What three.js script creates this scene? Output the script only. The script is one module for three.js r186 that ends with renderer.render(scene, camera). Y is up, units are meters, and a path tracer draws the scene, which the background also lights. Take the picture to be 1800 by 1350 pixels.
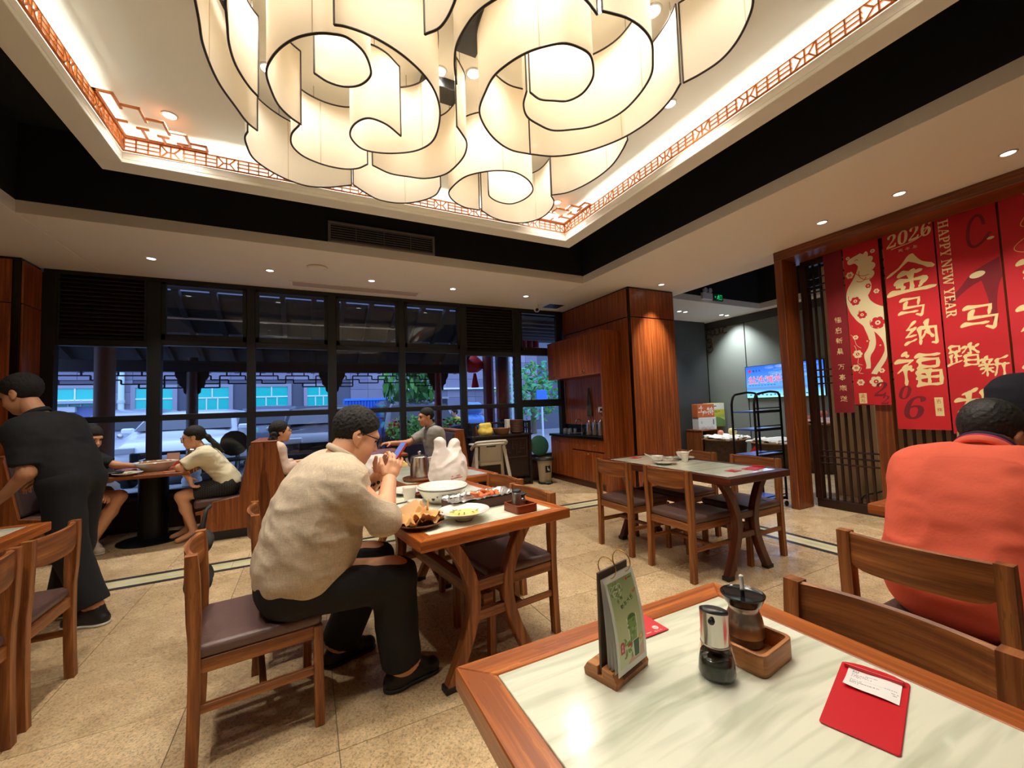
import * as THREE from 'three';
import { mergeGeometries } from 'three/addons/utils/BufferGeometryUtils.js';
import { RoundedBoxGeometry } from 'three/addons/geometries/RoundedBoxGeometry.js';
import { RectAreaLightUniformsLib } from 'three/addons/lights/RectAreaLightUniformsLib.js';

// ---------------------------------------------------------------- camera, sky, exposure
const scene = new THREE.Scene();
const renderer = new THREE.WebGLRenderer({ antialias: true });
renderer.toneMapping = THREE.LinearToneMapping;
renderer.toneMappingExposure = 1.2;
renderer.shadowMap.enabled = true;
RectAreaLightUniformsLib.init();
const camera = new THREE.PerspectiveCamera(2 * Math.atan(675 / 719.74) * 180 / Math.PI, 4 / 3, 0.05, 200);
{
  const yaw = 0.46432, pitch = 0.05523, roll = -0.03602, c = Math.cos, s = Math.sin;
  const f = new THREE.Vector3(s(yaw) * c(pitch), s(pitch), -c(yaw) * c(pitch)), r = new THREE.Vector3(c(yaw), 0, s(yaw));
  const u = new THREE.Vector3().crossVectors(r, f);
  camera.position.set(0, 1.3, 0);
  camera.up.copy(u.multiplyScalar(c(roll)).addScaledVector(r, -s(roll)));
  camera.lookAt(camera.position.clone().add(f));
}
scene.background = new THREE.Color().setRGB(0.95, 1.4, 2.7);   // overcast daylight, blue against the warm lamps inside
const NEUTRAL = [1, 0.92, 0.81], COVE = [0.86, 1, 0.97];

// ---------------------------------------------------------------- helpers
const V = (x, y, z) => new THREE.Vector3(x, y, z), PI = Math.PI;
let seed = 7;
const rnd = () => { seed = (seed * 16807) % 2147483647; return (seed - 1) / 2147483646; };
const rr = (a, b) => a + (b - a) * rnd();
const used = new Map();
const numbered = (n) => { const k = used.get(n) || 0; used.set(n, k + 1); return k ? n + '_' + String(k).padStart(3, '0') : n; };
function tag(o, label, category, group) { o.userData = { label, category }; if (group) o.userData.group = group; return o; }
function thing(name, label, category, p = [0, 0, 0], turn = 0, group) {
  const o = new THREE.Group(); o.name = numbered(name); scene.add(o); o.position.set(...p); o.rotation.y = turn; return tag(o, label, category, group);
}
function obj(name, geo, m, parent = scene) {
  const g = Array.isArray(geo) ? mg(geo) : geo, o = new THREE.Mesh(g, m); o.name = parent === scene ? numbered(name) : name;
  o.castShadow = o.receiveShadow = true; parent.add(o); return o;
}
function struct(name, geo, m) { const o = geo ? obj(name, geo, m) : new THREE.Group(); if (!geo) { o.name = numbered(name); scene.add(o); } o.userData = { kind: 'structure' }; return o; }
function dup(root, p, turn, label, group) {
  const r = root.clone(); r.name = numbered(root.name); r.userData = { ...root.userData }; scene.add(r); r.position.set(...p); r.rotation.y = turn;
  if (label) r.userData.label = label; if (group) r.userData.group = group; return r;
}
function mg(list) {
  return list.length === 1 ? list[0] : mergeGeometries(list.map((g) => {
    const q = g.index ? g.toNonIndexed() : g; for (const k of Object.keys(q.attributes)) if (!['position', 'normal', 'uv'].includes(k)) q.deleteAttribute(k);
    if (!q.attributes.uv) boxUV(q); return q;
  }));
}
// uv in metres: each face is unrolled along its flattest plane, the grain axis running along u
function boxUV(g, grain = 0, off = [0, 0]) {
  const p = g.attributes.position, n = g.attributes.normal, a = new Float32Array(p.count * 2), q = [0, 0, 0];
  for (let i = 0; i < p.count; i++) {
    q[0] = p.getX(i); q[1] = p.getY(i); q[2] = p.getZ(i);
    const nn = [Math.abs(n.getX(i)), Math.abs(n.getY(i)), Math.abs(n.getZ(i))], d = nn[0] >= nn[1] && nn[0] >= nn[2] ? 0 : nn[1] >= nn[2] ? 1 : 2;
    let [u, v] = [0, 1, 2].filter((k) => k !== d); if (v === grain) [u, v] = [v, u];
    a[i * 2] = q[u] + off[0]; a[i * 2 + 1] = q[v] + off[1];
  }
  g.setAttribute('uv', new THREE.BufferAttribute(a, 2)); return g;
}
const M4 = (x, y, z, rx = 0, ry = 0, rz = 0) => new THREE.Matrix4().makeRotationFromEuler(new THREE.Euler(rx, ry, rz)).setPosition(x, y, z);
const at = (g, x = 0, y = 0, z = 0, rx = 0, ry = 0, rz = 0) => g.applyMatrix4(M4(x, y, z, rx, ry, rz));
// box with chamfered edges, 44 triangles; o = { c: chamfer, g: grain axis, r: turn }
function cb(w, h, d, x = 0, y = 0, z = 0, o = {}) {
  const c = Math.min(o.c ?? 0.003, w * 0.45, h * 0.45, d * 0.45), s = [w / 2, h / 2, d / 2], pos = [];
  const vert = (ax, sx, sy, sz) => { const q = [sx * (s[0] - c), sy * (s[1] - c), sz * (s[2] - c)]; q[ax] = [sx, sy, sz][ax] * s[ax]; return q; };
  const tri = (a, b, e) => {
    const u = V(b[0] - a[0], b[1] - a[1], b[2] - a[2]), v = V(e[0] - a[0], e[1] - a[1], e[2] - a[2]), n = u.cross(v);
    if (n.x * (a[0] + b[0] + e[0]) + n.y * (a[1] + b[1] + e[1]) + n.z * (a[2] + b[2] + e[2]) < 0) pos.push(...a, ...e, ...b); else pos.push(...a, ...b, ...e);
  };
  const quad = (a, b, e, f) => { tri(a, b, e); tri(a, e, f); };
  for (let ax = 0; ax < 3; ax++) for (const k of [-1, 1]) {
    const S = (i, j) => { const q = [0, 0, 0]; q[ax] = k; q[(ax + 1) % 3] = i; q[(ax + 2) % 3] = j; return vert(ax, ...q); };
    quad(S(-1, -1), S(1, -1), S(1, 1), S(-1, 1));
  }
  for (let ax = 0; ax < 3; ax++) for (const i of [-1, 1]) for (const j of [-1, 1]) {
    const A = (ax + 1) % 3, B = (ax + 2) % 3, S = (e, f) => { const q = [0, 0, 0]; q[ax] = e; q[A] = i; q[B] = j; return vert(f, ...q); };
    quad(S(-1, A), S(1, A), S(1, B), S(-1, B));
  }
  for (const i of [-1, 1]) for (const j of [-1, 1]) for (const k of [-1, 1]) tri(vert(0, i, j, k), vert(1, i, j, k), vert(2, i, j, k));
  const g = new THREE.BufferGeometry(); g.setAttribute('position', new THREE.Float32BufferAttribute(pos, 3)); g.computeVertexNormals();
  boxUV(g, o.g ?? (w >= h && w >= d ? 0 : h >= d ? 1 : 2), [rnd() * 3, rnd() * 3]);
  return at(g, x, y, z, ...(o.r ?? [0, 0, 0]));
}
const box = (x0, x1, y0, y1, z0, z1, o) => cb(x1 - x0, y1 - y0, z1 - z0, (x0 + x1) / 2, (y0 + y1) / 2, (z0 + z1) / 2, o);   // by its limits
const rbox = (w, h, d, r, x = 0, y = 0, z = 0, rx = 0, ry = 0, rz = 0, s = 3) => { const g = new RoundedBoxGeometry(w, h, d, s, r).toNonIndexed(); boxUV(g); return at(g, x, y, z, rx, ry, rz); };
const lathe = (pts, seg = 32, x = 0, y = 0, z = 0) => { const g = new THREE.LatheGeometry(pts.map((p) => new THREE.Vector2(p[0], p[1])), seg); return at(g, x, y, z); };
const cyl = (r0, r1, h, seg, x = 0, y = 0, z = 0, rx = 0, ry = 0, rz = 0) => at(new THREE.CylinderGeometry(r0, r1, h, seg), x, y, z, rx, ry, rz);
const ball = (r, x, y, z, sx = 1, sy = 1, sz = 1, n = 16) => at(new THREE.SphereGeometry(r, n, Math.ceil(n * 0.7)).applyMatrix4(new THREE.Matrix4().makeScale(sx, sy, sz)), x, y, z);
const tube = (pts, r, seg = 24, rad = 8, closed = false, tension = 0.5) => { const g = new THREE.TubeGeometry(new THREE.CatmullRomCurve3(pts.map((p) => V(...p)), closed, 'catmullrom', tension), seg, r, rad, closed); return g; };
const rod = (a, b, r, n = 8, r2 = r) => { const A = V(...a), B = V(...b), d = B.clone().sub(A), g = new THREE.CylinderGeometry(r2, r, d.length(), n); g.applyQuaternion(new THREE.Quaternion().setFromUnitVectors(V(0, 1, 0), d.clone().normalize())); const m = A.add(B).multiplyScalar(0.5); return g.translate(m.x, m.y, m.z); };
// square bar between two points: w across, h in the other direction
function bar(a, b, w, h, o = {}) {
  const A = V(...a), B = V(...b), d = B.clone().sub(A), L = d.length(), g = cb(w, L, h, 0, 0, 0, { c: o.c ?? 0.003, g: 1 });
  const y = d.normalize(), ref = Math.abs(y.y) > 0.9 ? V(1, 0, 0) : V(0, 1, 0), z = V().crossVectors(ref, y).normalize(), x = V().crossVectors(y, z);
  if (o.z) { z.set(...o.z); x.crossVectors(y, z).normalize(); z.crossVectors(x, y); }
  const m = new THREE.Matrix4().makeBasis(x, y, z); const c = A.add(B).multiplyScalar(0.5); m.setPosition(c); return g.applyMatrix4(m);
}
// outline (x, y) pushed along z, centred on z = 0
function ext(pts, depth, bevel = 0.003, o = {}) {
  const sh = Array.isArray(pts) ? new THREE.Shape(pts.map((p) => new THREE.Vector2(p[0], p[1]))) : pts;
  const g = new THREE.ExtrudeGeometry(sh, { depth: depth - 2 * bevel, bevelEnabled: bevel > 0, bevelThickness: bevel, bevelSize: bevel, bevelOffset: -bevel, bevelSegments: o.bs ?? 1, curveSegments: o.cs ?? 8, steps: 1 });
  g.translate(0, 0, -depth / 2 + bevel); boxUV(g, o.g ?? 0, [rnd() * 3, rnd() * 3]); return g;
}
function spline(pts, n, closed = false) { return new THREE.CatmullRomCurve3(pts.map((p) => V(p[0], p[1], p[2] || 0)), closed).getPoints(n).map((p) => [p.x, p.y, p.z]); }
// band of constant thickness round a centre line in the xy plane
function band(line, w) {
  const L = [], R = [];
  line.forEach((p, i) => { const a = line[Math.max(0, i - 1)], b = line[Math.min(line.length - 1, i + 1)], d = Math.hypot(b[0] - a[0], b[1] - a[1]) || 1, nx = -(b[1] - a[1]) / d, ny = (b[0] - a[0]) / d, k = (typeof w === 'function' ? w(i / (line.length - 1)) : w) / 2; L.push([p[0] + nx * k, p[1] + ny * k]); R.push([p[0] - nx * k, p[1] - ny * k]); });
  return [...L, ...R.reverse()];
}
// ---------------------------------------------------------------- noise and textures
const hash = (x, y, s) => { let h = Math.imul(x, 374761393) + Math.imul(y, 668265263) + Math.imul(s, 1442695041) | 0; h = Math.imul(h ^ (h >>> 13), 1274126177); return ((h ^ (h >>> 16)) >>> 0) / 4294967296; };
const sm = (t) => t * t * (3 - 2 * t), mix = (a, b, t) => a + (b - a) * t, clamp = (x, a = 0, b = 1) => Math.min(b, Math.max(a, x));
function pn(x, y, px, py, s = 0) {
  const X = Math.floor(x), Y = Math.floor(y), u = sm(x - X), v = sm(y - Y), w = (a, m) => ((a % m) + m) % m;
  const x0 = w(X, px), x1 = w(X + 1, px), y0 = w(Y, py), y1 = w(Y + 1, py);
  return mix(mix(hash(x0, y0, s), hash(x1, y0, s), u), mix(hash(x0, y1, s), hash(x1, y1, s), u), v);
}
function fbm(u, v, fu, fv, oct = 4, s = 0) { let a = 0, k = 0.5, n = 0; for (let i = 0; i < oct; i++) { a += k * pn(u * fu, v * fv, fu, fv, s + i * 17); n += k; fu *= 2; fv *= 2; k *= 0.5; } return a / n; }
function noise3(x, y, z, s = 0) {
  const X = Math.floor(x), Y = Math.floor(y), Z = Math.floor(z), u = sm(x - X), v = sm(y - Y), w = sm(z - Z), h = (i, j, k) => hash(X + i, (Y + j) * 131 + (Z + k) * 7919, s);
  return mix(mix(mix(h(0, 0, 0), h(1, 0, 0), u), mix(h(0, 1, 0), h(1, 1, 0), u), v), mix(mix(h(0, 0, 1), h(1, 0, 1), u), mix(h(0, 1, 1), h(1, 1, 1), u), v), w);
}
function tex(w, h, fn, o = {}) {
  const d = new Uint8Array(w * h * 4);
  for (let y = 0; y < h; y++) for (let x = 0; x < w; x++) { const c = fn((x + 0.5) / w, (y + 0.5) / h), i = (y * w + x) * 4; for (let k = 0; k < 3; k++) d[i + k] = clamp(Array.isArray(c) ? c[k] : c, 0, 255); d[i + 3] = 255; }
  const t = new THREE.DataTexture(d, w, h, THREE.RGBAFormat); t.wrapS = t.wrapT = THREE.RepeatWrapping; t.magFilter = THREE.LinearFilter; t.minFilter = THREE.LinearFilter;
  if (!o.data) t.colorSpace = THREE.SRGBColorSpace; if (o.size) t.repeat.set(1 / o.size[0], 1 / o.size[1]); t.needsUpdate = true; return t;
}
const mixc = (a, b, t) => [mix(a[0], b[0], t), mix(a[1], b[1], t), mix(a[2], b[2], t)];
const rgb = (r, g, b) => new THREE.Color().setRGB(r / 255, g / 255, b / 255, THREE.SRGBColorSpace);
function mat(c, rough = 0.6, o = {}) {
  const P = ['clearcoat', 'transmission', 'sheen', 'ior', 'attenuationColor', 'specularIntensity', 'anisotropy'].some((k) => k in o);
  return new (P ? THREE.MeshPhysicalMaterial : THREE.MeshStandardMaterial)({ color: Array.isArray(c) ? rgb(...c) : new THREE.Color(c), roughness: rough, ...o });
}
const white = '#ffffff';
function woodTex(dark, mid, light, s, o = {}) {
  const fu = o.fu ?? 3, fv = o.fv ?? 26;
  return tex(512, 512, (u, v) => {
    const warp = (fbm(u, v, fu, 6, 3, s) - 0.5) * (o.warp ?? 0.35), a = fbm(u, v + warp * 0.12, fu, fv, 3, s + 5), b = fbm(u, v, 6, 128, 2, s + 9), ring = 0.5 + 0.5 * Math.sin((v * (o.rings ?? 9) + warp * (o.wr ?? 5)) * 2 * PI);
    let t = a * 0.75 + ring * (o.ring ?? 0.18) + (b - 0.5) * 0.35; t = clamp((t - 0.28) * 1.6);
    const pore = b > 0.66 && pn(u * 40, v * 200, 40, 200, s + 3) > 0.62 ? 0.82 : 1, c = t < 0.5 ? mixc(dark, mid, t * 2) : mixc(mid, light, t * 2 - 1);
    return c.map((k) => k * pore);
  }, { size: o.size ?? [1.1, 0.42] });
}
const fine = tex(256, 256, (u, v) => 128 + (fbm(u, v, 32, 32, 3, 77) - 0.5) * 180, { data: true, size: [0.25, 0.25] });
const MT = {};
const oakT = woodTex([112, 62, 26], [152, 92, 44], [182, 118, 62], 11), rimT = woodTex([146, 74, 24], [190, 106, 42], [216, 138, 62], 23, { fv: 34, ring: 0.1 }), venT = woodTex([124, 58, 22], [170, 90, 38], [198, 114, 54], 31, { fv: 44, ring: 0.05, warp: 0.15, size: [1.6, 0.6] });
MT.oak = mat(white, 0.48, { map: oakT }); MT.rim = mat(white, 0.34, { map: rimT, clearcoat: 0.35, clearcoatRoughness: 0.25 });
MT.veneer = mat(white, 0.36, { map: venT, clearcoat: 0.25, clearcoatRoughness: 0.3 });
MT.booth = mat(white, 0.45, { map: woodTex([122, 62, 24], [150, 84, 36], [170, 100, 48], 41) });
MT.dark = mat(white, 0.42, { map: woodTex([34, 14, 8], [52, 22, 12], [70, 32, 16], 51, { fv: 30 }) });
MT.beam = mat(white, 0.4, { map: woodTex([104, 52, 20], [144, 76, 32], [170, 98, 46], 55, { fv: 30, ring: 0.06, size: [1.6, 0.5] }) });
MT.tabled = mat(white, 0.36, { map: woodTex([62, 26, 14], [92, 40, 20], [120, 58, 28], 61) });
MT.ebony = mat([34, 20, 16], 0.45, { bumpMap: fine, bumpScale: 0.0006 });
MT.black = mat([22, 24, 25], 0.5); MT.blackgloss = mat([12, 13, 15], 0.22); MT.blackmetal = mat([20, 20, 22], 0.4, { metalness: 0.5 });
MT.frame = mat([36, 37, 38], 0.45, { metalness: 0.3 });
MT.steel = mat([200, 196, 190], 0.22, { metalness: 1 }); MT.brush = mat([176, 172, 166], 0.34, { metalness: 1 }); MT.tan = mat(white, 0.42, { map: woodTex([156, 96, 50], [194, 130, 74], [216, 154, 96], 71) }); MT.brass = mat([196, 160, 96], 0.28, { metalness: 1 });
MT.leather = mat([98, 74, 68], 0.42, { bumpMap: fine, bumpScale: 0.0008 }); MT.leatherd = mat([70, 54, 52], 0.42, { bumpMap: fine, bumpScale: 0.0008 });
MT.ceil = mat([238, 231, 218], 0.9); MT.tray = mat([236, 232, 220], 0.9); MT.trayblack = mat([16, 19, 20], 0.85);
MT.porcelain = mat([240, 236, 224], 0.16, { clearcoat: 0.6, clearcoatRoughness: 0.08 }); MT.whiteplastic = mat([230, 228, 222], 0.4);
MT.glass = new THREE.MeshPhysicalMaterial({ color: 0xffffff, roughness: 0.02, transmission: 1, thickness: 0, ior: 1.5 });
MT.marble = mat(white, 0.16, { clearcoat: 0.5, clearcoatRoughness: 0.06, map: tex(1024, 1024, (u, v) => {
  const w = fbm(u, v, 3, 5, 4, 3), a = fbm(u + w * 0.12, v + w * 0.06, 3, 34, 4, 9), b = fbm(u + w * 0.1, v, 5, 60, 3, 14), t = clamp((a - 0.54) * 4.2) * 0.75 + clamp((b - 0.6) * 4) * 0.5, sft = fbm(u, v, 4, 8, 3, 21);
  return mixc(mixc([244, 245, 228], [232, 237, 214], sft), [164, 174, 146], clamp(t) * 0.5);
}, { size: [1.3, 0.9] }) });

// ================================================================ the room
// floor: granite tiles of 60 cm, a double dark border line with pale marble between
{
  const gr = tex(512, 512, (u, v) => {
    const a = fbm(u, v, 6, 6, 4, 101), b = pn(u * 240, v * 240, 240, 240, 5), c = fbm(u, v, 95, 95, 2, 8), base = mixc([196, 170, 132], [226, 204, 166], clamp(a * 1.3 - 0.1)), t = c > 0.62 && b > 0.5 ? 0.76 : c < 0.36 ? 1.06 : 0.96 + b * 0.06;
    return base.map((k) => k * t);
  }, { size: [0.6, 0.6] });
  const rg = tex(256, 256, (u, v) => 255 * clamp(0.38 + (fbm(u, v, 5, 5, 4, 31) - 0.5) * 0.5 + (pn(u * 90, v * 90, 90, 90, 4) - 0.5) * 0.25), { data: true, size: [1.2, 1.2] });
  const tm = [[255, 250, 244], [246, 240, 230], [236, 230, 222]].map((c) => mat(c, 1, { map: gr, roughnessMap: rg, bumpMap: fine, bumpScale: 0.0004 }));
  const marb = mat([236, 226, 200], 0.3, { map: MT.marble.map }), dk = mat([52, 50, 48], 0.34);
  const fl = struct('floor', box(-4.3, 8.4, -0.14, -0.005, -6.5, 3.3, { c: 0 }), mat([120, 104, 84], 0.8));
  const vs = [0, 1, 2, 3, 4].map(() => at(cb(0.5968, 0.02, 0.5968, 0, 0, 0, { c: 0.0015 }), 0, -0.01, 0)), cut = (w, d) => at(cb(w, 0.02, d, 0, 0, 0, { c: 0.0015 }), 0, -0.01, 0);
  const lay = (x0, x1, z0, z1) => {
    for (let i = -6; i < 18; i++) for (let k = -7; k < 9; k++) {
      const a = Math.max(x0, -1.1 + i * 0.6), b = Math.min(x1, -1.1 + (i + 1) * 0.6), c = Math.max(z0, -3 + k * 0.6), d = Math.min(z1, -3 + (k + 1) * 0.6);
      if (b - a < 0.02 || d - c < 0.02) continue;
      const full = b - a > 0.59 && d - c > 0.59, t = obj('tile', full ? vs[Math.floor(rnd() * 5)] : cut(b - a - 0.0024, d - c - 0.0024), tm[Math.floor(rnd() * 3)], fl);
      t.position.set((a + b) / 2, 0, (c + d) / 2); if (full) t.rotation.y = Math.floor(rnd() * 4) * PI / 2;
    }
  };
  lay(-4.2, 3.84, -4.28, 1.2); lay(-4.2, 4.12, -6.35, -4.57); lay(4.12, 8.2, -6.35, 1.2);
  const strip = (x0, x1, z0, z1, m) => obj('border_strip', box(x0, x1, -0.02, 0, z0, z1, { c: 0.001 }), m, fl);
  strip(-4.2, 4.118, -4.568, -4.512, dk); strip(-4.2, 3.9, -4.338, -4.282, dk); strip(4.062, 4.118, -4.51, 1.2, dk); strip(3.842, 3.898, -4.28, 1.2, dk);
  for (let x = -4.2; x < 3.9; x += 0.9) strip(x, Math.min(x + 0.898, 4.06), -4.51, -4.34, marb);
  for (let z = -4.336; z < 1.2; z += 0.9) strip(3.9, 4.06, z, Math.min(z + 0.898, 1.2), marb);
}
const HC = 3.03, TX0 = -2.126, TX1 = 3.563, TZ0 = -4.705, TZ1 = 0.705;
{
  // ceiling slab round the tray opening, the black void above, the hanging inner frame and its lit ceiling
  const c = struct('ceiling', [box(-4.4, TX0, HC, 3.14, -6.5, 3.3), box(TX1, 5.44, HC, 3.14, -6.5, 3.3), box(TX0, TX1, HC, 3.14, -6.5, TZ0), box(TX0, TX1, HC, 3.14, TZ1, 3.3)], MT.ceil);
  obj('dark_upstand', [box(TX0 - 0.05, TX0, 3.14, 3.8, TZ0 - 0.05, TZ1), box(TX1, TX1 + 0.05, 3.14, 3.8, TZ0 - 0.05, TZ1), box(TX0, TX1, 3.14, 3.8, TZ0 - 0.05, TZ0), box(TX0, TX1, 3.14, 3.8, TZ1, TZ1 + 0.05), box(TX0 - 0.05, TX1 + 0.05, 3.8, 3.86, TZ0 - 0.05, TZ1 + 0.05)], MT.trayblack, c);
  obj('roof_deck', box(-4.6, 9, 3.9, 4.05, -6.6, 3.5, { c: 0 }), MT.black, c);
  const X0 = -1.325, X1 = 2.762, Z0 = -3.89, Z1 = -0.11, w = 0.16;
  obj('tray_frame', [box(X0, X1, 3.134, 3.16, Z0, Z0 + w), box(X0, X1, 3.134, 3.16, Z1 - w, Z1), box(X0, X0 + w, 3.134, 3.16, Z0 + w, Z1 - w), box(X1 - w, X1, 3.134, 3.16, Z0 + w, Z1 - w),
    box(X0 + w - 0.02, X1 - w + 0.02, 3.16, 3.215, Z0 + w - 0.02, Z0 + w), box(X0 + w - 0.02, X1 - w + 0.02, 3.16, 3.215, Z1 - w, Z1 - w + 0.02), box(X0 + w - 0.02, X0 + w, 3.16, 3.215, Z0 + w, Z1 - w), box(X1 - w, X1 - w + 0.02, 3.16, 3.215, Z0 + w, Z1 - w),
    box(X0, X1, 3.16, 3.44, Z0, Z0 + 0.02), box(X0, X1, 3.16, 3.44, Z1 - 0.02, Z1), box(X0, X0 + 0.02, 3.16, 3.44, Z0 + 0.02, Z1 - 0.02), box(X1 - 0.02, X1, 3.16, 3.44, Z0 + 0.02, Z1 - 0.02)], MT.tray, c);
  obj('tray_ceiling', box(X0, X1, 3.4, 3.46, Z0, Z1), MT.tray, c);
  // cove light: four hidden tubes in the trough behind the lattice
  const glow = mat([255, 255, 255], 0.6, { emissive: new THREE.Color(...COVE), emissiveIntensity: 3 });
  const coveTube = (x, z, len, turn) => {
    const t = thing('cove_light', 'hidden white tube light in the ceiling trough behind the orange lattice', 'light', [x, 3.2, z], turn, 'tube lights in the ceiling trough');
    obj('tube', cyl(0.012, 0.012, len, 10, 0, 0, 0, 0, 0, PI / 2), glow, t); obj('batten', box(-len / 2, len / 2, -0.04, -0.014, -0.015, 0.015), MT.whiteplastic, t);
    const l = new THREE.RectAreaLight(new THREE.Color(...COVE), 9, len, 0.05); l.position.set(0, 0.015, 0); l.rotation.x = PI / 2; t.add(l); l.castShadow = true;
  };
  const mx = (X0 + X1) / 2, mz = (Z0 + Z1) / 2; coveTube(mx, Z0 + 0.07, X1 - X0 - 0.3, 0); coveTube(mx, Z1 - 0.07, X1 - X0 - 0.3, 0); coveTube(X0 + 0.07, mz, Z1 - Z0 - 0.3, PI / 2); coveTube(X1 - 0.07, mz, Z1 - Z0 - 0.3, PI / 2);
  // orange lattice: a fret band standing on the rim, stepped fretwork brackets in the corners
  const om = mat([208, 116, 50], 0.45), y0 = 3.216, y1 = 3.312;
  const fret = (len) => {
    const g = [], n = Math.round(len / 0.33), u = len / n, B = (x0, x1, a, b) => g.push(box(x0, x1, a, b, -0.007, 0.007, { c: 0.0015 }));
    B(0, len, y0, y0 + 0.009); B(0, len, y1 - 0.009, y1); B(0, 0.012, y0, y1); B(len - 0.012, len, y0, y1);
    for (let i = 0; i < n; i++) {
      const s = i * u, d = u * 0.62; for (const k of [0.02, 0.34, 0.66, 0.98]) B(s + d * k, s + d * k + 0.008, y0, y1);
      for (const k of [0.36, 0.66]) B(s, s + d, mix(y0, y1, k) - 0.004, mix(y0, y1, k) + 0.004);
      for (const [a, b, e, f] of [[0.62, 0, 0.74, 0.5], [0.74, 0.5, 0.62, 1], [0.98, 0, 0.86, 0.5], [0.86, 0.5, 0.98, 1]]) g.push(bar([s + u * a, mix(y0, y1, b), 0], [s + u * e, mix(y0, y1, f), 0], 0.009, 0.014));
      B(s + u * 0.74, s + u * 0.86, mix(y0, y1, 0.5) - 0.004, mix(y0, y1, 0.5) + 0.004); B(s + u * 0.8 - 0.004, s + u * 0.8 + 0.004, y0, y1);
    }
    return g;
  };
  const lt = thing('ceiling_lattice', 'orange wooden fret lattice standing round the lit ceiling tray', 'lattice', [0, 0, 0]);
  const L1 = X1 - X0 - 2 * w, L2 = Z1 - Z0 - 2 * w, put = (x, z, a, L) => { const o = obj('fret_panel', fret(L), om, lt); o.position.set(x, 0, z); o.rotation.y = a; };
  put(X0 + w, Z0 + w + 0.008, 0, L1); put(X0 + w, Z1 - w - 0.008, 0, L1); put(X0 + w + 0.008, Z1 - w, PI / 2, L2); put(X1 - w - 0.008, Z1 - w, PI / 2, L2);
  const bracket = () => {
    const c = 0.1, g = [], B = (x0, x1, z0, z1) => g.push(box(x0, x1, y1, y1 + 0.014, z0, z1, { c: 0.002 })), k = 0.016;
    B(-k / 2, 5 * c, -k / 2, 0.03); B(-k / 2, 0.03, 0.03, 5 * c);
    for (let i = 0; i < 5; i++) { const r = (4 - i) * c + c; B(i * c + c - k / 2, i * c + c + k / 2, Math.max(0.03, r - c * 1.5), r); B(Math.max(0, i * c), i * c + c, r - k, r); if (i < 4) B(i * c + 0.02, i * c + c * 0.9, (r - c) * 0.5, (r - c) * 0.5 + k); if (i > 0 && i < 4) B(i * c + c * 0.4, i * c + c * 0.4 + k, 0.03, (r - c) * 0.5); }
    return g;
  };
  for (const [x, z, a] of [[X0 + w, Z0 + w, 0], [X1 - w, Z0 + w, -PI / 2], [X1 - w, Z1 - w, PI], [X0 + w, Z1 - w, PI / 2]]) { const o = obj('corner_bracket', bracket(), om, lt); o.position.set(x, 0, z); o.rotation.y = a; }
  // ceiling fittings
  const v = thing('air_vent', 'long grey air outlet grille in the black upstand of the ceiling tray', 'vent', [0.795, 3.255, TZ0 + 0.006]);
  obj('frame', [box(-0.585, 0.585, 0.09, 0.115, -0.01, 0.012), box(-0.585, 0.585, -0.115, -0.09, -0.01, 0.012), box(-0.585, -0.558, -0.09, 0.09, -0.01, 0.012), box(0.558, 0.585, -0.09, 0.09, -0.01, 0.012)], mat([120, 112, 104], 0.6), v);
  for (let i = 0; i < 7; i++) obj('blade', box(-0.558, 0.558, -0.079 + i * 0.0262 - 0.004, -0.079 + i * 0.0262 + 0.004, -0.004, 0.008, { c: 0.001 }), mat([96, 92, 90], 0.5), v);
  for (const x of [-0.3, 0, 0.3]) obj('crossbar', box(x - 0.005, x + 0.005, -0.09, 0.09, -0.006, 0.006), mat([96, 92, 90], 0.5), v);
  const sm_ = thing('round_cover', 'round off-white cover plate screwed under the beige ceiling', 'cover plate', [0.118, HC, -5.27]);
  obj('plate', lathe([[0, -0.028], [0.09, -0.028], [0.108, -0.02], [0.114, 0], [0, 0]], 40), MT.ceil, sm_);
  const ap = thing('access_panel', 'long flush access panel in the ceiling in front of the windows', 'panel', [0.66, HC, -6.03]);
  obj('frame', [box(-0.86, 0.86, -0.008, 0, -0.13, -0.105), box(-0.86, 0.86, -0.008, 0, 0.105, 0.13), box(-0.86, -0.83, -0.008, 0, -0.105, 0.105), box(0.83, 0.86, -0.008, 0, -0.105, 0.105)], MT.ceil, ap); obj('lid', box(-0.825, 0.825, -0.004, 0, -0.1, 0.1), mat([196, 176, 160], 0.85), ap);
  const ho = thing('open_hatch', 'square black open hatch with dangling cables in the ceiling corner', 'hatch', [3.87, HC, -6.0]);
  obj('shade_sheet', box(-0.15, 0.15, -0.003, -0.001, -0.13, 0.13, { c: 0 }), MT.black, ho); obj('cable', [tube([[-0.1, 0, 0], [-0.12, -0.04, 0.02], [-0.2, -0.03, 0.04]], 0.005, 12, 5)], MT.blackmetal, ho);  // flat black sheet under the ceiling paints the darkness inside the hatch
  const cc = thing('security_camera', 'small white dome security camera hanging beside the open hatch', 'camera', [3.52, HC, -5.98]);
  obj('mount', cyl(0.03, 0.035, 0.06, 20, 0, -0.03, 0), MT.whiteplastic, cc); obj('head', ball(0.05, 0, -0.085, 0), MT.whiteplastic, cc); obj('lens', ball(0.03, -0.012, -0.1, 0.028), MT.blackgloss, cc);
}
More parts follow.
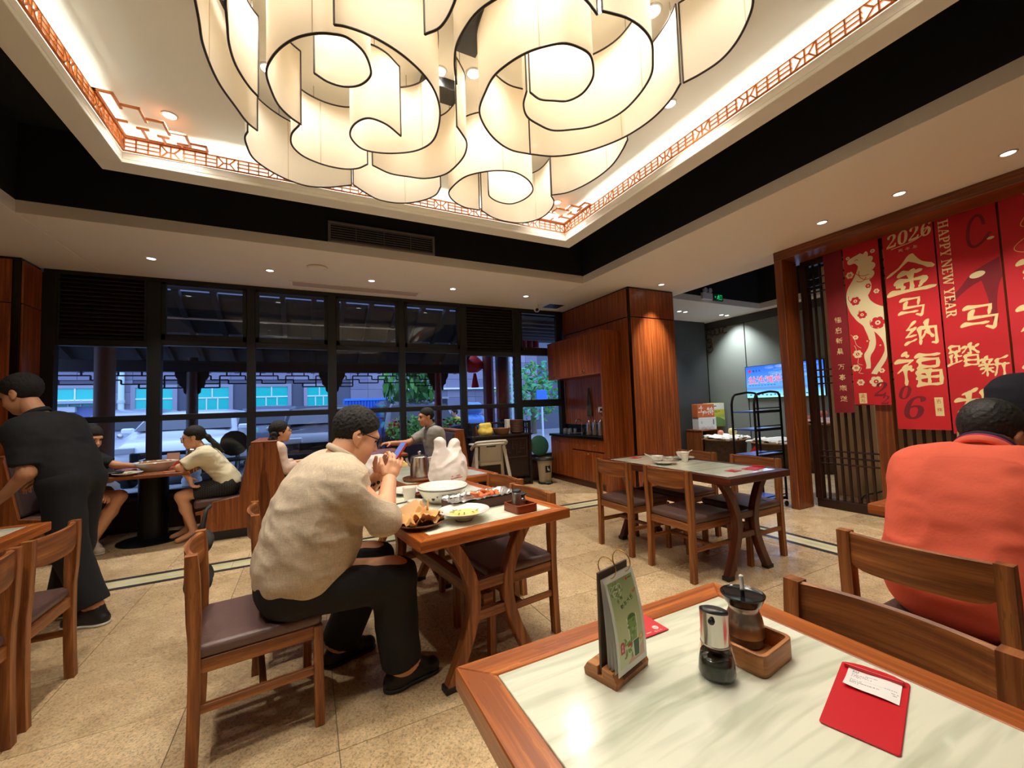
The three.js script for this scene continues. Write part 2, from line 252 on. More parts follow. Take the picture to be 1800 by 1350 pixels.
// downlights: a white ring, a glowing lens and the lamp's own beam
const lensM = mat([255, 250, 240], 0.5, { emissive: new THREE.Color(...NEUTRAL), emissiveIntensity: 6 }), ringM = mat([226, 222, 214], 0.4);
const dlRing = lathe([[0.036, -0.001], [0.04, -0.007], [0.047, -0.007], [0.05, 0], [0.036, 0]], 32), dlLens = cyl(0.037, 0.037, 0.004, 28, 0, -0.002, 0);
function downlight(x, y, z, I, label, group, o = {}) {
  const t = thing('downlight', label, 'light', [x, y, z], 0, group);
  obj('ring', dlRing, ringM, t); obj('lens', dlLens, o.lens ?? lensM, t);
  const l = new THREE.SpotLight(new THREE.Color(...(o.color ?? NEUTRAL)), I, 0, o.angle ?? 0.85, o.penumbra ?? 0.75, 2); l.position.set(0, -0.012, 0); l.target.position.set(o.tx ?? 0, -2, o.tz ?? 0); l.shadow.radius = 1.8; l.castShadow = true; t.add(l, l.target); return t;
}
[-1.49, -0.39, 0.77, 1.89, 3.09].forEach((x, i) => downlight(x, HC, -5.57, 8, ['round recessed ceiling light nearest the wood column by the louvres', 'round recessed ceiling light beside the round cover plate', 'round recessed ceiling light in front of the access panel', 'round recessed ceiling light between access panel and blind window', 'round recessed ceiling light nearest the security camera'][i], 'ceiling lights along the windows'));
downlight(4.71, HC, -4.34, 22, 'round recessed ceiling light shining down the wood pillar', 'ceiling lights over the aisle', { angle: 0.62, penumbra: 0.8 });
[-2.17, -1.57, -0.95, -0.33, 0.3].forEach((z, i) => downlight(4.62, HC, z, 6, ['ceiling light above the dark red banner of small letters', 'ceiling light above the horse banner and the large gold letters', 'ceiling light above the banner that reads HAPPY NEW YEAR', 'ceiling light above the wavy gold banner', 'ceiling light at the far end of the banner row'][i], 'ceiling lights over the banners', { tx: 0.35 }));

// ---------------------------------------------------------------- window wall
const WZ = -6.35;
{
  const wl = struct('wall_window', [box(-2.75, 4.3, -0.1, 0.36, WZ - 0.14, WZ + 0.02), box(-2.75, 4.3, HC, 3.3, WZ - 0.16, WZ + 0.02)], mat([58, 34, 26], 0.5));
  obj('sill', box(-2.62, 4.25, 0.36, 0.4, WZ - 0.2, WZ + 0.04), mat([70, 72, 76], 0.35), wl);
  obj('header_beam', box(-2.62, 4.25, 2.985, HC, WZ - 0.09, WZ + 0.03), MT.frame, wl);
  const xs = [-2.62, -1.657, -0.661, 0.32, 1.305, 2.291, 3.302, 4.24], hw = [0.1, 0.066, 0.048, 0.056, 0.044, 0.046, 0.06, 0.08], F = (x0, x1, y0, y1, d = 0.05) => box(x0, x1, y0, y1, WZ - d, WZ + 0.03, { c: 0.004 });
  for (let i = 0; i < 7; i++) {
    const w = struct('window_' + (i + 1)), a = xs[i], b = xs[i + 1], il = a + hw[i], ir = b - hw[i + 1], blind = i === 0 || i === 5;
    const P = (n, g, m) => obj(n, g, m, w);
    P('mullion', F(a - hw[i], il, 0.4, 2.985, 0.07), MT.frame); if (i === 6) P('mullion', F(ir, b, 0.4, 2.985, 0.07), MT.frame);
    const ry = i === 6 ? 1.41 : 1.355; P('rail', F(il, ir, 1.283, ry), MT.frame); P('rail', F(il, ir, 0.4, 0.45), MT.frame);
    P('transom', F(il, ir, blind ? 2.17 : 2.2, blind ? 2.25 : 2.27), MT.frame);
    const pane = (y0, y1, z = WZ - 0.02) => { const g = new THREE.PlaneGeometry(ir - il, y1 - y0); P('pane', at(g, (il + ir) / 2, (y0 + y1) / 2, z), MT.glass); };
    pane(0.45, 1.283); pane(ry, blind ? 2.17 : 2.2);
    if (blind) {
      P('louver_frame', [F(il, il + 0.03, 2.25, 2.985), F(ir - 0.03, ir, 2.25, 2.985)], MT.frame);
      for (let k = 0; k < 15; k++) P('louver_slat', cb(ir - il - 0.06, 0.006, 0.062, (il + ir) / 2, 2.285 + k * 0.0485, WZ - 0.01, { c: 0.001, r: [0.75, 0, 0] }), mat([50, 44, 38], 0.5));
      P('louver_backing', box(il, ir, 2.25, 2.985, WZ - 0.075, WZ - 0.06), MT.black);
    } else {
      P('sash', [F(il, il + 0.045, 2.27, 2.985, 0.03), F(ir - 0.045, ir, 2.27, 2.985, 0.03), F(il, ir, 2.27, 2.34, 0.03), F(il, ir, 2.95, 2.985, 0.03)], MT.frame);
      pane(2.34, 2.95, WZ + 0.0);
    }
  }
}
// wood panels: { x0, x1, y0, y1 } boards with a shadow gap, on a dark core
function panelled(name, core, faces, m) {
  const w = struct(name, core, MT.blackgloss); for (const f of faces) obj('panel', box(...f, { c: 0.002, g: 1 }), m, w); return w;
}
panelled('column_corner', box(-3.4, -2.65, 0, HC, -6.34, -5.99), [[-2.648, -2.63, 0.02, 2.545, -6.33, -6.0], [-2.648, -2.63, 2.555, 3.0, -6.33, -6.0], [-3.4, -2.71, 0.02, 2.545, -5.988, -5.97], [-3.4, -2.71, 2.555, 3.0, -5.988, -5.97]], MT.veneer);
panelled('pillar', box(4.285, 5.215, 0, HC, -6.5, -4.595), [[4.305, 5.2, 0.02, 2.565, -4.593, -4.575], [4.305, 5.2, 2.58, 3.005, -4.593, -4.575], [4.265, 4.283, 0.02, 2.565, -6.33, -4.62], [4.265, 4.283, 2.58, 3.005, -6.33, -4.62]], MT.veneer);
{
  struct('wall_west', box(-4.4, -4.2, 0, HC, -6.5, 3.3), mat([150, 96, 62], 0.7)); struct('wall_south', box(-4.4, 8.4, 0, HC, 3.1, 3.3), mat([168, 128, 92], 0.8));
  struct('wall_corner', box(-4.2, -3.4, 0, HC, -6.34, -5.97), mat([110, 52, 26], 0.6));
  struct('wall_east', box(8.2, 8.4, -0.1, 3.9, -6.5, 3.3), mat([142, 148, 140], 0.8));
  // adjoining room: soffit, black void, grey green panels with dark battens, dark doorway
  const c = struct('ceiling_adjoining', [box(5.44, 8.2, HC, 3.14, -6.5, -4.88), box(7.9, 8.2, HC, 3.14, -4.88, 3.3), box(5.44, 7.9, HC, 3.14, 0.8, 3.3)], MT.ceil);
  obj('dark_void', [box(5.4, 5.44, 3.14, 3.85, -4.95, 0.85), box(7.9, 7.95, 3.14, 3.85, -4.95, 0.85), box(5.4, 7.95, 3.14, 3.85, -4.95, -4.88), box(5.4, 7.95, 3.8, 3.88, -4.95, 0.85)], MT.trayblack, c);
  const wn = struct('wall_north', box(5.2, 8.4, 0, HC, -6.6, -6.36), mat([44, 46, 48], 0.7));
  for (const [z0, z1] of [[-6.3, -5.405], [-5.385, -4.2], [-4.18, -3.0], [-2.98, -1.8], [-1.78, -0.6]]) obj('wall_panel', box(8.16, 8.198, 0.1, 2.88, z0, z1, { c: 0.003 }), mat([128, 136, 128], 0.75), wn);
  obj('cornice', box(8.12, 8.2, 2.88, HC, -6.36, 0.5), mat([62, 58, 54], 0.5), wn);
  for (let i = 0; i < 9; i++) { const k = i % 3; obj('carved_corner', at(new THREE.TorusGeometry(0.05 + 0.012 * k, 0.013, 6, 16, 4.6), 8.15, 2.8 - 0.1 * (i > 4 ? i - 4 : 0) * 0.9, -6.22 + 0.1 * (i <= 4 ? i : 0), 0, PI / 2, i), mat([84, 66, 50], 0.6), wn); }
  const door = struct('door_1', [box(5.25, 5.36, 0, 2.45, -6.36, -6.26), box(6.6, 6.72, 0, 2.45, -6.36, -6.26), box(5.25, 6.72, 2.35, 2.47, -6.36, -6.26)], MT.black);
  obj('leaf', [box(5.36, 5.5, 0.02, 2.35, -6.34, -6.3), box(6.4, 6.6, 0.02, 2.35, -6.34, -6.3), box(5.5, 6.4, 2.2, 2.35, -6.34, -6.3), box(5.5, 6.4, 0.02, 0.25, -6.34, -6.3)], MT.blackgloss, door); obj('glass_pane', at(new THREE.PlaneGeometry(0.9, 1.95), 5.95, 1.22, -6.32), mat([70, 110, 140], 0.1), door);
  obj('jamb_column', box(6.95, 8.0, 0, HC, -6.36, -6.2), mat([58, 60, 58], 0.7), door);
  obj('curtain', [0, 1, 2, 3].map((i) => cyl(0.055, 0.06, 2.3, 10, 6.5 + i * 0.1, 1.17, -6.2 + 0.02 * (i % 2))), mat([16, 18, 26], 0.7), door);
}
// lattice screen with its end post and top beam
{
  const s = struct('partition_screen', [box(5.03, 5.33, 0, HC - 0.11, -2.9, -2.81, { c: 0.006, g: 1 })], MT.beam);
  obj('top_beam', box(5.03, 5.46, HC - 0.11, HC, -2.9, 1.2), MT.beam, s);
  const X = 5.42, Bx = (x0, x1, y0, y1, z0, z1, n = 'rail', m = MT.dark) => obj(n, box(x0, x1, y0, y1, z0, z1, { c: 0.003 }), m, s);
  Bx(X - 0.04, X + 0.04, 0, 0.1, -2.8, 1.2); Bx(X - 0.04, X + 0.04, 2.85, 2.93, -2.8, 1.2);
  Bx(X - 0.045, X + 0.045, 0.1, 2.85, -2.81, -2.74, 'stile');
  const posts = [[-2.17, -2.03], [-1.62, -1.56], [-1.24, -1.13], [-0.78, -0.7], [-0.36, -0.22], [0.5, 0.62]]; posts.forEach(([a, b], i) => Bx(X - 0.05, X + 0.03, 0.1, 2.93, a, b, 'post', i % 2 ? MT.dark : MT.beam));
  for (let z = -2.68; z < 0.5; z += 0.0715) { if (posts.some(([a, b]) => z > a - 0.02 && z < b + 0.02)) continue; obj('slat', box(X - 0.012, X + 0.012, 0.1, 2.85, z - 0.011, z + 0.011, { c: 0.002 }), MT.dark, s); }
  for (const y of [0.51, 0.585, 0.655, 1.44, 1.52, 1.6, 2.53, 2.61, 2.7]) { const e = [-2.74, ...posts.flat(), 1.2]; for (let i = 0; i < e.length; i += 2) obj('cross_rail', box(X - 0.016, X + 0.016, y - 0.008, y + 0.008, e[i], Math.min(e[i + 1], 0.6), { c: 0.002 }), MT.dark, s); }
  const w = struct('wall_partition', box(6.2, 6.34, 0, HC, -3.0, 1.2), mat([192, 172, 138], 0.85)); obj('pale_strip', box(6.15, 6.2, 0, HC, -2.5, -2.42), mat([224, 212, 184], 0.6), w);  // paler upright strip set on the wall face
}

// closed loops of equal length, skinned in order; flat = faceted
function loft(loops, flat = false, caps = true) {
  const n = loops[0].length, p = [], ix = []; loops.forEach((l) => l.forEach((q) => p.push(...q)));
  for (let i = 0; i < loops.length - 1; i++) for (let k = 0; k < n; k++) { const a = i * n + k, b = i * n + (k + 1) % n; ix.push(a, b, b + n, a, b + n, a + n); }
  if (caps) for (const [i, w] of [[0, 1], [loops.length - 1, 0]]) for (let k = 1; k < n - 1; k++) { const a = i * n; w ? ix.push(a, a + k + 1, a + k) : ix.push(a, a + k, a + k + 1); }
  let g = new THREE.BufferGeometry(); g.setAttribute('position', new THREE.Float32BufferAttribute(p, 3)); g.setIndex(ix); if (flat) g = g.toNonIndexed(); g.computeVertexNormals(); boxUV(g, 0, [rnd() * 3, rnd() * 3]); return g;
}
// ================================================================ chandelier: scroll shaped fabric shades hung as a cloud
{
  const Yb = 2.9, Yt = 3.325, fab = mat([250, 240, 220], 0.95, { transmission: 0.42, thickness: 0, side: THREE.DoubleSide }), edge = mat([44, 30, 22], 0.5);
  const curves = {
    a: [[.50, -2.33], [.40, -2.26], [.31, -2.25], [.25, -2.32], [.23, -2.42], [.25, -2.48], [.31, -2.54], [.40, -2.54], [.51, -2.50], [.62, -2.42], [.68, -2.30], [.66, -2.08], [.60, -1.94], [.52, -1.85], [.39, -1.77], [.25, -1.73], [.15, -1.73], [.11, -1.74]],
    b: [[.04, -2.04], [.10, -2.07], [.17, -2.07], [.24, -2.03], [.28, -1.95], [.27, -1.89], [.23, -1.82], [.16, -1.78], [.10, -1.79], [.05, -1.81], [-.02, -1.86], [-.08, -1.93], [-.13, -2.02], [-.16, -2.12], [-.15, -2.23], [-.12, -2.34], [-.07, -2.41], [-.02, -2.45]],
    c: [[-.03, -2.46], [-.07, -2.56], [-.07, -2.67], [-.02, -2.75], [.05, -2.79], [.14, -2.81], [.24, -2.80], [.31, -2.76], [.36, -2.69]],
    d: [[.39, -2.69], [.51, -2.74], [.64, -2.73], [.74, -2.71], [.85, -2.61], [.89, -2.48], [.90, -2.35], [.87, -2.23], [.82, -2.17], [.77, -2.12]],
    e: [[-.29, -2.63], [-.31, -2.69], [-.31, -2.77], [-.29, -2.90], [-.21, -3.01], [-.10, -3.09], [.01, -3.12], [.13, -3.09], [.23, -3.03], [.29, -2.99]],
    f: [[.30, -2.98], [.39, -3.06], [.48, -3.12], [.60, -3.13], [.71, -3.09], [.81, -3.00], [.87, -2.89], [.87, -2.77]],
    g: [[-.15, -1.2], [-.3, -1.45], [-.36, -1.7], [-.38, -1.94], [-.39, -2.07], [-.37, -2.28], [-.32, -2.44], [-.28, -2.55], [-.24, -2.60]],
    h: [[.05, -1.25], [-.12, -1.4], [-.22, -1.6], [-.27, -1.80], [-.28, -1.90], [-.29, -2.02], [-.28, -2.14], [-.24, -2.26], [-.21, -2.31]],
    i: [[.46, -1.63], [.51, -1.57], [.53, -1.43], [.5, -1.25], [.38, -1.1], [.2, -1.06]],
    j: [[1.03, -1.73], [1.10, -1.75], [1.17, -1.73], [1.24, -1.70], [1.28, -1.63], [1.27, -1.53], [1.23, -1.47], [1.17, -1.42], [1.10, -1.41], [1.03, -1.42], [.97, -1.46], [.91, -1.52], [.86, -1.60], [.82, -1.71], [.82, -1.82], [.84, -1.95], [.90, -2.04], [1.02, -2.14], [1.15, -2.19], [1.28, -2.18]],
    k: [[1.01, -1.73], [1.04, -1.82], [1.10, -1.89], [1.19, -1.92], [1.29, -1.93], [1.39, -1.88], [1.49, -1.80], [1.56, -1.66], [1.56, -1.52], [1.52, -1.39], [1.45, -1.31], [1.38, -1.25], [1.30, -1.22], [1.21, -1.21], [1.14, -1.22], [1.09, -1.23]],
    l: [[1.28, -2.18], [1.43, -2.14], [1.56, -2.05], [1.66, -1.93], [1.73, -1.79], [1.76, -1.62], [1.74, -1.47], [1.70, -1.37]],
    m: [[1.71, -1.36], [1.74, -1.29], [1.76, -1.19], [1.74, -1.10], [1.68, -1.00], [1.62, -.94], [1.45, -.86], [1.25, -.9]],
    n: [[.67, -1.83], [.62, -1.71], [.60, -1.62], [.61, -1.51], [.63, -1.44], [.67, -1.37], [.76, -1.26], [.88, -1.2], [1.00, -1.22], [1.08, -1.25]],
    o: [[1.21, -2.69], [1.25, -2.76], [1.35, -2.81], [1.45, -2.80], [1.51, -2.71], [1.52, -2.59], [1.49, -2.52], [1.40, -2.44], [1.28, -2.40], [1.18, -2.42], [1.08, -2.48], [.99, -2.58], [.95, -2.73], [.95, -2.83], [1.01, -2.92], [1.13, -2.99], [1.26, -2.99]],
    p: [[1.28, -2.99], [1.42, -3.07], [1.58, -3.09], [1.70, -3.06], [1.79, -2.94], [1.80, -2.78], [1.75, -2.64], [1.68, -2.57]],
    q: [[1.68, -2.56], [1.77, -2.48], [1.84, -2.29], [1.85, -2.08], [1.80, -1.91], [1.76, -1.82]],
    r: [[1.2, -.88], [1.05, -.8], [.85, -.78], [.66, -.86], [.6, -1.0]],
  };
  const ch = thing('chandelier', 'large cloud chandelier of cream fabric scroll shades with dark edges', 'chandelier', [0, 0, 0]);
  for (const pts of Object.values(curves)) {
    const L = spline(pts.map((p) => [p[0], 0, p[1]]), pts.length * 6), N = L.length, pos = [], ix = [], uv = [];
    L.forEach((p, i) => { pos.push(p[0], Yb, p[2], p[0], Yt, p[2]); uv.push(i * 0.02, 0, i * 0.02, 0.42); if (i) { const a = i * 2 - 2; ix.push(a, a + 2, a + 1, a + 1, a + 2, a + 3); } });
    const g = new THREE.BufferGeometry(); g.setAttribute('position', new THREE.Float32BufferAttribute(pos, 3)); g.setAttribute('uv', new THREE.Float32BufferAttribute(uv, 2)); g.setIndex(ix); g.computeVertexNormals();
    const sh = obj('shade', g, fab, ch), e = L.map((p) => [p[0], Yb, p[2]]), f = L.map((p) => [p[0], Yt, p[2]]);
    obj('edging', [tube(e, 0.0055, N * 2, 6), tube(f, 0.0055, N * 2, 6), rod(e[0], f[0], 0.0045, 6), rod(e[N - 1], f[N - 1], 0.0045, 6)], edge, sh);
    const s = L[Math.floor(N * 0.55)]; obj('seam', rod([s[0], Yb, s[2]], [s[0], Yt, s[2]], 0.0022, 5), mat([206, 186, 150], 0.8), sh);
    for (const k of [0.1, 0.5, 0.9]) { const q = L[Math.floor(N * k)]; obj('hanger', rod([q[0], Yt, q[2]], [q[0], 3.4, q[2]], 0.003, 5), MT.steel, sh); }
  }
  for (const [x, z, w, d] of [[0.83, -1.95, 0.12, 0.3], [0.78, -2.45, 0.25, 0.14], [-0.33, -2.42, 0.12, 0.2]]) obj('driver_box', box(x - w / 2, x + w / 2, 3.33, 3.4, z - d / 2, z + d / 2), MT.black, ch);
  // lamps in the lit ceiling: some inside the chandelier, some round it
  const lamp = (x, z, I, label, group) => {
    const t = thing('tray_light', label, 'light', [x, 3.4, z], 0, group); obj('ring', dlRing, ringM, t); obj('lens', dlLens, lensM, t);
    const l = new THREE.SpotLight(new THREE.Color(...NEUTRAL), I, 0, 1.25, 0.9, 2); l.position.set(0, -0.012, 0); l.target.position.set(0, -2, 0); l.shadow.radius = 2; l.castShadow = true; t.add(l, l.target);
  };
  for (const [x, z] of [[-.2, -2.75], [-.2, -2.2], [.1, -2.6], [.08, -1.93], [.42, -2.4], [.35, -1.95], [.6, -2.9], [.75, -2.35], [.3, -1.4], [.95, -2.28], [1.15, -1.57], [1.05, -1.85], [1.4, -1.6], [1.68, -1.5], [.9, -1.42], [1.2, -2.6], [1.4, -2.7], [1.65, -2.75], [1.7, -2.2], [1.5, -1.1], [.9, -1.0]]) lamp(x, z, 1.5, 'small round lamp in the tray ceiling among the chandelier shades', 'lamps among the chandelier shades');
  lamp(-.84, -3.47, 7, 'round lamp in the tray ceiling near the stepped fret bracket by the louvres', 'lamps in the tray corners'); lamp(2.31, -1.96, 7, 'round lamp in the tray ceiling beside the chandelier facing the banners', 'lamps in the tray corners'); lamp(2.33, -3.46, 7, 'round lamp in the tray corner nearest the wood pillar', 'lamps in the tray corners');
  lamp(-.84, -1.96, 7, 'round lamp in the tray ceiling on the waiter side of the chandelier', 'lamps in the tray corners'); lamp(-.84, -1.1, 7, 'round lamp in the tray ceiling corner above the near chairs', 'lamps in the tray corners'); lamp(2.31, -.5, 7, 'round lamp in the tray corner above the man in coral', 'lamps in the tray corners');
}
// ================================================================ chairs, tables
function backRail(y0, y1, hz, bow, x, lean) {
  const n = 16, loops = [];
  for (let i = 0; i <= n; i++) { const t = i / n * 2 - 1, c = bow * (1 - t * t), lo = y0 + 0.028 * Math.pow(Math.abs(t), 8), th = 0.011 + 0.006 * Math.pow(Math.abs(t), 6), X = (y) => x - c - lean * (y - y0); loops.push([[X(lo) - th, lo, t * hz], [X(lo) + th, lo, t * hz], [X(y1) + th * 0.8, y1 - 0.004, t * hz], [X(y1), y1, t * hz], [X(y1) - th * 0.8, y1 - 0.004, t * hz]]); }
  return loft(loops, true);
}
function makeChair(label, o = {}) {
  const t = thing('dining_chair', label, 'chair', [0, 0, 0], 0, o.group), m = o.m ?? MT.oak, H = 0.79;
  for (const s of [-1, 1]) {
    const z = s * 0.2; obj('leg', bar([0.205, 0, z], [0.2, 0.405, z], 0.036, 0.04, { z: [0, 0, 1] }), m, t);
    const post = []; for (let i = 0; i <= 10; i++) { const y = H * i / 10, x = -0.215 - (y < 0.42 ? 0.01 * (1 - y / 0.42) ** 2 : 0.012 * ((y - 0.42) / 0.37) ** 1.4), k = 0.019 + (y > 0.55 && y < 0.72 ? 0.004 : 0), d = 0.02; post.push([[x - k, y, z - d], [x + k, y, z - d], [x + k, y, z + d], [x - k, y, z + d]]); }
    const pg = loft(post.map((l) => l.slice().reverse()), true); boxUV(pg, 1, [rnd() * 3, rnd() * 3]); obj('leg', pg, m, t);
    obj('seat_rail', box(-0.2, 0.187, 0.355, 0.408, z - 0.013, z + 0.013), m, t); obj('stretcher', box(-0.215, 0.19, 0.21, 0.242, z - 0.01, z + 0.01), m, t);
  }
  obj('seat_rail', box(0.186, 0.214, 0.355, 0.408, -0.185, 0.185, { g: 2 }), m, t); obj('seat_rail', box(-0.225, -0.2, 0.355, 0.408, -0.185, 0.185, { g: 2 }), m, t); obj('stretcher', box(-0.01, 0.015, 0.213, 0.238, -0.192, 0.192, { g: 2 }), m, t);
  obj('backrest', (() => { const g = backRail(0.655, H - 0.002, 0.188, 0.03, -0.222, 0.03); boxUV(g, 2, [rnd() * 3, rnd() * 3]); return g; })(), m, t);
  const seat = []; for (let i = 0; i <= 12; i++) { const k = i / 12, a = k * PI, r = 0.022 * Math.sin(Math.min(a, PI)); seat.push(k); }
  const cu = rbox(0.435, 0.05, 0.432, 0.022, 0, 0.43, 0, 0, 0, 0, 4); const p = cu.attributes.position; for (let i = 0; i < p.count; i++) if (p.getY(i) > 0.435) p.setY(i, p.getY(i) + 0.01 * (1 - (p.getX(i) / 0.22) ** 2) * (1 - (p.getZ(i) / 0.22) ** 2)); cu.computeVertexNormals();
  obj('seat', cu, o.seat ?? MT.leather, t); return t;
}
const chair0 = makeChair('oak chair with brown padded seat that the man in beige sits on'); chair0.position.set(-0.19, 0, -2.165); chair0.rotation.y = 0.117;
{
  const G = (x, z, a, label, group) => dup(chair0, [x, 0, z], a, label, group), P = PI;
  G(-0.04, -2.74, 0.1, 'oak chair with a dark bag hung on it, behind the man in beige');
  const s1 = 'chairs pushed in under the man\'s table'; G(1.02, -2.25, P + 0.13, 'oak chair tucked under the messy table next to the spice tray', s1); G(1.08, -2.76, P + 0.13, 'oak chair tucked under the messy table beside the white carrier bag', s1);
  const s2 = 'chairs round the clean marble table'; G(2.66, -2.92, 0, 'oak chair at the clean marble table, nearest the kitchen cabinet', s2); G(2.67, -2.31, 0, 'oak chair at the clean marble table with its back to the menu stand', s2);
  G(3.27, -2.3, P, 'oak chair across the clean table, in front of the black shelf rack', s2); G(3.27, -2.9, P, 'oak chair across the clean table, in front of the woven baskets', s2);
  G(0.995, -0.51, P, 'oak chair pushed against the menu stand table, only its back showing'); G(2.045, -0.66, 0, 'oak chair with open back under the man in the coral shirt');
  const s3 = 'chairs at the table by the waiter'; G(-1.32, -2.78, P, 'oak chair beside the standing waiter\'s legs', s3); G(-1.32, -2.28, P, 'oak chair nearest the picture\'s lower corner, in front of the waiter\'s chair', s3);
}
function makeTable(label, w, L, o = {}) {
  const t = thing('dining_table', label, 'table', [0, 0, 0], 0), rim = o.rim ?? MT.rim, leg = o.leg ?? MT.oak, r = 0.068, H = 0.75, th = 0.048;
  const side = (a, b, len, turn) => { const g = ext([[-len / 2, 0], [len / 2, 0], [len / 2 - r, r], [-len / 2 + r, r]], th, 0.003); g.rotateX(PI / 2); g.rotateY(turn); obj('rim', at(g, a, H - th / 2, b), rim, t); };
  side(0, -L / 2, w, 0); side(0, L / 2, w, PI); side(-w / 2, 0, L, PI / 2); side(w / 2, 0, L, -PI / 2);
  const mt = cb(w - 2 * r - 0.002, 0.02, L - 2 * r - 0.002, 0, 0, 0, { c: 0.001, g: 0 }); obj('marble_top', at(mt, 0, H - 0.0105, 0), MT.marble, t);
  obj('apron', box(-w / 2 + r, w / 2 - r, H - 0.07, H - 0.03, -L / 2 + r, L / 2 - r), leg, t);
  for (const e of [-1, 1]) {
    const z = e * (L / 2 - 0.15), lm = o.leg2 ?? leg;
    for (const s of [-1, 1]) { const c = spline([[s * 0.255, 0.715], [s * 0.17, 0.6], [s * 0.105, 0.45], [s * 0.1, 0.33], [s * 0.15, 0.17], [s * 0.235, 0.0]], 20), g = ext(band(c, (k) => 0.062 - 0.012 * Math.abs(k - 0.5)), 0.052, 0.004, { g: 1 }); obj('leg', at(g, 0, 0, z), lm, t); obj('foot', at(box(-0.034, 0.034, 0, 0.03, -0.028, 0.028), s * 0.228, 0, z), MT.black, t); }
    obj('crossbar', box(-0.1, 0.1, 0.41, 0.46, z - 0.018, z + 0.018), lm, t); obj('crossbar', box(-0.1, 0.1, 0.27, 0.315, z - 0.018, z + 0.018), lm, t);
  }
  obj('beam', box(-0.03, 0.03, 0.3, 0.37, -L / 2 + 0.17, L / 2 - 0.17, { g: 2 }), o.leg2 ?? leg, t); return t;
}
{
  const u = [0.9903, -0.139], v = [-0.139 * -1, -0.9903], N = [0.233, -1.735];   // the man's table stands a little askew
  const C = (a, b) => [N[0] + u[0] * a + v[0] * b, N[1] + u[1] * a + v[1] * b], t = makeTable('marble dining table with orange wood rim crowded with plates and bags', 0.835, 1.32), c = C(0.4175, 0.66); t.position.set(c[0], 0, c[1]); t.rotation.y = 0.139;
  const c2 = C(0.4175, 1.985); dup(t, [c2[0], 0, c2[1]], 0.139, 'matching marble table joined behind, carrying the steel kettle');
  const r = makeTable('clean marble dining table with dark rim and two place settings', 0.69, 1.4, { rim: MT.tabled, leg: MT.tabled }); r.position.set(2.925, 0, -2.575);
  const f = makeTable('marble dining table nearest us with menu stand and red clipboard', 0.815, 1.32); f.position.set(0.6855, 0, -0.213);
  const g = dup(f, [2.92, 0, -0.42], 0, 'marble table beyond the man in the coral shirt'); g.rotation.y = 0;
  dup(f, [-1.7, 0, -2.6], 0, 'marble table whose corner shows behind the oak chairs beside the waiter');
}
// ---------------------------------------------------------------- booths and the tables by the windows
function makeBooth(label) {   // faces -x, its seat front at x = -0.56, back to x = 0.1
  const b = thing('booth_bench', label, 'bench', [0, 0, 0], 0, 'booth benches by the windows');
  const prof = [[-0.5, 0.09], [-0.5, 0.285], [-0.545, 0.285], [-0.545, 0.315], [-0.43, 0.335], [-0.4, 0.4], [-0.16, 0.44], [-0.05, 1.0], [0.06, 1.0], [0.13, 0.42], [0.09, 0.09]];
  for (const z of [0.45, -0.45]) obj('side_panel', at(ext(prof, 0.034, 0.004, { g: 1 }), 0, 0, z), MT.booth, b);
  obj('plinth', box(-0.46, 0.06, 0, 0.09, -0.46, 0.46), MT.black, b); obj('seat_box', box(-0.49, 0.08, 0.09, 0.33, -0.433, 0.433), MT.booth, b);
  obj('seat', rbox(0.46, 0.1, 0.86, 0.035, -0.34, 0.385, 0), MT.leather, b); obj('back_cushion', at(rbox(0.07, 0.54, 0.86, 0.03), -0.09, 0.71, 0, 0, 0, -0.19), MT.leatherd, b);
  obj('back_panel', at(box(-0.012, 0.012, 0, 0.6, -0.433, 0.433), 0.095, 0.41, 0, 0, 0, 0.06), MT.booth, b); obj('cap', box(-0.055, 0.065, 0.985, 1.012, -0.466, 0.466), MT.booth, b); return b;
}
const booth0 = makeBooth('wooden booth bench that the woman in cream sits on'); booth0.position.set(-0.51, 0, -5.83);
dup(booth0, [-0.37, 0, -5.83], PI, 'wooden booth bench back to back, with the curly haired woman'); dup(booth0, [1.86, 0, -5.83], 0, 'wooden booth bench behind the man in the grey polo');
dup(booth0, [-2.5, 0, -5.83], PI, 'wooden booth bench in the corner under the boy in black');
function pedestalTable(label, x, z) {
  const t = thing('window_table', label, 'table', [x, 0, z], 0, 'pedestal tables by the windows');
  obj('table_top', box(-0.41, 0.41, 0.715, 0.75, -0.47, 0.47, { c: 0.006 }), MT.booth, t); obj('inlay', box(-0.34, 0.34, 0.7495, 0.7515, -0.4, 0.4, { c: 0.0005 }), mat([150, 92, 56], 0.25), t);
  obj('column', lathe([[0.13, 0.02], [0.13, 0.66], [0.15, 0.7], [0.15, 0.715]], 40), MT.blackmetal, t); obj('base', lathe([[0, 0], [0.3, 0], [0.3, 0.012], [0.14, 0.035], [0, 0.035]], 48), MT.blackmetal, t); return t;
}
pedestalTable('wood topped table on a black column between the boy and the woman in cream', -1.51, -5.82); pedestalTable('wood topped window table in front of the man in the grey polo', 0.74, -5.82);
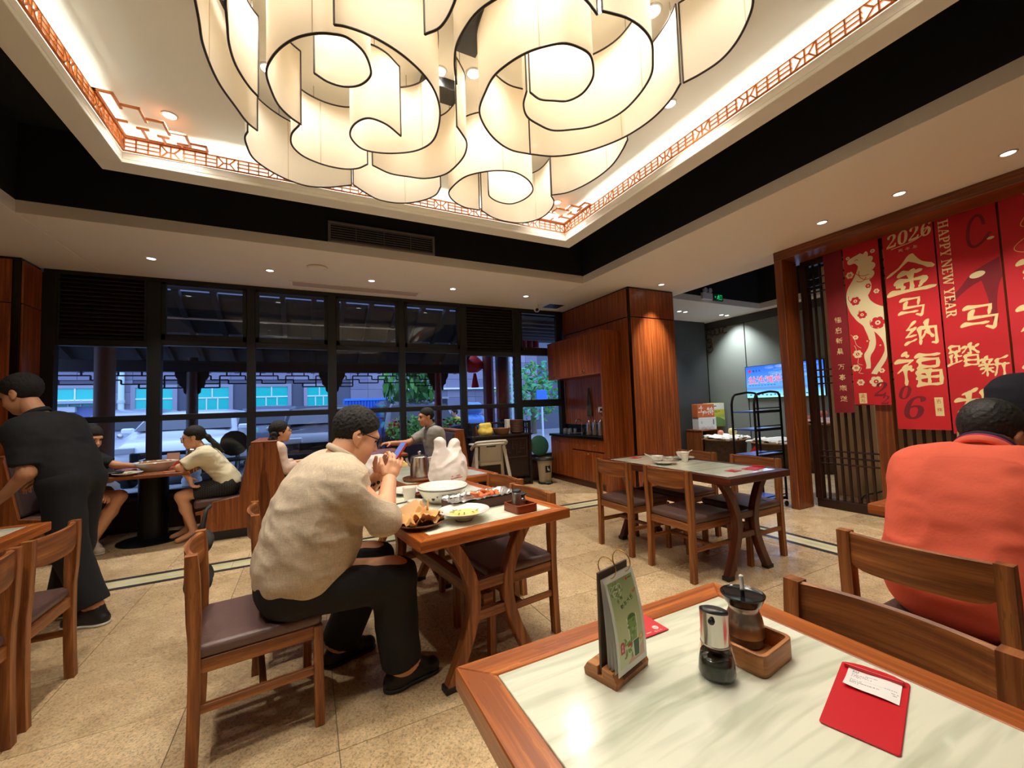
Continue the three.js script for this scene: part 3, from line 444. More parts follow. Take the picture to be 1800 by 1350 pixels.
// ---------------------------------------------------------------- wash stand with wall cabinets
{
  const x0 = 3.9, x1 = 4.262, zs = [-6.31, -6.06, -5.65, -5.24, -4.835];
  const c = thing('kitchen_cabinet', 'tall reddish wood wash stand with wall cupboards and black counter', 'cabinet', [0, 0, 0]);
  obj('side_panel', box(x0 - 0.01, x1, 0, 2.4, -4.832, -4.8, { g: 1 }), MT.veneer, c); obj('back_panel', box(x1 - 0.02, x1, 0.8, 1.76, -6.31, -4.832, { g: 1 }), MT.veneer, c);
  obj('carcass', [box(x0 + 0.02, x1, 0.1, 0.755, -6.31, -4.832), box(x0 + 0.02, x1, 1.765, 2.385, -6.31, -4.832)], mat([70, 28, 12], 0.6), c); obj('top_board', box(x0 - 0.01, x1, 2.385, 2.4, -6.31, -4.832), MT.veneer, c); obj('lower_board', box(x0 - 0.004, x1, 1.745, 1.765, -6.31, -4.832), MT.veneer, c); obj('plinth', box(x0 + 0.02, x1, 0, 0.1, -6.31, -4.832), MT.tabled, c);
  const knob = (y, z, p) => obj('knob', at(lathe([[0, 0.03], [0.012, 0.028], [0.014, 0.022], [0.006, 0.014], [0.006, 0], [0, 0]], 14), 0, y, z, 0, 0, PI / 2).translate(x0 - 0.002, 0, 0), MT.brass, p);
  for (let i = 0; i < 4; i++) {
    const a = zs[i] + 0.003, b = zs[i + 1] - 0.003, kz = i % 2 ? a + 0.035 : b - 0.035; const d = obj('door', box(x0, x0 + 0.018, 1.768, 2.382, a, b, { c: 0.002, g: 1 }), MT.veneer, c); knob(1.82, i === 0 || i === 2 ? b - 0.03 : a + 0.03, d);
    const low = i > 1; if (low) { const w = obj('drawer', box(x0, x0 + 0.018, 0.575, 0.75, a, b, { c: 0.002, g: 1 }), MT.veneer, c); knob(0.665, (a + b) / 2, w); }
    const e = obj('door', box(x0, x0 + 0.018, 0.105, low ? 0.555 : 0.75, a, b, { c: 0.002, g: 1 }), MT.veneer, c); knob(low ? 0.525 : 0.66, kz, e);
  }
  obj('counter', box(x0 - 0.035, x1 - 0.02, 0.758, 0.8, -6.31, -4.834, { c: 0.006 }), MT.blackgloss, c); obj('splashback', box(x1 - 0.035, x1 - 0.02, 0.8, 0.95, -6.31, -4.834), MT.blackgloss, c); obj('basin', [lathe([[0.16, 0.004], [0.165, 0.006], [0.15, 0.0], [0.1, -0.03], [0, -0.035]], 32, 4.06, 0.803, -5.85)], MT.brush, c);
  const f = thing('tap', 'curved chrome tap at the basin', 'tap', [4.16, 0.8, -5.72]); obj('spout', tube([[0, 0, 0], [0, 0.16, 0], [-0.03, 0.235, 0], [-0.08, 0.25, 0], [-0.115, 0.22, 0], [-0.12, 0.18, 0]], 0.009, 28, 8), MT.steel, f); obj('base', cyl(0.02, 0.024, 0.03, 18, 0, 0.015, 0), MT.steel, f); obj('handle', rod([0, 0.03, 0.05], [0, 0.09, 0.055], 0.008), MT.steel, f);
}

// ================================================================ people: distance fields joined smoothly, then meshed
const C = (a, b, r, r2 = r) => { const d = [b[0] - a[0], b[1] - a[1], b[2] - a[2]]; return [0, a, d, 1 / (d[0] ** 2 + d[1] ** 2 + d[2] ** 2 + 1e-9), r, r2]; };
const EL = (c, r, rz = 0) => [1, c, r, Math.cos(rz), Math.sin(rz)];
function dist(q, x, y, z) {
  if (q[0] === 0) { const [, a, d, il, r, r2] = q, X = x - a[0], Y = y - a[1], Z = z - a[2], h = Math.min(1, Math.max(0, (X * d[0] + Y * d[1] + Z * d[2]) * il)), u = X - d[0] * h, v = Y - d[1] * h, w = Z - d[2] * h; return Math.sqrt(u * u + v * v + w * w) - r - (r2 - r) * h; }
  const [, c, r, cs, sn] = q, X0 = x - c[0], Y0 = y - c[1], Z = (z - c[2]) / r[2], X = (X0 * cs + Y0 * sn) / r[0], Y = (Y0 * cs - X0 * sn) / r[1];
  const k0 = Math.sqrt(X * X + Y * Y + Z * Z), k1 = Math.sqrt((X / r[0]) ** 2 + (Y / r[1]) ** 2 + (Z / r[2]) ** 2); return k1 < 1e-6 ? -Math.min(...r) : k0 * (k0 - 1) / k1;
}
const smin = (a, b, k) => { const h = Math.max(k - Math.abs(a - b), 0) / k; return Math.min(a, b) - h * h * k * 0.25; };
const union = (prims, k) => (x, y, z) => { let d = dist(prims[0], x, y, z); for (let i = 1; i < prims.length; i++) d = smin(d, dist(prims[i], x, y, z), k); return d; };
function bounds(prims, m = 0.03) {
  const lo = [9e9, 9e9, 9e9], hi = [-9e9, -9e9, -9e9];
  for (const q of prims) for (let k = 0; k < 3; k++) {
    const v = q[0] === 0 ? [q[1][k] - q[4], q[1][k] + q[4], q[1][k] + q[2][k] - q[5], q[1][k] + q[2][k] + q[5]] : [q[1][k] - Math.max(...q[2]), q[1][k] + Math.max(...q[2])];
    lo[k] = Math.min(lo[k], ...v); hi[k] = Math.max(hi[k], ...v);
  }
  return [lo.map((v) => v - m), hi.map((v) => v + m)];
}
function nets(f, [lo, hi], h) {
  const n = [0, 1, 2].map((k) => Math.ceil((hi[k] - lo[k]) / h) + 1), [nx, ny, nz] = n, F = new Float32Array(nx * ny * nz), id = new Int32Array(nx * ny * nz).fill(-1), pos = [], ix = [];
  for (let k = 0, i = 0; k < nz; k++) for (let j = 0; j < ny; j++) for (let a = 0; a < nx; a++, i++) F[i] = f(lo[0] + a * h, lo[1] + j * h, lo[2] + k * h);
  const I = (a, j, k) => (k * ny + j) * nx + a;
  for (let k = 0; k < nz - 1; k++) for (let j = 0; j < ny - 1; j++) for (let a = 0; a < nx - 1; a++) {
    let s = 0, x = 0, y = 0, z = 0; const c = [];
    for (let q = 0; q < 8; q++) { const v = F[I(a + (q & 1), j + (q >> 1 & 1), k + (q >> 2))]; c.push(v); }
    const in0 = c[0] < 0; if (c.every((v) => v < 0 === in0)) continue;
    for (let q = 0; q < 8; q++) for (const b of [1, 2, 4]) { if (q & b) continue; const u = c[q], v = c[q | b]; if (u < 0 === v < 0) continue; const t = u / (u - v); x += (q & 1) + (b === 1 ? t : 0); y += (q >> 1 & 1) + (b === 2 ? t : 0); z += (q >> 2) + (b === 4 ? t : 0); s++; }
    id[I(a, j, k)] = pos.length / 3; pos.push(lo[0] + (a + x / s) * h, lo[1] + (j + y / s) * h, lo[2] + (k + z / s) * h);
  }
  for (let k = 1; k < nz - 1; k++) for (let j = 1; j < ny - 1; j++) for (let a = 1; a < nx - 1; a++) {
    const u = F[I(a, j, k)] < 0;
    for (const [v, A, B] of [[F[I(a + 1, j, k)], [0, 1, 0], [0, 0, 1]], [F[I(a, j + 1, k)], [0, 0, 1], [1, 0, 0]], [F[I(a, j, k + 1)], [1, 0, 0], [0, 1, 0]]]) {
      if (v < 0 === u) continue; const p = [id[I(a, j, k)], id[I(a - A[0], j - A[1], k - A[2])], id[I(a - A[0] - B[0], j - A[1] - B[1], k - A[2] - B[2])], id[I(a - B[0], j - B[1], k - B[2])]];
      if (p.some((q) => q < 0)) continue; u ? ix.push(p[0], p[1], p[2], p[0], p[2], p[3]) : ix.push(p[0], p[2], p[1], p[0], p[3], p[2]);
    }
  }
  const g = new THREE.BufferGeometry(); g.setAttribute('position', new THREE.Float32BufferAttribute(pos, 3)); g.setIndex(ix); g.computeVertexNormals(); boxUV(g); return g;
}
const blob = (prims, k, h, mod) => { const f = union(prims, k); return nets(mod ? (x, y, z) => mod(x, y, z, f(x, y, z)) : f, bounds(prims, 0.03 + h), h); };
const lerp3 = (a, b, t) => [0, 1, 2].map((k) => mix(a[k], b[k], t)), plane = (p, d) => { const L = Math.hypot(...d); return (x, y, z) => ((x - p[0]) * d[0] + (y - p[1]) * d[1] + (z - p[2]) * d[2]) / L; };
// head facing +x, its centre at the origin; f = fullness of the face
function headGeo(h, f = 0, long = 0) {
  const P = [EL([-0.012, 0.035, 0], [0.098, 0.088, 0.076]), EL([0.028, -0.03, 0], [0.066, 0.082, 0.06 + f * 0.008]), EL([0.028, -0.072, 0], [0.056, 0.046, 0.05 + f * 0.016]), C([0.066, -0.1, -0.006], [0.066, -0.1, 0.006], 0.017), C([0.083, 0.024, -0.03], [0.083, 0.024, 0.03], 0.013)];
  for (const s of [-1, 1]) P.push(EL([0.05, -0.045, s * 0.036], [0.034, 0.036, 0.026 + f * 0.008]));
  if (f) P.push(EL([0.022, -0.105, 0], [0.062, 0.036, 0.058]));
  const base = union(P, 0.03), N = [C([0.088, 0.006, 0], [0.111, -0.034, 0], 0.0075, 0.0115), C([0.1, -0.038, -0.012], [0.1, -0.038, 0.012], 0.009), C([0.089, -0.061, -0.014], [0.089, -0.061, 0.014], 0.0085), C([0.086, -0.074, -0.012], [0.086, -0.074, 0.012], 0.009)];
  const E = [-1, 1].map((s) => [EL([-0.008, -0.006, s * 0.077], [0.021, 0.034, 0.011], 0.25), C([-0.002, -0.03, s * 0.074], [0.002, -0.036, s * 0.076], 0.009)]).flat();
  const fn = (x, y, z) => { let d = base(x, y, z); for (const q of N) d = smin(d, dist(q, x, y, z), 0.012); const az = Math.abs(z); d = Math.max(d, -smin(Math.hypot(x - 0.098, y - 0.003, az - 0.031) - 0.017, 1, 0.01)); for (const q of E) d = smin(d, dist(q, x, y, z), 0.008); return Math.max(d, 0.011 - Math.hypot(x + 0.002, y - 0.002, az - 0.092)); };
  return nets(fn, [[-0.14, -0.16, -0.12], [0.14, 0.145, 0.12]], h);
}
function hairGeo(h, o = {}) {
  const f0 = EL([-0.014, 0.04, 0], [0.104 + (o.puff ?? 0), 0.096 + (o.puff ?? 0), 0.083 + (o.puff ?? 0)]), ex = o.strands ?? [];
  const [px, py] = o.front ?? [0.078, 0.072], [qx, qy] = o.nape ?? [-0.045, -0.07], L = Math.hypot(px - qx, py - qy), nx = -(py - qy) / L, ny = (px - qx) / L;
  const fn = (x, y, z) => {
    let d = dist(f0, x, y, z) + (noise3(x * 240, y * 160, z * 240, 5) - 0.5) * (o.fuzz ?? 0.007); const cut = -(nx * (x - px) + ny * (y - py)); d = -smin(-d, -cut, 0.012); if (o.side !== undefined) d = Math.max(d, Math.min(o.side - y, x > -0.03 ? 9 : -9) * (x > -0.03 ? 1 : 1));
    for (const q of ex) d = smin(d, dist(q, x, y, z) + (noise3(x * 60, y * 40, z * 60, 8) - 0.5) * 0.012, 0.02); return d;
  };
  const b = bounds([f0, ...ex], 0.02); return nets(fn, b, h);
}
// hand: wrist at the origin, fingers along +x, palm facing -y, thumb on the +z side (times s)
function handGeo(s, curl = [0.5, 0.5, 0.5, 0.5], th = [0.5, -0.35, 0.75], h = 0.0038) {
  const P = [C([0, 0, 0], [0.03, 0, 0], 0.025, 0.024), EL([0.055, 0, 0], [0.048, 0.016, 0.042])], T = [];
  [[-0.03, 0.058], [-0.0105, 0.072], [0.0105, 0.078], [0.031, 0.07]].forEach(([z, len], i) => {
    let p = [0.088 - Math.abs(i - 2) * 0.004, 0.002, z * s], a = 0; T.push(C([0.04, 0, z * 0.7 * s], p, 0.012, 0.0105));
    [0.45, 0.31, 0.24].forEach((k, j) => { a += curl[i] * (j ? 1.15 : 0.9); const q = [p[0] + Math.cos(a) * len * k, p[1] - Math.sin(a) * len * k, p[2] + z * s * 0.1]; T.push(C(p, q, 0.0098 - j * 0.0012, 0.0088 - j * 0.0012)); p = q; });
  });
  const L = Math.hypot(...th), d = th.map((v) => v / L), a = [0.022, -0.006, 0.03 * s], b = [a[0] + d[0] * 0.042, a[1] + d[1] * 0.042, a[2] + d[2] * 0.042 * s], e = [b[0] + d[0] * 0.03 + 0.008, b[1] + d[1] * 0.03 - 0.004, b[2] + d[2] * 0.02 * s];
  T.push(C(a, b, 0.015, 0.0115), C(b, e, 0.0112, 0.009)); const f = union(P, 0.02);
  return nets((x, y, z) => { let v = f(x, y, z); for (const q of T) v = smin(v, dist(q, x, y, z), 0.006); return v; }, bounds([...P, ...T], 0.01), h);
}
function orient(g, p, dir, palm) {   // fingers along dir, palm towards palm
  const x = V(...dir).normalize(), y = V(...palm).negate(), z = V().crossVectors(x, y).normalize(); y.crossVectors(z, x); return g.applyMatrix4(new THREE.Matrix4().makeBasis(x, y, z).setPosition(...p));
}
const skinM = (c) => mat(c, 0.5, { bumpMap: fine, bumpScale: 0.0002 });
const SKIN = skinM([226, 168, 130]), SKIN2 = skinM([206, 148, 112]), HAIR = mat([24, 20, 19], 0.8, { bumpMap: fine, bumpScale: 0.001 });
function cloth(c, s = 0, size = 0.004) { return mat(c, 0.88, { bumpMap: fine, bumpScale: size * 0.15 }); }
const wr = (amp, fx, fy, fz, s) => (x, y, z, d) => d + amp * (Math.abs(noise3(x * fx, y * fy, z * fz, s) - 0.5) * 2 - 0.5) + amp * 0.4 * (noise3(x * fx * 2.3, y * fy * 2.3, z * fz * 2.3, s + 4) - 0.5);
/* J: joints in metres, +x ahead, +y up, +z to the person's right. a: arm radii, l: leg radii, t: torso blobs [x, y, half width, radius] from pelvis to chest */
function person(o) {
  const J = o.J, t = thing('person', o.label, 'person', o.p, o.turn), h = o.cell ?? 0.013, [a1, a2, a3] = o.a ?? [0.048, 0.04, 0.028], [l1, l2, l3] = o.l ?? [0.085, 0.06, 0.042], sk = o.skin ?? SKIN, torso = o.t;
  const sides = ['R', 'L'], hd = o.head ?? 1, HM = new THREE.Matrix4().compose(V(...J.head), new THREE.Quaternion().setFromEuler(new THREE.Euler(J.roll ?? 0, J.yaw ?? 0, J.pitch ?? 0, 'YZX')), V(hd, hd, hd));
  // the body itself, one continuous skin
  const core = []; for (const [x, y, w, r] of torso) core.push(C([x, y, -w], [x, y, w], r * 0.86));
  const sk0 = [...core, C(J.neck, lerp3(J.neck, J.head, 0.62), o.nr ?? 0.058, (o.nr ?? 0.058) * 0.95)];
  for (const s of sides) { sk0.push(C(J['sh' + s], J['el' + s], a1, a2), C(J['el' + s], J['wr' + s], a2, a3), C(J['hip' + s], J['kn' + s], l1, l2), C(J['kn' + s], lerp3(J['kn' + s], J['an' + s], 0.35), l2, l2 * 0.98), C(lerp3(J['kn' + s], J['an' + s], 0.35), J['an' + s], l2 * 0.98, l3)); sk0.push(C(J['an' + s], J['toe' + s], l3 * 0.85, 0.026)); }
  const parts = [blob(sk0, 0.03, h), headGeo(o.hcell ?? 0.006, o.full ?? 0).applyMatrix4(HM)];
  for (const s of sides) { const H = J['hand' + s]; if (H) parts.push(orient(handGeo(s === 'R' ? (H[4] ?? -1) : (H[4] ?? 1), H[2], H[3], o.handcell ?? 0.005), J['wr' + s], H[0], H[1])); }
  const body = obj('body', parts, sk, t);
  // shirt
  const S = o.shirt, sp = torso.slice(S.from ?? 0).map(([x, y, w, r]) => C([x, y, -w], [x, y, w], r)); sp.push(C(J.shR, J.shL, S.yoke ?? 0.075)); if (S.back) sp.push(...S.back);
  const sleeves = [], sf = S.sleeve ?? 0.7;
  for (const s of sides) { const e = sf <= 1 ? lerp3(J['sh' + s], J['el' + s], sf) : lerp3(J['el' + s], J['wr' + s], sf - 1), q = [C(J['sh' + s], sf <= 1 ? e : J['el' + s], a1 + (S.loose ?? 0.016) + 0.008, (sf <= 1 ? a2 : a2) + (S.loose ?? 0.016) + 0.004)]; if (sf > 1) q.push(C(J['el' + s], e, a2 + (S.loose ?? 0.016), mix(a2, a3, sf - 1) + (S.loose ?? 0.016))); const from = sf <= 1 ? J['sh' + s] : J['el' + s]; sleeves.push([q, plane(lerp3(from, e, 0.97), [e[0] - from[0], e[1] - from[1], e[2] - from[2]])]); }
  const tf = union(sp, S.k ?? 0.09), hem = S.hem ? plane(S.hem[0], S.hem[1]) : null, neckCut = plane([J.neck[0], J.neck[1] + (S.collarY ?? 0.0), J.neck[2]], [J.head[0] - J.neck[0], J.head[1] - J.neck[1], J.head[2] - J.neck[2]]), rk = S.wr ?? wr(0.008, 8, 18, 8, 3);
  const sf_ = (x, y, z) => { let d = tf(x, y, z); if (hem) d = Math.max(d, hem(x, y, z)); for (const [q, c] of sleeves) { let e = dist(q[0], x, y, z); if (q[1]) e = smin(e, dist(q[1], x, y, z), 0.03); d = smin(d, Math.max(e, c(x, y, z)), 0.045); } const nd = Math.hypot(x - J.neck[0], z - J.neck[2]); if (nd < 0.12) d = Math.max(d, neckCut(x, y, z) - 0.012); return rk(x, y, z, d); };
  const shirt = obj('shirt', nets(sf_, bounds([...sp, ...sleeves.flatMap((q) => q[0])], 0.04), S.cell ?? h * 0.8), S.m, t);
  if (S.collar) { const nk = V(...J.neck), dr = V(J.head[0] - J.neck[0], J.head[1] - J.neck[1], J.head[2] - J.neck[2]).normalize(), q = new THREE.Quaternion().setFromUnitVectors(V(0, 1, 0), dr); for (const [r, y, tt, m] of S.collar) obj('collar', new THREE.TorusGeometry(r, tt, 8, 36).rotateX(PI / 2).scale(1, 1.7, 1).applyQuaternion(q).translate(nk.x + dr.x * y, nk.y + dr.y * y, nk.z + dr.z * y), m, shirt); }
  if (S.cuff) for (const s of sides) { const e = lerp3(J['sh' + s], J['el' + s], sf), d = V(J['el' + s][0] - J['sh' + s][0], J['el' + s][1] - J['sh' + s][1], J['el' + s][2] - J['sh' + s][2]).normalize(); obj('cuff', new THREE.TorusGeometry(a2 + (S.loose ?? 0.016) + 0.006, 0.011, 8, 30).rotateX(PI / 2).applyQuaternion(new THREE.Quaternion().setFromUnitVectors(V(0, 1, 0), d)).translate(...e), S.cuff, shirt); }
  // trousers, shorts or a skirt
  const B = o.legs; if (B) {
    const bp = [C([torso[0][0], torso[0][1], -torso[0][2]], [torso[0][0], torso[0][1], torso[0][2]], torso[0][3] * 0.97)], lf = B.len ?? 2, g = 0.014 + (B.loose ?? 0), cuts = [];
    for (const s of sides) { const k = J['kn' + s], e = lf <= 1 ? lerp3(J['hip' + s], k, lf) : lerp3(k, J['an' + s], lf - 1), q = [C(J['hip' + s], lf <= 1 ? e : k, l1 + g, mix(l1, l2, Math.min(1, lf)) + g)]; if (lf > 1) q.push(C(k, e, l2 + g, mix(l2, l3, lf - 1) + g * 1.4)); const fr = lf <= 1 ? J['hip' + s] : k; cuts.push([q, plane(lerp3(fr, e, 0.985), [e[0] - fr[0], e[1] - fr[1], e[2] - fr[2]])]); }
    if (B.skirt) cuts.push([[C(lerp3(J.hipR, J.hipL, 0.5), lerp3(lerp3(J.knR, J.knL, 0.5), J.hipR, 1 - lf), 0.12, 0.1)], cuts[0][1]]);
    const pf = union(bp, 0.05), top = plane([torso[0][0], torso[0][1] + (B.top ?? 0.12), 0], B.topd ?? [0.15, 1, 0]), wk = B.wr ?? wr(0.007, 14, 8, 14, 13);
    obj(B.name ?? 'trousers', nets((x, y, z) => { let d = pf(x, y, z); for (const [q, c] of cuts) { let e = dist(q[0], x, y, z); if (q[1]) e = smin(e, dist(q[1], x, y, z), 0.035); d = smin(d, Math.max(e, c(x, y, z)), 0.05); } return wk(x, y, z, Math.max(d, top(x, y, z))); }, bounds([...bp, ...cuts.flatMap((q) => q[0])], 0.03), h * 0.9), B.m, t);
  }
  if (o.shoes) for (const s of sides) {
    const A = J['an' + s], T = J['toe' + s], hl = [A[0] - (T[0] - A[0]) * 0.32, T[1], A[2] - (T[2] - A[2]) * 0.32], q = [C(hl, T, 0.038, 0.038), C([A[0], A[1] - 0.02, A[2]], lerp3(A, T, 0.55), 0.046, 0.04), C(lerp3(hl, T, 0.15), [A[0], A[1] + 0.01, A[2]], 0.04)];
    const fy = T[1] - 0.036, f = union(q, 0.035); const sh = obj('shoe', nets((x, y, z) => Math.max(f(x, y, z), fy + 0.012 - y), bounds(q), 0.009), o.shoes, t); obj('sole', nets((x, y, z) => Math.max(f(x, Math.max(y, fy + 0.02), z) - 0.004, fy - y, y - fy - 0.02), bounds(q), 0.008), o.sole ?? MT.black, sh);
  }
  const hair = o.hair !== null ? obj('hair', hairGeo(o.haircell ?? 0.006, o.hair ?? {}).applyMatrix4(HM), o.hairM ?? HAIR, t) : null;
  const put = (n, g, m) => obj(n, g.applyMatrix4(HM), m, t);
  for (const s of [-1, 1]) { put('eye', ball(0.0115, 0.087, 0.003, s * 0.031, 0.7, 0.55, 1.2, 12), o.eyeM ?? mat([40, 28, 24], 0.25)); put('eyebrow', tube([[0.098, 0.021, s * 0.014], [0.096, 0.026, s * 0.03], [0.084, 0.022, s * 0.047]], 0.003, 10, 5), HAIR); }
  put('mouth', mg([tube([[0.091, -0.068, -0.02], [0.098, -0.0675, 0], [0.091, -0.068, 0.02]], 0.0032, 10, 6)]), mat([168, 84, 76], 0.5));
  if (o.glasses) {
    const g = [], r = 0.0022; for (const s of [-1, 1]) { const c = []; for (let i = 0; i < 14; i++) { const a = i / 14 * 2 * PI; c.push([0.112 - Math.abs(Math.cos(a)) * 0.002, 0.0 + 0.02 * Math.sin(a) * (1 - 0.15 * Math.sin(a)), s * 0.034 + 0.026 * Math.cos(a)]); } g.push(tube(c, r, 28, 6, true)); g.push(tube([[0.11, 0.012, s * 0.06], [0.06, 0.014, s * 0.075], [0.0, 0.012, s * 0.083], [-0.012, -0.002, s * 0.084]], r * 1.1, 16, 6)); }
    g.push(tube([[0.112, 0.004, -0.009], [0.118, 0.008, 0], [0.112, 0.004, 0.009]], r, 8, 5)); const fr = put('glasses', mg(g), o.glasses); for (const s of [-1, 1]) obj('lens', at(new THREE.CircleGeometry(0.024, 20).scale(1, 0.8, 1), 0.1115, 0, s * 0.034, 0, PI / 2, 0).applyMatrix4(HM), MT.glass, fr);
  }
  return t;
}
// ---- the man in the beige linen shirt, bent over his phone
{
  const lin = mat(white, 0.92, { map: tex(512, 512, (u, v) => { const a = pn(u * 160, v * 24, 160, 24, 3), b = pn(u * 24, v * 160, 24, 160, 4), c = fbm(u, v, 12, 12, 3, 9), k = 0.86 + 0.16 * a * b + 0.1 * c; return [206 * k, 188 * k, 162 * k]; }, { size: [0.3, 0.3] }), bumpMap: fine, bumpScale: 0.0008 });
  const base = wr(0.012, 6, 15, 6, 21), man = person({
    label: 'heavy man with glasses in a beige linen shirt looking at his phone', p: [-0.1, 0, -2.165], turn: 0.117, cell: 0.011, hcell: 0.0042, haircell: 0.0042, handcell: 0.0036, full: 1, head: 1.07, nr: 0.077,
    t: [[0.035, 0.585, 0.09, 0.158], [0.11, 0.7, 0.085, 0.182], [0.14, 0.84, 0.085, 0.185], [0.19, 0.96, 0.085, 0.135]],
    a: [0.066, 0.052, 0.034], l: [0.105, 0.085, 0.06],
    J: { neck: [0.245, 1.075, 0], head: [0.318, 1.185, 0], pitch: -0.42, yaw: 0, shR: [0.225, 0.99, 0.2], elR: [0.375, 0.812, 0.27], wrR: [0.445, 0.965, 0.125], shL: [0.225, 0.99, -0.2], elL: [0.375, 0.812, -0.22], wrL: [0.435, 0.965, -0.03],
      hipR: [0.03, 0.555, 0.11], hipL: [0.03, 0.555, -0.11], knR: [0.44, 0.515, 0.16], knL: [0.42, 0.515, -0.14], anR: [0.475, 0.1, 0.16], anL: [0.27, 0.1, -0.22], toeR: [0.63, 0.036, 0.15], toeL: [0.42, 0.036, -0.24],
      handR: [[0.42, 0.84, -0.25], [-0.15, 0.1, -0.98], [0.25, 0.4, 0.5, 0.42], [0.75, -0.25, 0.6]], handL: [[0.5, 0.8, 0.35], [-0.1, 0.2, 0.98], [0.4, 0.55, 0.6, 0.5], [0.75, -0.25, 0.6]] },
    shirt: { m: lin, sleeve: 1.2, loose: 0.014, yoke: 0.09, k: 0.11, cell: 0.0085, hem: [[0.1, 0.485, 0], [0.42, -0.88, 0]], collarY: 0.02, collar: [[0.083, 0.028, 0.009, lin]], wr: (x, y, z, d) => base(x, y, z, d) + 0.007 * (Math.abs(noise3((x + y) * 17, (y - x) * 5, z * 7, 31) - 0.5) * 2 - 0.5) * clamp(1.6 - Math.abs(y - 0.88) * 6) },
    legs: { m: mat([17, 17, 19], 0.85, { bumpMap: fine, bumpScale: 0.0012 }), len: 2, loose: 0.008, top: 0.06 }, shoes: mat([20, 20, 21], 0.45), sole: mat([28, 28, 29], 0.6),
    hair: { front: [0.082, 0.062], nape: [-0.06, -0.062], fuzz: 0.009, puff: 0.003 }, glasses: MT.blackgloss,
  });
  for (let i = 0; i < 12; i++) { const a = i / 12 * 2 * PI; obj('bracelet_bead', ball(0.0095, 0.428 + 0.042 * Math.cos(a), 0.935 + 0.016 * Math.cos(a), -0.05 + 0.042 * Math.sin(a), 1, 1, 1, 10), mat([38, 20, 18], 0.2), man); }
  const q = thing('phone', 'smartphone with red case held by the man in beige', 'phone', [0.407, 1.075, -2.165], 0.117); q.rotation.set(0.0, 0.117, -0.62, 'YXZ');
  obj('case', rbox(0.011, 0.15, 0.074, 0.005, 0.003, 0, 0), mat([182, 52, 34], 0.4), q); obj('screen', rbox(0.004, 0.144, 0.068, 0.0018, -0.0035, 0, 0), mat([30, 36, 60], 0.15, { emissive: new THREE.Color(0.2, 0.26, 0.6), emissiveIntensity: 0.8 }), q);
}
const dark = (c = [24, 26, 30]) => cloth(c);
// ---- waiter in black, stooping to the table at the edge of the picture
person({ label: 'waiter in a black shirt and trousers stooping with one arm reaching down', p: [-1.4, 0, -3.78], turn: PI - 0.25, cell: 0.013, skin: SKIN2,
  t: [[0.0, 0.92, 0.07, 0.115], [0.03, 1.05, 0.065, 0.115], [0.1, 1.19, 0.085, 0.12], [0.15, 1.28, 0.08, 0.09]], a: [0.05, 0.04, 0.028], l: [0.085, 0.062, 0.045],
  J: { neck: [0.2, 1.35, 0], head: [0.29, 1.5, 0], pitch: -0.4, shR: [0.16, 1.27, 0.17], elR: [0.06, 1.08, 0.2], wrR: [0.26, 0.93, 0.15], shL: [0.15, 1.25, -0.17], elL: [0.1, 1.0, -0.2], wrL: [0.24, 0.86, -0.17], hipR: [0, 0.9, 0.09], hipL: [0, 0.9, -0.09], knR: [0.04, 0.48, 0.1], knL: [-0.06, 0.49, -0.1], anR: [0.12, 0.09, 0.1], anL: [-0.2, 0.11, -0.1], toeR: [0.26, 0.036, 0.11], toeL: [-0.06, 0.036, -0.1], handR: [[0.9, -0.4, 0], [0, -1, 0], [0.5, 0.5, 0.5, 0.5]], handL: [[0.8, -0.6, 0], [0, -0.5, 0.8], [0.6, 0.6, 0.6, 0.6]] },
  shirt: { m: dark(), sleeve: 0.85, loose: 0.024, hem: [[0, 0.84, 0], [0, -1, 0]], collar: [[0.064, 0.02, 0.01, dark()]] }, legs: { m: dark([20, 21, 24]), len: 1.95, loose: 0.012 }, shoes: mat([22, 22, 24], 0.4), sole: mat([200, 196, 186], 0.6), hair: { front: [0.085, 0.055], nape: [-0.04, -0.075], puff: 0.004 } });
// ---- boy in black at the corner table
person({ label: 'young man in black T-shirt and grey shorts reaching over the corner table', p: [-2.2, 0, -5.78], turn: -0.1, cell: 0.014, skin: SKIN,
  t: [[0.0, 0.55, 0.07, 0.12], [0.03, 0.68, 0.065, 0.12], [0.07, 0.82, 0.08, 0.115], [0.09, 0.93, 0.075, 0.085]], a: [0.046, 0.036, 0.026], l: [0.085, 0.06, 0.04],
  J: { neck: [0.12, 1.0, 0], head: [0.19, 1.135, 0.0], pitch: -0.32, yaw: -0.5, shR: [0.1, 0.93, 0.17], elR: [0.16, 0.74, 0.25], wrR: [0.33, 0.58, 0.2], shL: [0.1, 0.93, -0.17], elL: [0.32, 0.82, -0.2], wrL: [0.55, 0.8, -0.14], hipR: [0.02, 0.52, 0.09], hipL: [0.02, 0.52, -0.09], knR: [0.27, 0.5, 0.32], knL: [0.46, 0.52, 0.06], anR: [0.12, 0.1, 0.25], anL: [0.28, 0.1, 0.14], toeR: [0.2, 0.036, 0.36], toeL: [0.4, 0.036, 0.26], handR: [[0.8, -0.3, 0.2], [0, -1, 0.2], [0.5, 0.5, 0.5, 0.5]], handL: [[0.97, -0.1, 0.1], [0, -1, 0], [0.35, 0.35, 0.35, 0.35]] },
  shirt: { m: dark([26, 28, 34]), sleeve: 0.8, loose: 0.024, hem: [[0, 0.5, 0], [0, -1, 0]], collar: [[0.062, 0.012, 0.007, dark()]] }, legs: { m: cloth([120, 122, 112]), len: 0.72, loose: 0.03, name: 'shorts' }, shoes: mat([216, 206, 190], 0.6), sole: mat([230, 226, 216], 0.6), hair: { front: [0.09, 0.05], nape: [-0.04, -0.06], puff: 0.006 } });
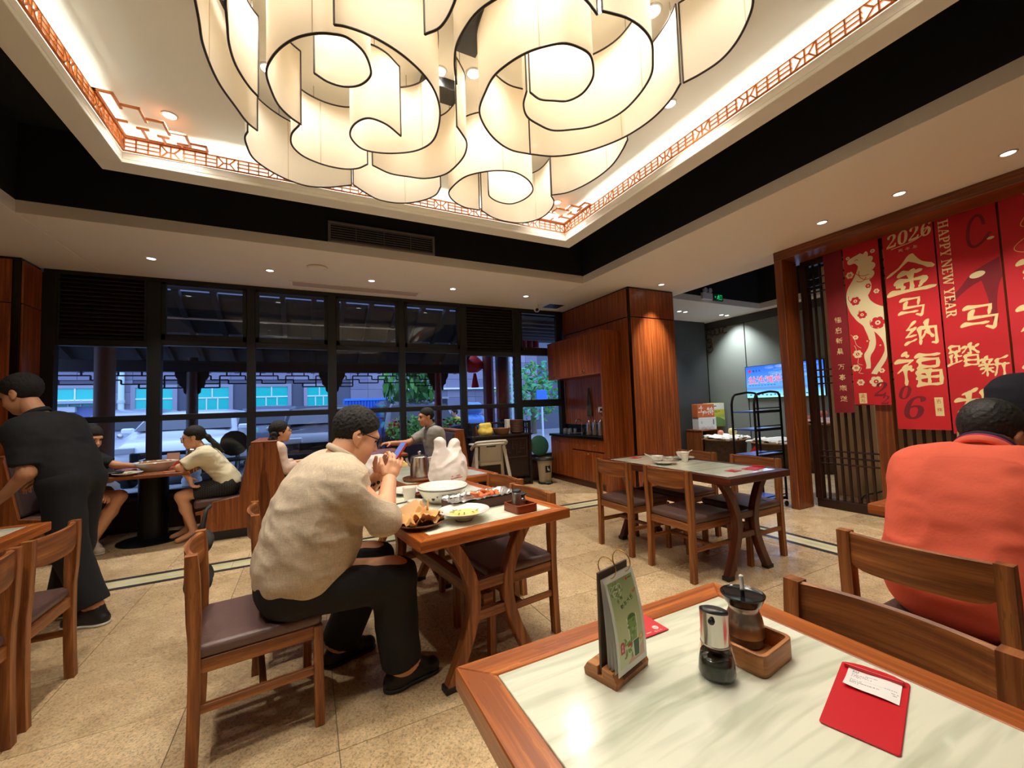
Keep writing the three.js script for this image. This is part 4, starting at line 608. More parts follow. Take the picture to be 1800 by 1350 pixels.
// ---- woman in cream blouse
const lace = mat(white, 0.9, { map: tex(128, 128, (u, v) => { const a = Math.hypot((u * 4) % 1 - 0.5, (v * 4 + (Math.floor(u * 4) % 2) * 0.5) % 1 - 0.5); return a < 0.2 ? 108 : 20; }, { size: [0.06, 0.06] }) });
person({ label: 'woman with a ponytail in a cream blouse and black dotted skirt leaning on the table', p: [-0.79, 0, -5.62], turn: PI + 0.05, cell: 0.012, hcell: 0.005, skin: SKIN,
  t: [[0.0, 0.56, 0.075, 0.115], [0.06, 0.68, 0.06, 0.1], [0.15, 0.8, 0.07, 0.1], [0.22, 0.89, 0.07, 0.075]], a: [0.042, 0.034, 0.023], l: [0.08, 0.052, 0.034], nr: 0.045, head: 0.96,
  J: { neck: [0.26, 0.965, 0], head: [0.33, 1.09, 0], pitch: -0.12, shR: [0.23, 0.9, 0.14], elR: [0.42, 0.79, 0.18], wrR: [0.36, 0.78, -0.02], shL: [0.23, 0.9, -0.14], elL: [0.42, 0.79, -0.19], wrL: [0.34, 0.68, -0.2], hipR: [0.02, 0.53, 0.085], hipL: [0.02, 0.53, -0.085], knR: [0.42, 0.47, 0.08], knL: [0.42, 0.48, -0.09], anR: [0.37, 0.09, 0.08], anL: [0.3, 0.09, -0.1], toeR: [0.52, 0.03, 0.09], toeL: [0.44, 0.03, -0.12], handR: [[-0.3, 0, -0.95], [0, -1, 0], [0.5, 0.5, 0.5, 0.5]], handL: [[-0.3, -0.9, 0.1], [-1, 0, 0], [0.5, 0.5, 0.5, 0.5]] },
  shirt: { m: cloth([226, 216, 184]), sleeve: 0.86, loose: 0.026, hem: [[0, 0.565, 0], [0.2, -1, 0]], wr: wr(0.012, 7, 22, 7, 17), collar: [[0.055, 0.006, 0.006, cloth([226, 216, 184])]] }, legs: { m: lace, len: 0.72, loose: 0.015, skirt: 1, name: 'skirt' }, shoes: null, glasses: mat([200, 196, 190], 0.3, { metalness: 0.8 }),
  hair: { front: [0.088, 0.06], nape: [-0.05, -0.06], fuzz: 0.004, puff: 0.002, strands: [C([-0.09, 0.02, 0], [-0.13, -0.02, 0], 0.022, 0.026), C([-0.13, -0.02, 0], [-0.19, -0.12, 0], 0.028, 0.028), C([-0.19, -0.12, 0], [-0.25, -0.22, 0.01], 0.028, 0.014)] } });
// ---- woman with long curls
{
  const st = []; for (let i = 0; i < 11; i++) { const a = -2.6 + i * 0.52, r = 0.08, x = -0.035 + Math.cos(a * 0.5 + PI) * 0.055, z = Math.sin(i / 10 * PI * 2) * 0.085; let p = [x, -0.02, z]; for (let k = 1; k < 6; k++) { const q = [x - 0.01 * k + 0.022 * Math.sin(i * 2 + k * 1.9), -0.02 - k * 0.065, z * (1 + 0.04 * k) + 0.02 * Math.cos(i + k * 2.1)]; st.push(C(p, q, 0.024, 0.022)); p = q; } }
  person({ label: 'woman with long dark curly hair and a pale pink sweater behind the booth', p: [-0.36, 0, -5.62], turn: 0.15, cell: 0.014, hcell: 0.005, skin: SKIN, t: [[0.0, 0.55, 0.07, 0.115], [0.0, 0.68, 0.06, 0.105], [0.01, 0.8, 0.075, 0.105], [0.02, 0.9, 0.07, 0.08]], a: [0.046, 0.038, 0.024], l: [0.08, 0.055, 0.036], nr: 0.045, head: 0.97,
    J: { neck: [0.03, 0.97, 0], head: [0.07, 1.1, 0], pitch: 0.08, shR: [0.02, 0.9, 0.155], elR: [0.09, 0.68, 0.2], wrR: [0.3, 0.72, 0.12], shL: [0.02, 0.9, -0.155], elL: [0.1, 0.69, -0.2], wrL: [0.3, 0.72, -0.1], hipR: [0.02, 0.53, 0.08], hipL: [0.02, 0.53, -0.08], knR: [0.42, 0.5, 0.08], knL: [0.42, 0.5, -0.08], anR: [0.4, 0.09, 0.08], anL: [0.4, 0.09, -0.08], toeR: [0.52, 0.03, 0.08], toeL: [0.52, 0.03, -0.08], handR: [[1, 0, 0], [0, -1, 0], [0.4, 0.4, 0.4, 0.4]], handL: [[1, 0, 0], [0, -1, 0], [0.4, 0.4, 0.4, 0.4]] },
    shirt: { m: cloth([222, 196, 178]), sleeve: 1.6, loose: 0.022, wr: wr(0.005, 16, 30, 16, 8) }, legs: { m: dark() }, shoes: MT.black, glasses: mat([190, 160, 120], 0.3, { metalness: 0.9 }), hair: { front: [0.082, 0.07], nape: [-0.01, -0.1], fuzz: 0.008, puff: 0.008, strands: st } });
}
// ---- man in grey polo
person({ label: 'man with cropped black hair in a grey polo shirt reaching across the window table', p: [1.6, 0, -5.6], turn: PI + 0.08, cell: 0.014, hcell: 0.005, skin: SKIN2, t: [[0.0, 0.56, 0.08, 0.125], [0.01, 0.7, 0.08, 0.12], [0.03, 0.85, 0.09, 0.125], [0.05, 0.97, 0.085, 0.09]], a: [0.05, 0.042, 0.03], l: [0.09, 0.065, 0.045],
  J: { neck: [0.08, 1.06, 0], head: [0.14, 1.2, 0], pitch: -0.05, shR: [0.05, 0.98, 0.19], elR: [0.34, 0.85, 0.2], wrR: [0.6, 0.87, 0.1], shL: [0.05, 0.98, -0.19], elL: [0.0, 0.74, -0.23], wrL: [0.17, 0.62, -0.2], hipR: [0.02, 0.54, 0.09], hipL: [0.02, 0.54, -0.09], knR: [0.45, 0.5, 0.1], knL: [0.45, 0.5, -0.1], anR: [0.42, 0.09, 0.1], anL: [0.42, 0.09, -0.1], toeR: [0.56, 0.036, 0.1], toeL: [0.56, 0.036, -0.1], handR: [[0.98, 0.05, 0], [0, -1, 0], [0.3, 0.3, 0.3, 0.3]], handL: [[0.6, -0.8, 0], [0, 0, 1], [0.4, 0.4, 0.4, 0.4]] },
  shirt: { m: cloth([150, 146, 138]), sleeve: 0.78, loose: 0.024, collar: [[0.066, 0.02, 0.01, cloth([128, 126, 120])]] }, legs: { m: dark() }, shoes: MT.black, hair: { front: [0.086, 0.066], nape: [-0.055, -0.05], fuzz: 0.005 } });
// ---- man in coral polo, seen from behind
{
  const cor = cloth([236, 104, 78]), nav = cloth([34, 30, 52]), mag = cloth([170, 40, 92]);
  person({ label: 'stout man in a coral polo shirt with striped collar sitting with his back to us', p: [2.13, 0, -0.62], turn: -0.06, cell: 0.011, hcell: 0.0048, haircell: 0.005, skin: SKIN2, full: 1, nr: 0.072, head: 1.06,
    t: [[0.0, 0.57, 0.1, 0.145], [0.03, 0.7, 0.095, 0.15], [0.07, 0.86, 0.095, 0.145], [0.12, 0.965, 0.09, 0.11]], a: [0.062, 0.05, 0.034], l: [0.105, 0.075, 0.05],
    J: { neck: [0.2, 1.045, -0.01], head: [0.31, 1.115, -0.02], pitch: -0.55, yaw: -0.12, shR: [0.13, 0.965, 0.17], elR: [0.24, 0.76, 0.24], wrR: [0.46, 0.8, 0.16], shL: [0.13, 0.965, -0.155], elL: [0.22, 0.76, -0.18], wrL: [0.46, 0.8, -0.16], hipR: [0.02, 0.55, 0.11], hipL: [0.02, 0.55, -0.11], knR: [0.45, 0.52, 0.14], knL: [0.45, 0.52, -0.14], anR: [0.45, 0.1, 0.14], anL: [0.45, 0.1, -0.14], toeR: [0.6, 0.036, 0.15], toeL: [0.6, 0.036, -0.15], handR: [[0.9, 0.1, -0.4], [0, -1, 0], [0.5, 0.5, 0.5, 0.5]], handL: [[0.9, 0.1, 0.4], [0, -1, 0], [0.5, 0.5, 0.5, 0.5]] },
    shirt: { m: cor, sleeve: 0.78, loose: 0.02, yoke: 0.09, k: 0.11, hem: [[0, 0.475, 0], [0.35, -1, 0]], collarY: 0.01, collar: [[0.083, 0.0, 0.011, cor], [0.082, 0.018, 0.008, mag], [0.08, 0.034, 0.009, nav]], cuff: nav, wr: wr(0.01, 7, 13, 7, 41) },
    legs: { m: cloth([120, 112, 100]), len: 1.95 }, shoes: MT.black, hair: { front: [0.085, 0.05], nape: [-0.05, -0.075], fuzz: 0.006, puff: 0.004 }, hairM: mat([40, 36, 34], 0.6, { bumpMap: fine, bumpScale: 0.002 }) });
}
// ---- person in dark clothes at the edge of the picture
person({ label: 'person in dark clothing with black hair standing beyond the man in coral', p: [3.36, 0, -0.6], turn: 0.6, cell: 0.014, skin: SKIN, t: [[0.0, 0.92, 0.07, 0.12], [0.0, 1.05, 0.07, 0.115], [-0.01, 1.18, 0.085, 0.12], [-0.01, 1.28, 0.08, 0.09]], l: [0.085, 0.062, 0.045],
  J: { neck: [0.0, 1.36, 0], head: [0.03, 1.5, 0], pitch: -0.15, shR: [0, 1.28, 0.18], elR: [0.02, 1.02, 0.2], wrR: [0.18, 0.95, 0.12], shL: [0, 1.28, -0.18], elL: [0.0, 1.03, -0.21], wrL: [0.18, 0.95, -0.12], hipR: [0, 0.9, 0.09], hipL: [0, 0.9, -0.09], knR: [0.02, 0.48, 0.1], knL: [0.02, 0.48, -0.1], anR: [0, 0.09, 0.1], anL: [0, 0.09, -0.1], toeR: [0.14, 0.036, 0.11], toeL: [0.14, 0.036, -0.11], handR: [[0.9, 0, 0], [0, -1, 0], [0.5, 0.5, 0.5, 0.5]], handL: [[0.9, 0, 0], [0, -1, 0], [0.5, 0.5, 0.5, 0.5]] },
  shirt: { m: dark([30, 30, 44]), sleeve: 0.8, loose: 0.02 }, legs: { m: dark() }, shoes: MT.black, hair: { front: [0.085, 0.055], nape: [-0.04, -0.09], puff: 0.006 } });

// ================================================================ writing and print, drawn with brush strokes
const HAN = {   // strokes on a 26 x 26 grid, two letters a point
  金: 'nb hh bl|nb sg yk|il sl|gq uq|nl nx|hs jv|ts rv|cx yx', 马: 'ee se rl|hi gn vn tx pv|cs qs', 纳: 'ic di ii|ii cp jo|cv js|mi mx|mi xi xx uw|rc rk ns|rl vr', 福: 'gc ie|ch kh cp|gl gy|im ko|ne ye|oh om|oh xh xm|om xm|np ny|np yp yy|nt yt|sp sy|ny yy',
  踏: 'dd dj|dd kd kj|dj kj|hj hu|ho lo|dn dv|bx lt|sc sm ql|nf qf ml|xe uh|tg ym|oo oy|oo xo xy|ot xt|oy xy', 新: 'hb id|de me|fg gj|kg jj|ck nk|do mo|hk hx|hp du|ip mt|wc pf|pf po nx|pk yk|uk uy', 程: 'kc ef|bj mj|he hy|hk bs|il mq|od ok|od xd xk|ok xk|no yo|os xs|so sx|mx zx',
  启: 'nb od|ff wf wk|fk wk|ff fo by|io iy|io wo wy|iy wy', 晨: 'hb hj|hb tb tj|hf tf|hj tj|em wm|em es bz|ip up|gs xs|js jy nw|ns xy', 万: 'ce ye|le jn cy|kl ul sx ov', 事: 'de xe|nb ny jw|hh hk|hh th tk|hk tk|gn un uu|cq yq|gu uu', 顺: 'dd do bx|hf ht|lc lx|ne ze|se qi|oi ot|oi yi yt|tl tr ny|ut zy', 遂: 'jc lf|uc sf|ig xg|pg rs nu|pj jn|pn js|wj rm|sl xs|dd ff|cj fj et|bw gu yy',
  丙: 'de xe|ek ex|ek wk wx tw|ne mm ht|nn ss', 午: 'jc ej|hg wg|co yo|ng nz', 年: 'ib dj|gg wg|hm vm|hm hs|bs zs|og oz', 吉: 'df xf|nb nl|gl ul|gp gy|gp up uy|gy uy', 祥: 'gc ie|ch kh cp|gl gy|im ko|oc qf|wc uf|nh yh|om xm|mr zr|sh sz', 盐: 'cg lg|hc hl|bm ml|rc rm|rg wj|fp fw|fp vp vw|kp kw|qp qw|bx zx', 池: 'dd gg|bk fm|cx hp|im wi vq tp|pc ps|lf lw xw yr', 滩: 'dd gg|bk fm|cx hp|ig ng iu|ij ot|rd ok|qh qy|vd wg|qi zi|qn yn|qs ys|qx zx|ui ux', 羊: 'ib kf|sb qf|eh wh|gn un|cs ys|nh nz', 土: 'fj uj|nc nx|cx yx', 特: 'ed cj|dh lh|hc hy|bq ln|nf yf|sb sk|mk zk|mp zp|vl vy sw|os qu', 产: 'nb od|df xf|ih jk|sh rk|em xm|em es by', 大: 'cj yj|nb mk cy|nk yy',
};
function han(x, ch, X, Y, S, w = 0.085, o = {}) {
  x.save(); x.translate(X, Y); if (o.slant) x.transform(1, o.slant, 0, 1, 0, 0); x.scale(S / 25, S / 25); x.lineCap = x.lineJoin = 'round';
  for (const st of (HAN[ch] ?? '').split('|')) {
    const p = st.trim().split(' ').filter(Boolean).map((q) => [q.charCodeAt(0) - 97, q.charCodeAt(1) - 97]); if (p.length < 2) continue; let tot = 0; const seg = []; for (let i = 1; i < p.length; i++) { const d = Math.hypot(p[i][0] - p[i - 1][0], p[i][1] - p[i - 1][1]); seg.push(d); tot += d; } let run = 0;
    for (let i = 1; i < p.length; i++) { const n = Math.ceil(seg[i - 1] * 2.5); for (let k = 0; k <= n; k++) { const t = k / n, g = (run + seg[i - 1] * t) / tot, r = 25 * w * (o.plain ? 0.5 : 0.72 - 0.42 * Math.sin(g * PI * 0.9) + (g > 0.85 ? -(g - 0.85) * 2.2 : 0)); x.beginPath(); x.ellipse(mix(p[i - 1][0], p[i][0], t), mix(p[i - 1][1], p[i][1], t), Math.max(0.4, r * 1.2), Math.max(0.3, r * 0.62), -0.75, 0, 7); x.fill(); } run += seg[i - 1]; }
  }
  x.restore();
}
function canvas(w, h, bg, draw) { const k = Math.min(1, 1900 / Math.max(w, h)), c = document.createElement('canvas'); c.width = Math.round(w * k); c.height = Math.round(h * k); const x = c.getContext('2d'); x.scale(k, k); x.fillStyle = bg; x.fillRect(0, 0, w, h); draw(x, w, h); const t = new THREE.CanvasTexture(c); t.colorSpace = THREE.SRGBColorSpace; t.magFilter = THREE.LinearFilter; return t; }
function txt(x, s, X, Y, size, fill, o = {}) { x.save(); x.translate(X, Y); if (o.rot) x.rotate(o.rot); if (o.sx) x.scale(o.sx, 1); x.font = `${o.style ?? ''} ${size}px ${o.font ?? 'sans-serif'}`; x.textAlign = o.align ?? 'center'; x.textBaseline = 'middle'; x.fillStyle = fill; x.fillText(s, 0, 0); x.restore(); }
const GOLD = '#f2dc9c', flower = (x, X, Y, r, c, c2) => { for (let i = 0; i < 6; i++) { x.beginPath(); x.fillStyle = c; x.arc(X + Math.cos(i * 1.047) * r * 0.62, Y + Math.sin(i * 1.047) * r * 0.62, r * 0.42, 0, 7); x.fill(); } x.beginPath(); x.fillStyle = c2; x.arc(X, Y, r * 0.38, 0, 7); x.fill(); x.beginPath(); x.fillStyle = c; x.arc(X, Y, r * 0.16, 0, 7); x.fill(); };
// a hanging cloth banner: softly waved sheet with real thickness, hung from a rod; print in uv 0..1
function banner(label, z0, z1, y0, y1, map, seedv) {
  const w = z1 - z0, h = y1 - y0, t = thing('banner', label, 'banner', [5.345, y0, (z0 + z1) / 2], 0, 'new year banners on the lattice'), m = mat(white, 0.8, { map, transmission: 0.12, thickness: 0 });
  const g = new THREE.PlaneGeometry(w, h, 14, 48); const p = g.attributes.position; for (let i = 0; i < p.count; i++) { const y = p.getY(i) / h + 0.5, x = p.getX(i); p.setZ(i, (0.5 - Math.abs(y - 0.5)) * 0.014 * (noise3(x * 9 + seedv, y * 5, 1, 3) - 0.5) + 0.011 * (noise3(x * 7, y * 14, seedv, 6) - 0.5) * (1 - y * 0.7)); } g.computeVertexNormals(); g.rotateY(-PI / 2).translate(0, h / 2, 0);
  obj('cloth', g, m, t); const b = obj('rod', rod([0.004, h - 0.004, -w / 2 - 0.01], [0.004, h - 0.004, w / 2 + 0.01], 0.006), MT.dark, t); obj('weight', rod([0.004, 0.004, -w / 2], [0.004, 0.004, w / 2], 0.004), MT.dark, t); return t;
}
{
  const RED = '#cf1620', DR = '#a3121c';
  banner('narrow dark red banner with one column of small gold characters', -2.53, -2.345, 1.1, 2.99, canvas(128, 1300, '#8d1420', (x) => { x.fillStyle = GOLD; [...'福启新晨'].forEach((c, i) => han(x, c, 44, 560 + i * 82, 46, 0.1)); [...'万事顺遂'].forEach((c, i) => han(x, c, 44, 924 + i * 82, 46, 0.1)); }), 1);
  banner('red banner with a cream horse covered in flower patterns', -2.335, -2.02, 1.18, 3.0, canvas(512, 2960, RED, (x) => {
    const cr = '#f0dfae'; x.strokeStyle = x.fillStyle = cr;
    x.beginPath(); x.moveTo(250, 300); x.bezierCurveTo(180, 330, 110, 330, 60, 380); x.bezierCurveTo(40, 430, 80, 470, 130, 450); x.bezierCurveTo(170, 440, 190, 480, 210, 520); x.bezierCurveTo(190, 640, 100, 760, 40, 860); x.bezierCurveTo(-30, 1000, -10, 1250, 90, 1400); x.bezierCurveTo(130, 1500, 200, 1540, 220, 1600); x.bezierCurveTo(260, 1760, 330, 1880, 200, 2060); x.bezierCurveTo(170, 2160, 240, 2240, 200, 2330); x.lineTo(270, 2330); x.bezierCurveTo(290, 2200, 260, 2160, 300, 2080); x.bezierCurveTo(390, 1960, 380, 1860, 360, 1700); x.bezierCurveTo(440, 1800, 500, 1900, 480, 2050); x.bezierCurveTo(440, 2180, 330, 2300, 270, 2420); x.lineTo(350, 2440); x.bezierCurveTo(420, 2300, 512, 2220, 512, 2100); x.lineTo(512, 1300); x.bezierCurveTo(430, 1260, 330, 1180, 320, 1060); x.bezierCurveTo(380, 980, 400, 880, 350, 800); x.bezierCurveTo(430, 760, 460, 680, 400, 640); x.bezierCurveTo(470, 600, 470, 520, 400, 500); x.bezierCurveTo(450, 440, 430, 380, 360, 390); x.bezierCurveTo(380, 300, 330, 260, 300, 330); x.closePath(); x.fill();
    x.strokeStyle = RED; x.lineWidth = 9; x.beginPath(); x.arc(190, 420, 26, 3.5, 6); x.stroke(); x.beginPath(); x.arc(230, 720, 80, 0.2, 2.4); x.stroke(); for (const [a, b, r] of [[300, 560, 150], [330, 660, 120], [120, 1050, 90], [250, 1330, 80], [420, 1550, 110]]) { x.beginPath(); x.arc(a, b, r, 1.2, 3.6); x.stroke(); }
    for (const [a, b, r] of [[130, 1120, 74], [210, 1380, 66], [420, 1560, 100], [330, 900, 40], [250, 1850, 36], [430, 1950, 34]]) flower(x, a, b, r, RED, cr); for (const [a, b, r] of [[80, 640, 60], [430, 320, 34], [70, 330, 30], [440, 1020, 40], [90, 1760, 40], [100, 2060, 70], [60, 2300, 60], [330, 2560, 90], [110, 2560, 56], [420, 2380, 40]]) flower(x, a, b, r, cr, RED);
    x.strokeStyle = cr; x.lineWidth = 7; for (const s of [0, 1, 2, 3]) { x.beginPath(); x.moveTo(20 + s * 40, 1700 + s * 200); x.bezierCurveTo(120, 1800 + s * 200, 40, 1900 + s * 160, 160, 1960 + s * 150); x.stroke(); }
    x.fillStyle = GOLD; x.fillRect(70, 2750, 110, 180); x.fillStyle = RED; han(x, '金', 90, 2762, 70); han(x, '马', 90, 2846, 70); txt(x, '2', 360, 2700, 330, '#7c1220', { font: 'serif', style: 'italic bold' }); txt(x, '2', 420, 2880, 200, '#7c1220', { font: 'serif', style: 'italic bold' });
  }), 2);
  banner('red banner headed 2026 with four large gold brush characters', -1.985, -1.6, 0.935, 2.99, canvas(700, 3740, RED, (x) => {
    txt(x, '2026', 350, 250, 330, GOLD, { font: 'serif', style: 'italic bold', rot: -0.1, sx: 0.86 }); x.fillStyle = GOLD; x.strokeStyle = GOLD; x.lineWidth = 14; x.beginPath(); x.moveTo(120, 420); x.bezierCurveTo(300, 380, 560, 420, 640, 180); x.stroke(); [...'丙午年'].forEach((c, i) => han(x, c, 220 + i * 100, 450, 66, 0.1));
    han(x, '金', 10, 620, 680, 0.13); han(x, '马', 140, 1330, 420, 0.13); han(x, '纳', 190, 1800, 470, 0.125); han(x, '福', 20, 2330, 640, 0.11); txt(x, '0', 110, 3080, 330, '#7c1220', { font: 'serif', style: 'italic bold' }); txt(x, '6', 200, 3360, 560, '#7c1220', { font: 'serif', style: 'italic bold' });
    x.fillStyle = GOLD; x.fillRect(520, 3180, 110, 320); x.fillStyle = RED; han(x, '吉', 540, 3210, 70); han(x, '祥', 540, 3360, 70);
  }), 3);
  banner('red banner with HAPPY NEW YEAR down its edge and gold brush characters', -1.59, -1.2, 0.9, 2.99, canvas(700, 3740, '#c9151f', (x) => {
    x.fillStyle = '#6d1220'; x.globalAlpha = 0.75; x.beginPath(); x.moveTo(690, 980); x.bezierCurveTo(560, 1050, 420, 1080, 300, 1250); x.bezierCurveTo(200, 1420, 100, 1480, 60, 1620); x.lineTo(130, 1600); x.bezierCurveTo(220, 1450, 380, 1330, 480, 1300); x.bezierCurveTo(520, 1500, 560, 1800, 560, 2000); x.lineTo(620, 1990); x.bezierCurveTo(600, 1700, 640, 1400, 700, 1300); x.fill(); x.lineWidth = 40; x.strokeStyle = '#6d1220'; x.beginPath(); x.moveTo(620, 560); x.bezierCurveTo(420, 900, 330, 700, 400, 380); x.bezierCurveTo(460, 200, 560, 200, 560, 420); x.stroke(); x.globalAlpha = 1;
    txt(x, 'HAPPY NEW YEAR', 105, 980, 176, GOLD, { font: 'serif', rot: PI / 2, style: 'bold' }); x.fillStyle = '#f0dfa8'; x.beginPath(); x.ellipse(440, 1190, 90, 50, -0.2, 0, 7); x.fill(); x.beginPath(); x.ellipse(620, 660, 40, 22, -0.2, 0, 7); x.fill(); x.fillStyle = GOLD; han(x, '马', 200, 1620, 480, 0.13); han(x, '踏', 10, 2250, 380, 0.11); han(x, '新', 350, 2500, 340, 0.11); han(x, '程', 60, 2980, 560, 0.11);
  }), 4);
  banner('red banner with a fine wavy gold line above gold brush characters', -1.185, -0.8, 0.9, 3.0, canvas(600, 3200, '#d0202a', (x) => { x.strokeStyle = '#eec060'; x.lineWidth = 8; x.beginPath(); x.moveTo(180, 60); x.bezierCurveTo(420, 400, 20, 500, 240, 560); x.bezierCurveTo(400, 640, -60, 760, 160, 860); x.bezierCurveTo(260, 900, 420, 860, 520, 800); x.stroke(); x.fillStyle = GOLD; han(x, '吉', 80, 900, 460, 0.13); han(x, '大', 60, 1400, 480, 0.13); han(x, '年', 80, 1980, 460, 0.12); }), 5);
}
// ================================================================ the adjoining room
{
  const tv = thing('television', 'wall television showing a blue sky poster with red brush lettering', 'television', [8.15, 1.62, -4.69]);
  const scr = canvas(1024, 470, '#3f7fe0', (x) => { const g = x.createLinearGradient(0, 0, 0, 470); g.addColorStop(0, '#2f66d8'); g.addColorStop(0.62, '#5fa2ee'); g.addColorStop(0.72, '#5d86c8'); g.addColorStop(0.8, '#6fc0ee'); g.addColorStop(1, '#9ee6e0'); x.fillStyle = g; x.fillRect(0, 0, 1024, 470); for (let i = 0; i < 40; i++) { x.fillStyle = 'rgba(255,255,255,0.14)'; x.beginPath(); x.ellipse(rr(300, 1000), rr(20, 200), rr(20, 70), rr(10, 30), 0, 0, 7); x.fill(); } txt(x, '', 0, 0, 10, '#fff'); x.fillStyle = '#e02850'; x.beginPath(); x.arc(60, 70, 22, 0, 7); x.fill(); x.fillStyle = '#10305a'; [...'福吉年'].forEach((c, i) => han(x, c, 100 + i * 46, 54, 32, 0.1)); x.fillStyle = '#f6d8e4'; [...'盐池滩羊'].forEach((c, i) => han(x, c, 38 + i * 122, 146, 116, 0.12)); x.fillStyle = '#e8204e'; [...'盐池滩羊'].forEach((c, i) => han(x, c, 40 + i * 122, 148, 112, 0.075)); x.fillStyle = '#1f4a80'; for (let i = 0; i < 16; i++) { x.beginPath(); x.ellipse(60 + i * 58, 430 + rr(-6, 6), 14, 8, 0, 0, 7); x.fill(); } x.fillStyle = '#224a8a'; x.globalAlpha = 0.6; for (let i = 0; i < 9; i++) x.fillRect(40 + i * 44, 280, 30, 12); x.globalAlpha = 1; });
  obj('bezel', rbox(0.05, 0.66, 1.46, 0.006, 0.01, 0, 0), MT.black, tv); const sg = at(new THREE.PlaneGeometry(1.43, 0.635), -0.0165, 0, 0, 0, -PI / 2, 0); obj('screen', sg, mat([10, 10, 12], 0.2, { emissive: new THREE.Color(1, 1, 1), emissiveMap: scr, emissiveIntensity: 1.15 }), tv); const l = new THREE.RectAreaLight(new THREE.Color(0.35, 0.6, 1), 1.6, 1.4, 0.6); l.position.set(-0.03, 0, 0); l.rotation.y = PI / 2; tv.add(l);
  const ex = thing('emergency_light', 'twin lamp emergency light with a lit green exit sign on the soffit edge', 'emergency light', [6.45, 3.135, -4.86]);
  obj('case', rbox(0.26, 0.12, 0.06, 0.01, -0.08, 0, 0), MT.whiteplastic, ex); for (const s of [-0.14, -0.02]) obj('lamp_head', [at(lathe([[0, -0.03], [0.03, -0.03], [0.045, 0.02], [0.04, 0.025], [0, 0.025]], 20), s, 0.1, 0.02, PI / 2, 0, 0), cyl(0.008, 0.008, 0.04, 8, s, 0.065, 0)], mat([200, 204, 214], 0.3), ex);
  obj('exit_sign', rbox(0.26, 0.13, 0.03, 0.005, 0.2, 0, 0.01), mat([12, 22, 16], 0.3), ex); obj('sign_face', at(new THREE.PlaneGeometry(0.24, 0.11), 0.2, 0, 0.0265), mat([8, 16, 10], 0.3, { emissive: new THREE.Color(1, 1, 1), emissiveIntensity: 1, emissiveMap: canvas(256, 118, '#04140a', (x) => { x.strokeStyle = x.fillStyle = '#22d878'; x.lineWidth = 12; x.lineCap = 'round'; x.beginPath(); x.arc(132, 22, 11, 0, 7); x.fill(); for (const p of [[126, 40, 110, 74], [110, 74, 84, 98], [112, 72, 140, 88], [140, 88, 138, 108], [126, 42, 100, 54], [128, 42, 154, 56]]) { x.beginPath(); x.moveTo(p[0], p[1]); x.lineTo(p[2], p[3]); x.stroke(); } x.lineWidth = 7; x.strokeRect(172, 18, 50, 84); x.beginPath(); x.moveTo(60, 60); x.lineTo(24, 60); x.lineTo(38, 44); x.moveTo(24, 60); x.lineTo(38, 76); x.stroke(); }) }), ex);
  [[6.46, -5.55], [6.63, -5.55], [7.62, -5.5], [7.79, -5.5]].forEach(([x, z], i) => downlight(x, HC, z, 7, ['small light of the pair by the pillar in the adjoining ceiling', 'second light of the pair by the pillar in the adjoining ceiling', 'small light of the pair nearest the grey green wall', 'light of that pair closest to the cornice'][i], 'paired lights in the adjoining room', { color: [0.92, 0.95, 1], tx: i > 1 ? 0.7 : 0 }));
  [[7.2, -2.4], [7.2, -0.9]].forEach(([x, z], i) => downlight(x, 3.78, z, 12, ['light high in the dark void beyond the lattice', 'further light high in the dark void beyond the lattice'][i], 'lights beyond the lattice', { color: [0.92, 0.95, 1] }));
  // black shelf rack on castors
  const rk = thing('shelf_rack', 'black wheeled metal rack with blue trays beside the post', 'rack', [4.86, 0, -3.13]);
  for (const s of [-1, 1]) { obj('frame', tube([[s * 0.0 - 0.25, 0.08, s * 0.14], [-0.25, 1.22, s * 0.14], [-0.2, 1.34, s * 0.14], [0.05, 1.37, s * 0.14], [0.21, 1.36, s * 0.14], [0.25, 1.3, s * 0.14], [0.25, 0.08, s * 0.14]], 0.013, 60, 8, false, 0.1), MT.blackmetal, rk); for (const u of [-1, 1]) obj('wheel', at(new THREE.TorusGeometry(0.022, 0.012, 8, 18), u * 0.24, 0.034, s * 0.14), MT.black, rk); }
  for (const y of [0.11, 0.63, 0.93, 1.14]) { obj('shelf', box(-0.24, 0.24, y - 0.012, y + 0.006, -0.14, 0.14), mat([70, 92, 190], 0.3, { metalness: 0.2 }), rk); obj('shelf_rail', [box(-0.24, 0.24, y + 0.03, y + 0.042, 0.13, 0.142), box(-0.24, 0.24, y - 0.02, y + 0.012, 0.13, 0.15)], MT.blackmetal, rk); }  // shelf plates in one even blue
  // produce, baskets and boxes along the wall
  const wick = mat(white, 0.75, { map: tex(256, 256, (u, v) => { const a = Math.sin(u * 2 * PI * 24) * Math.sin(v * 2 * PI * 24), n = fbm(u, v, 12, 12, 3, 71), k = 0.72 + 0.22 * a + 0.3 * (n - 0.5); return [112 * k, 76 * k, 50 * k]; }, { size: [0.3, 0.3] }), bumpMap: fine, bumpScale: 0.003 }), fabW = mat([232, 226, 212], 0.9), paperR = mat([214, 40, 34], 0.8);
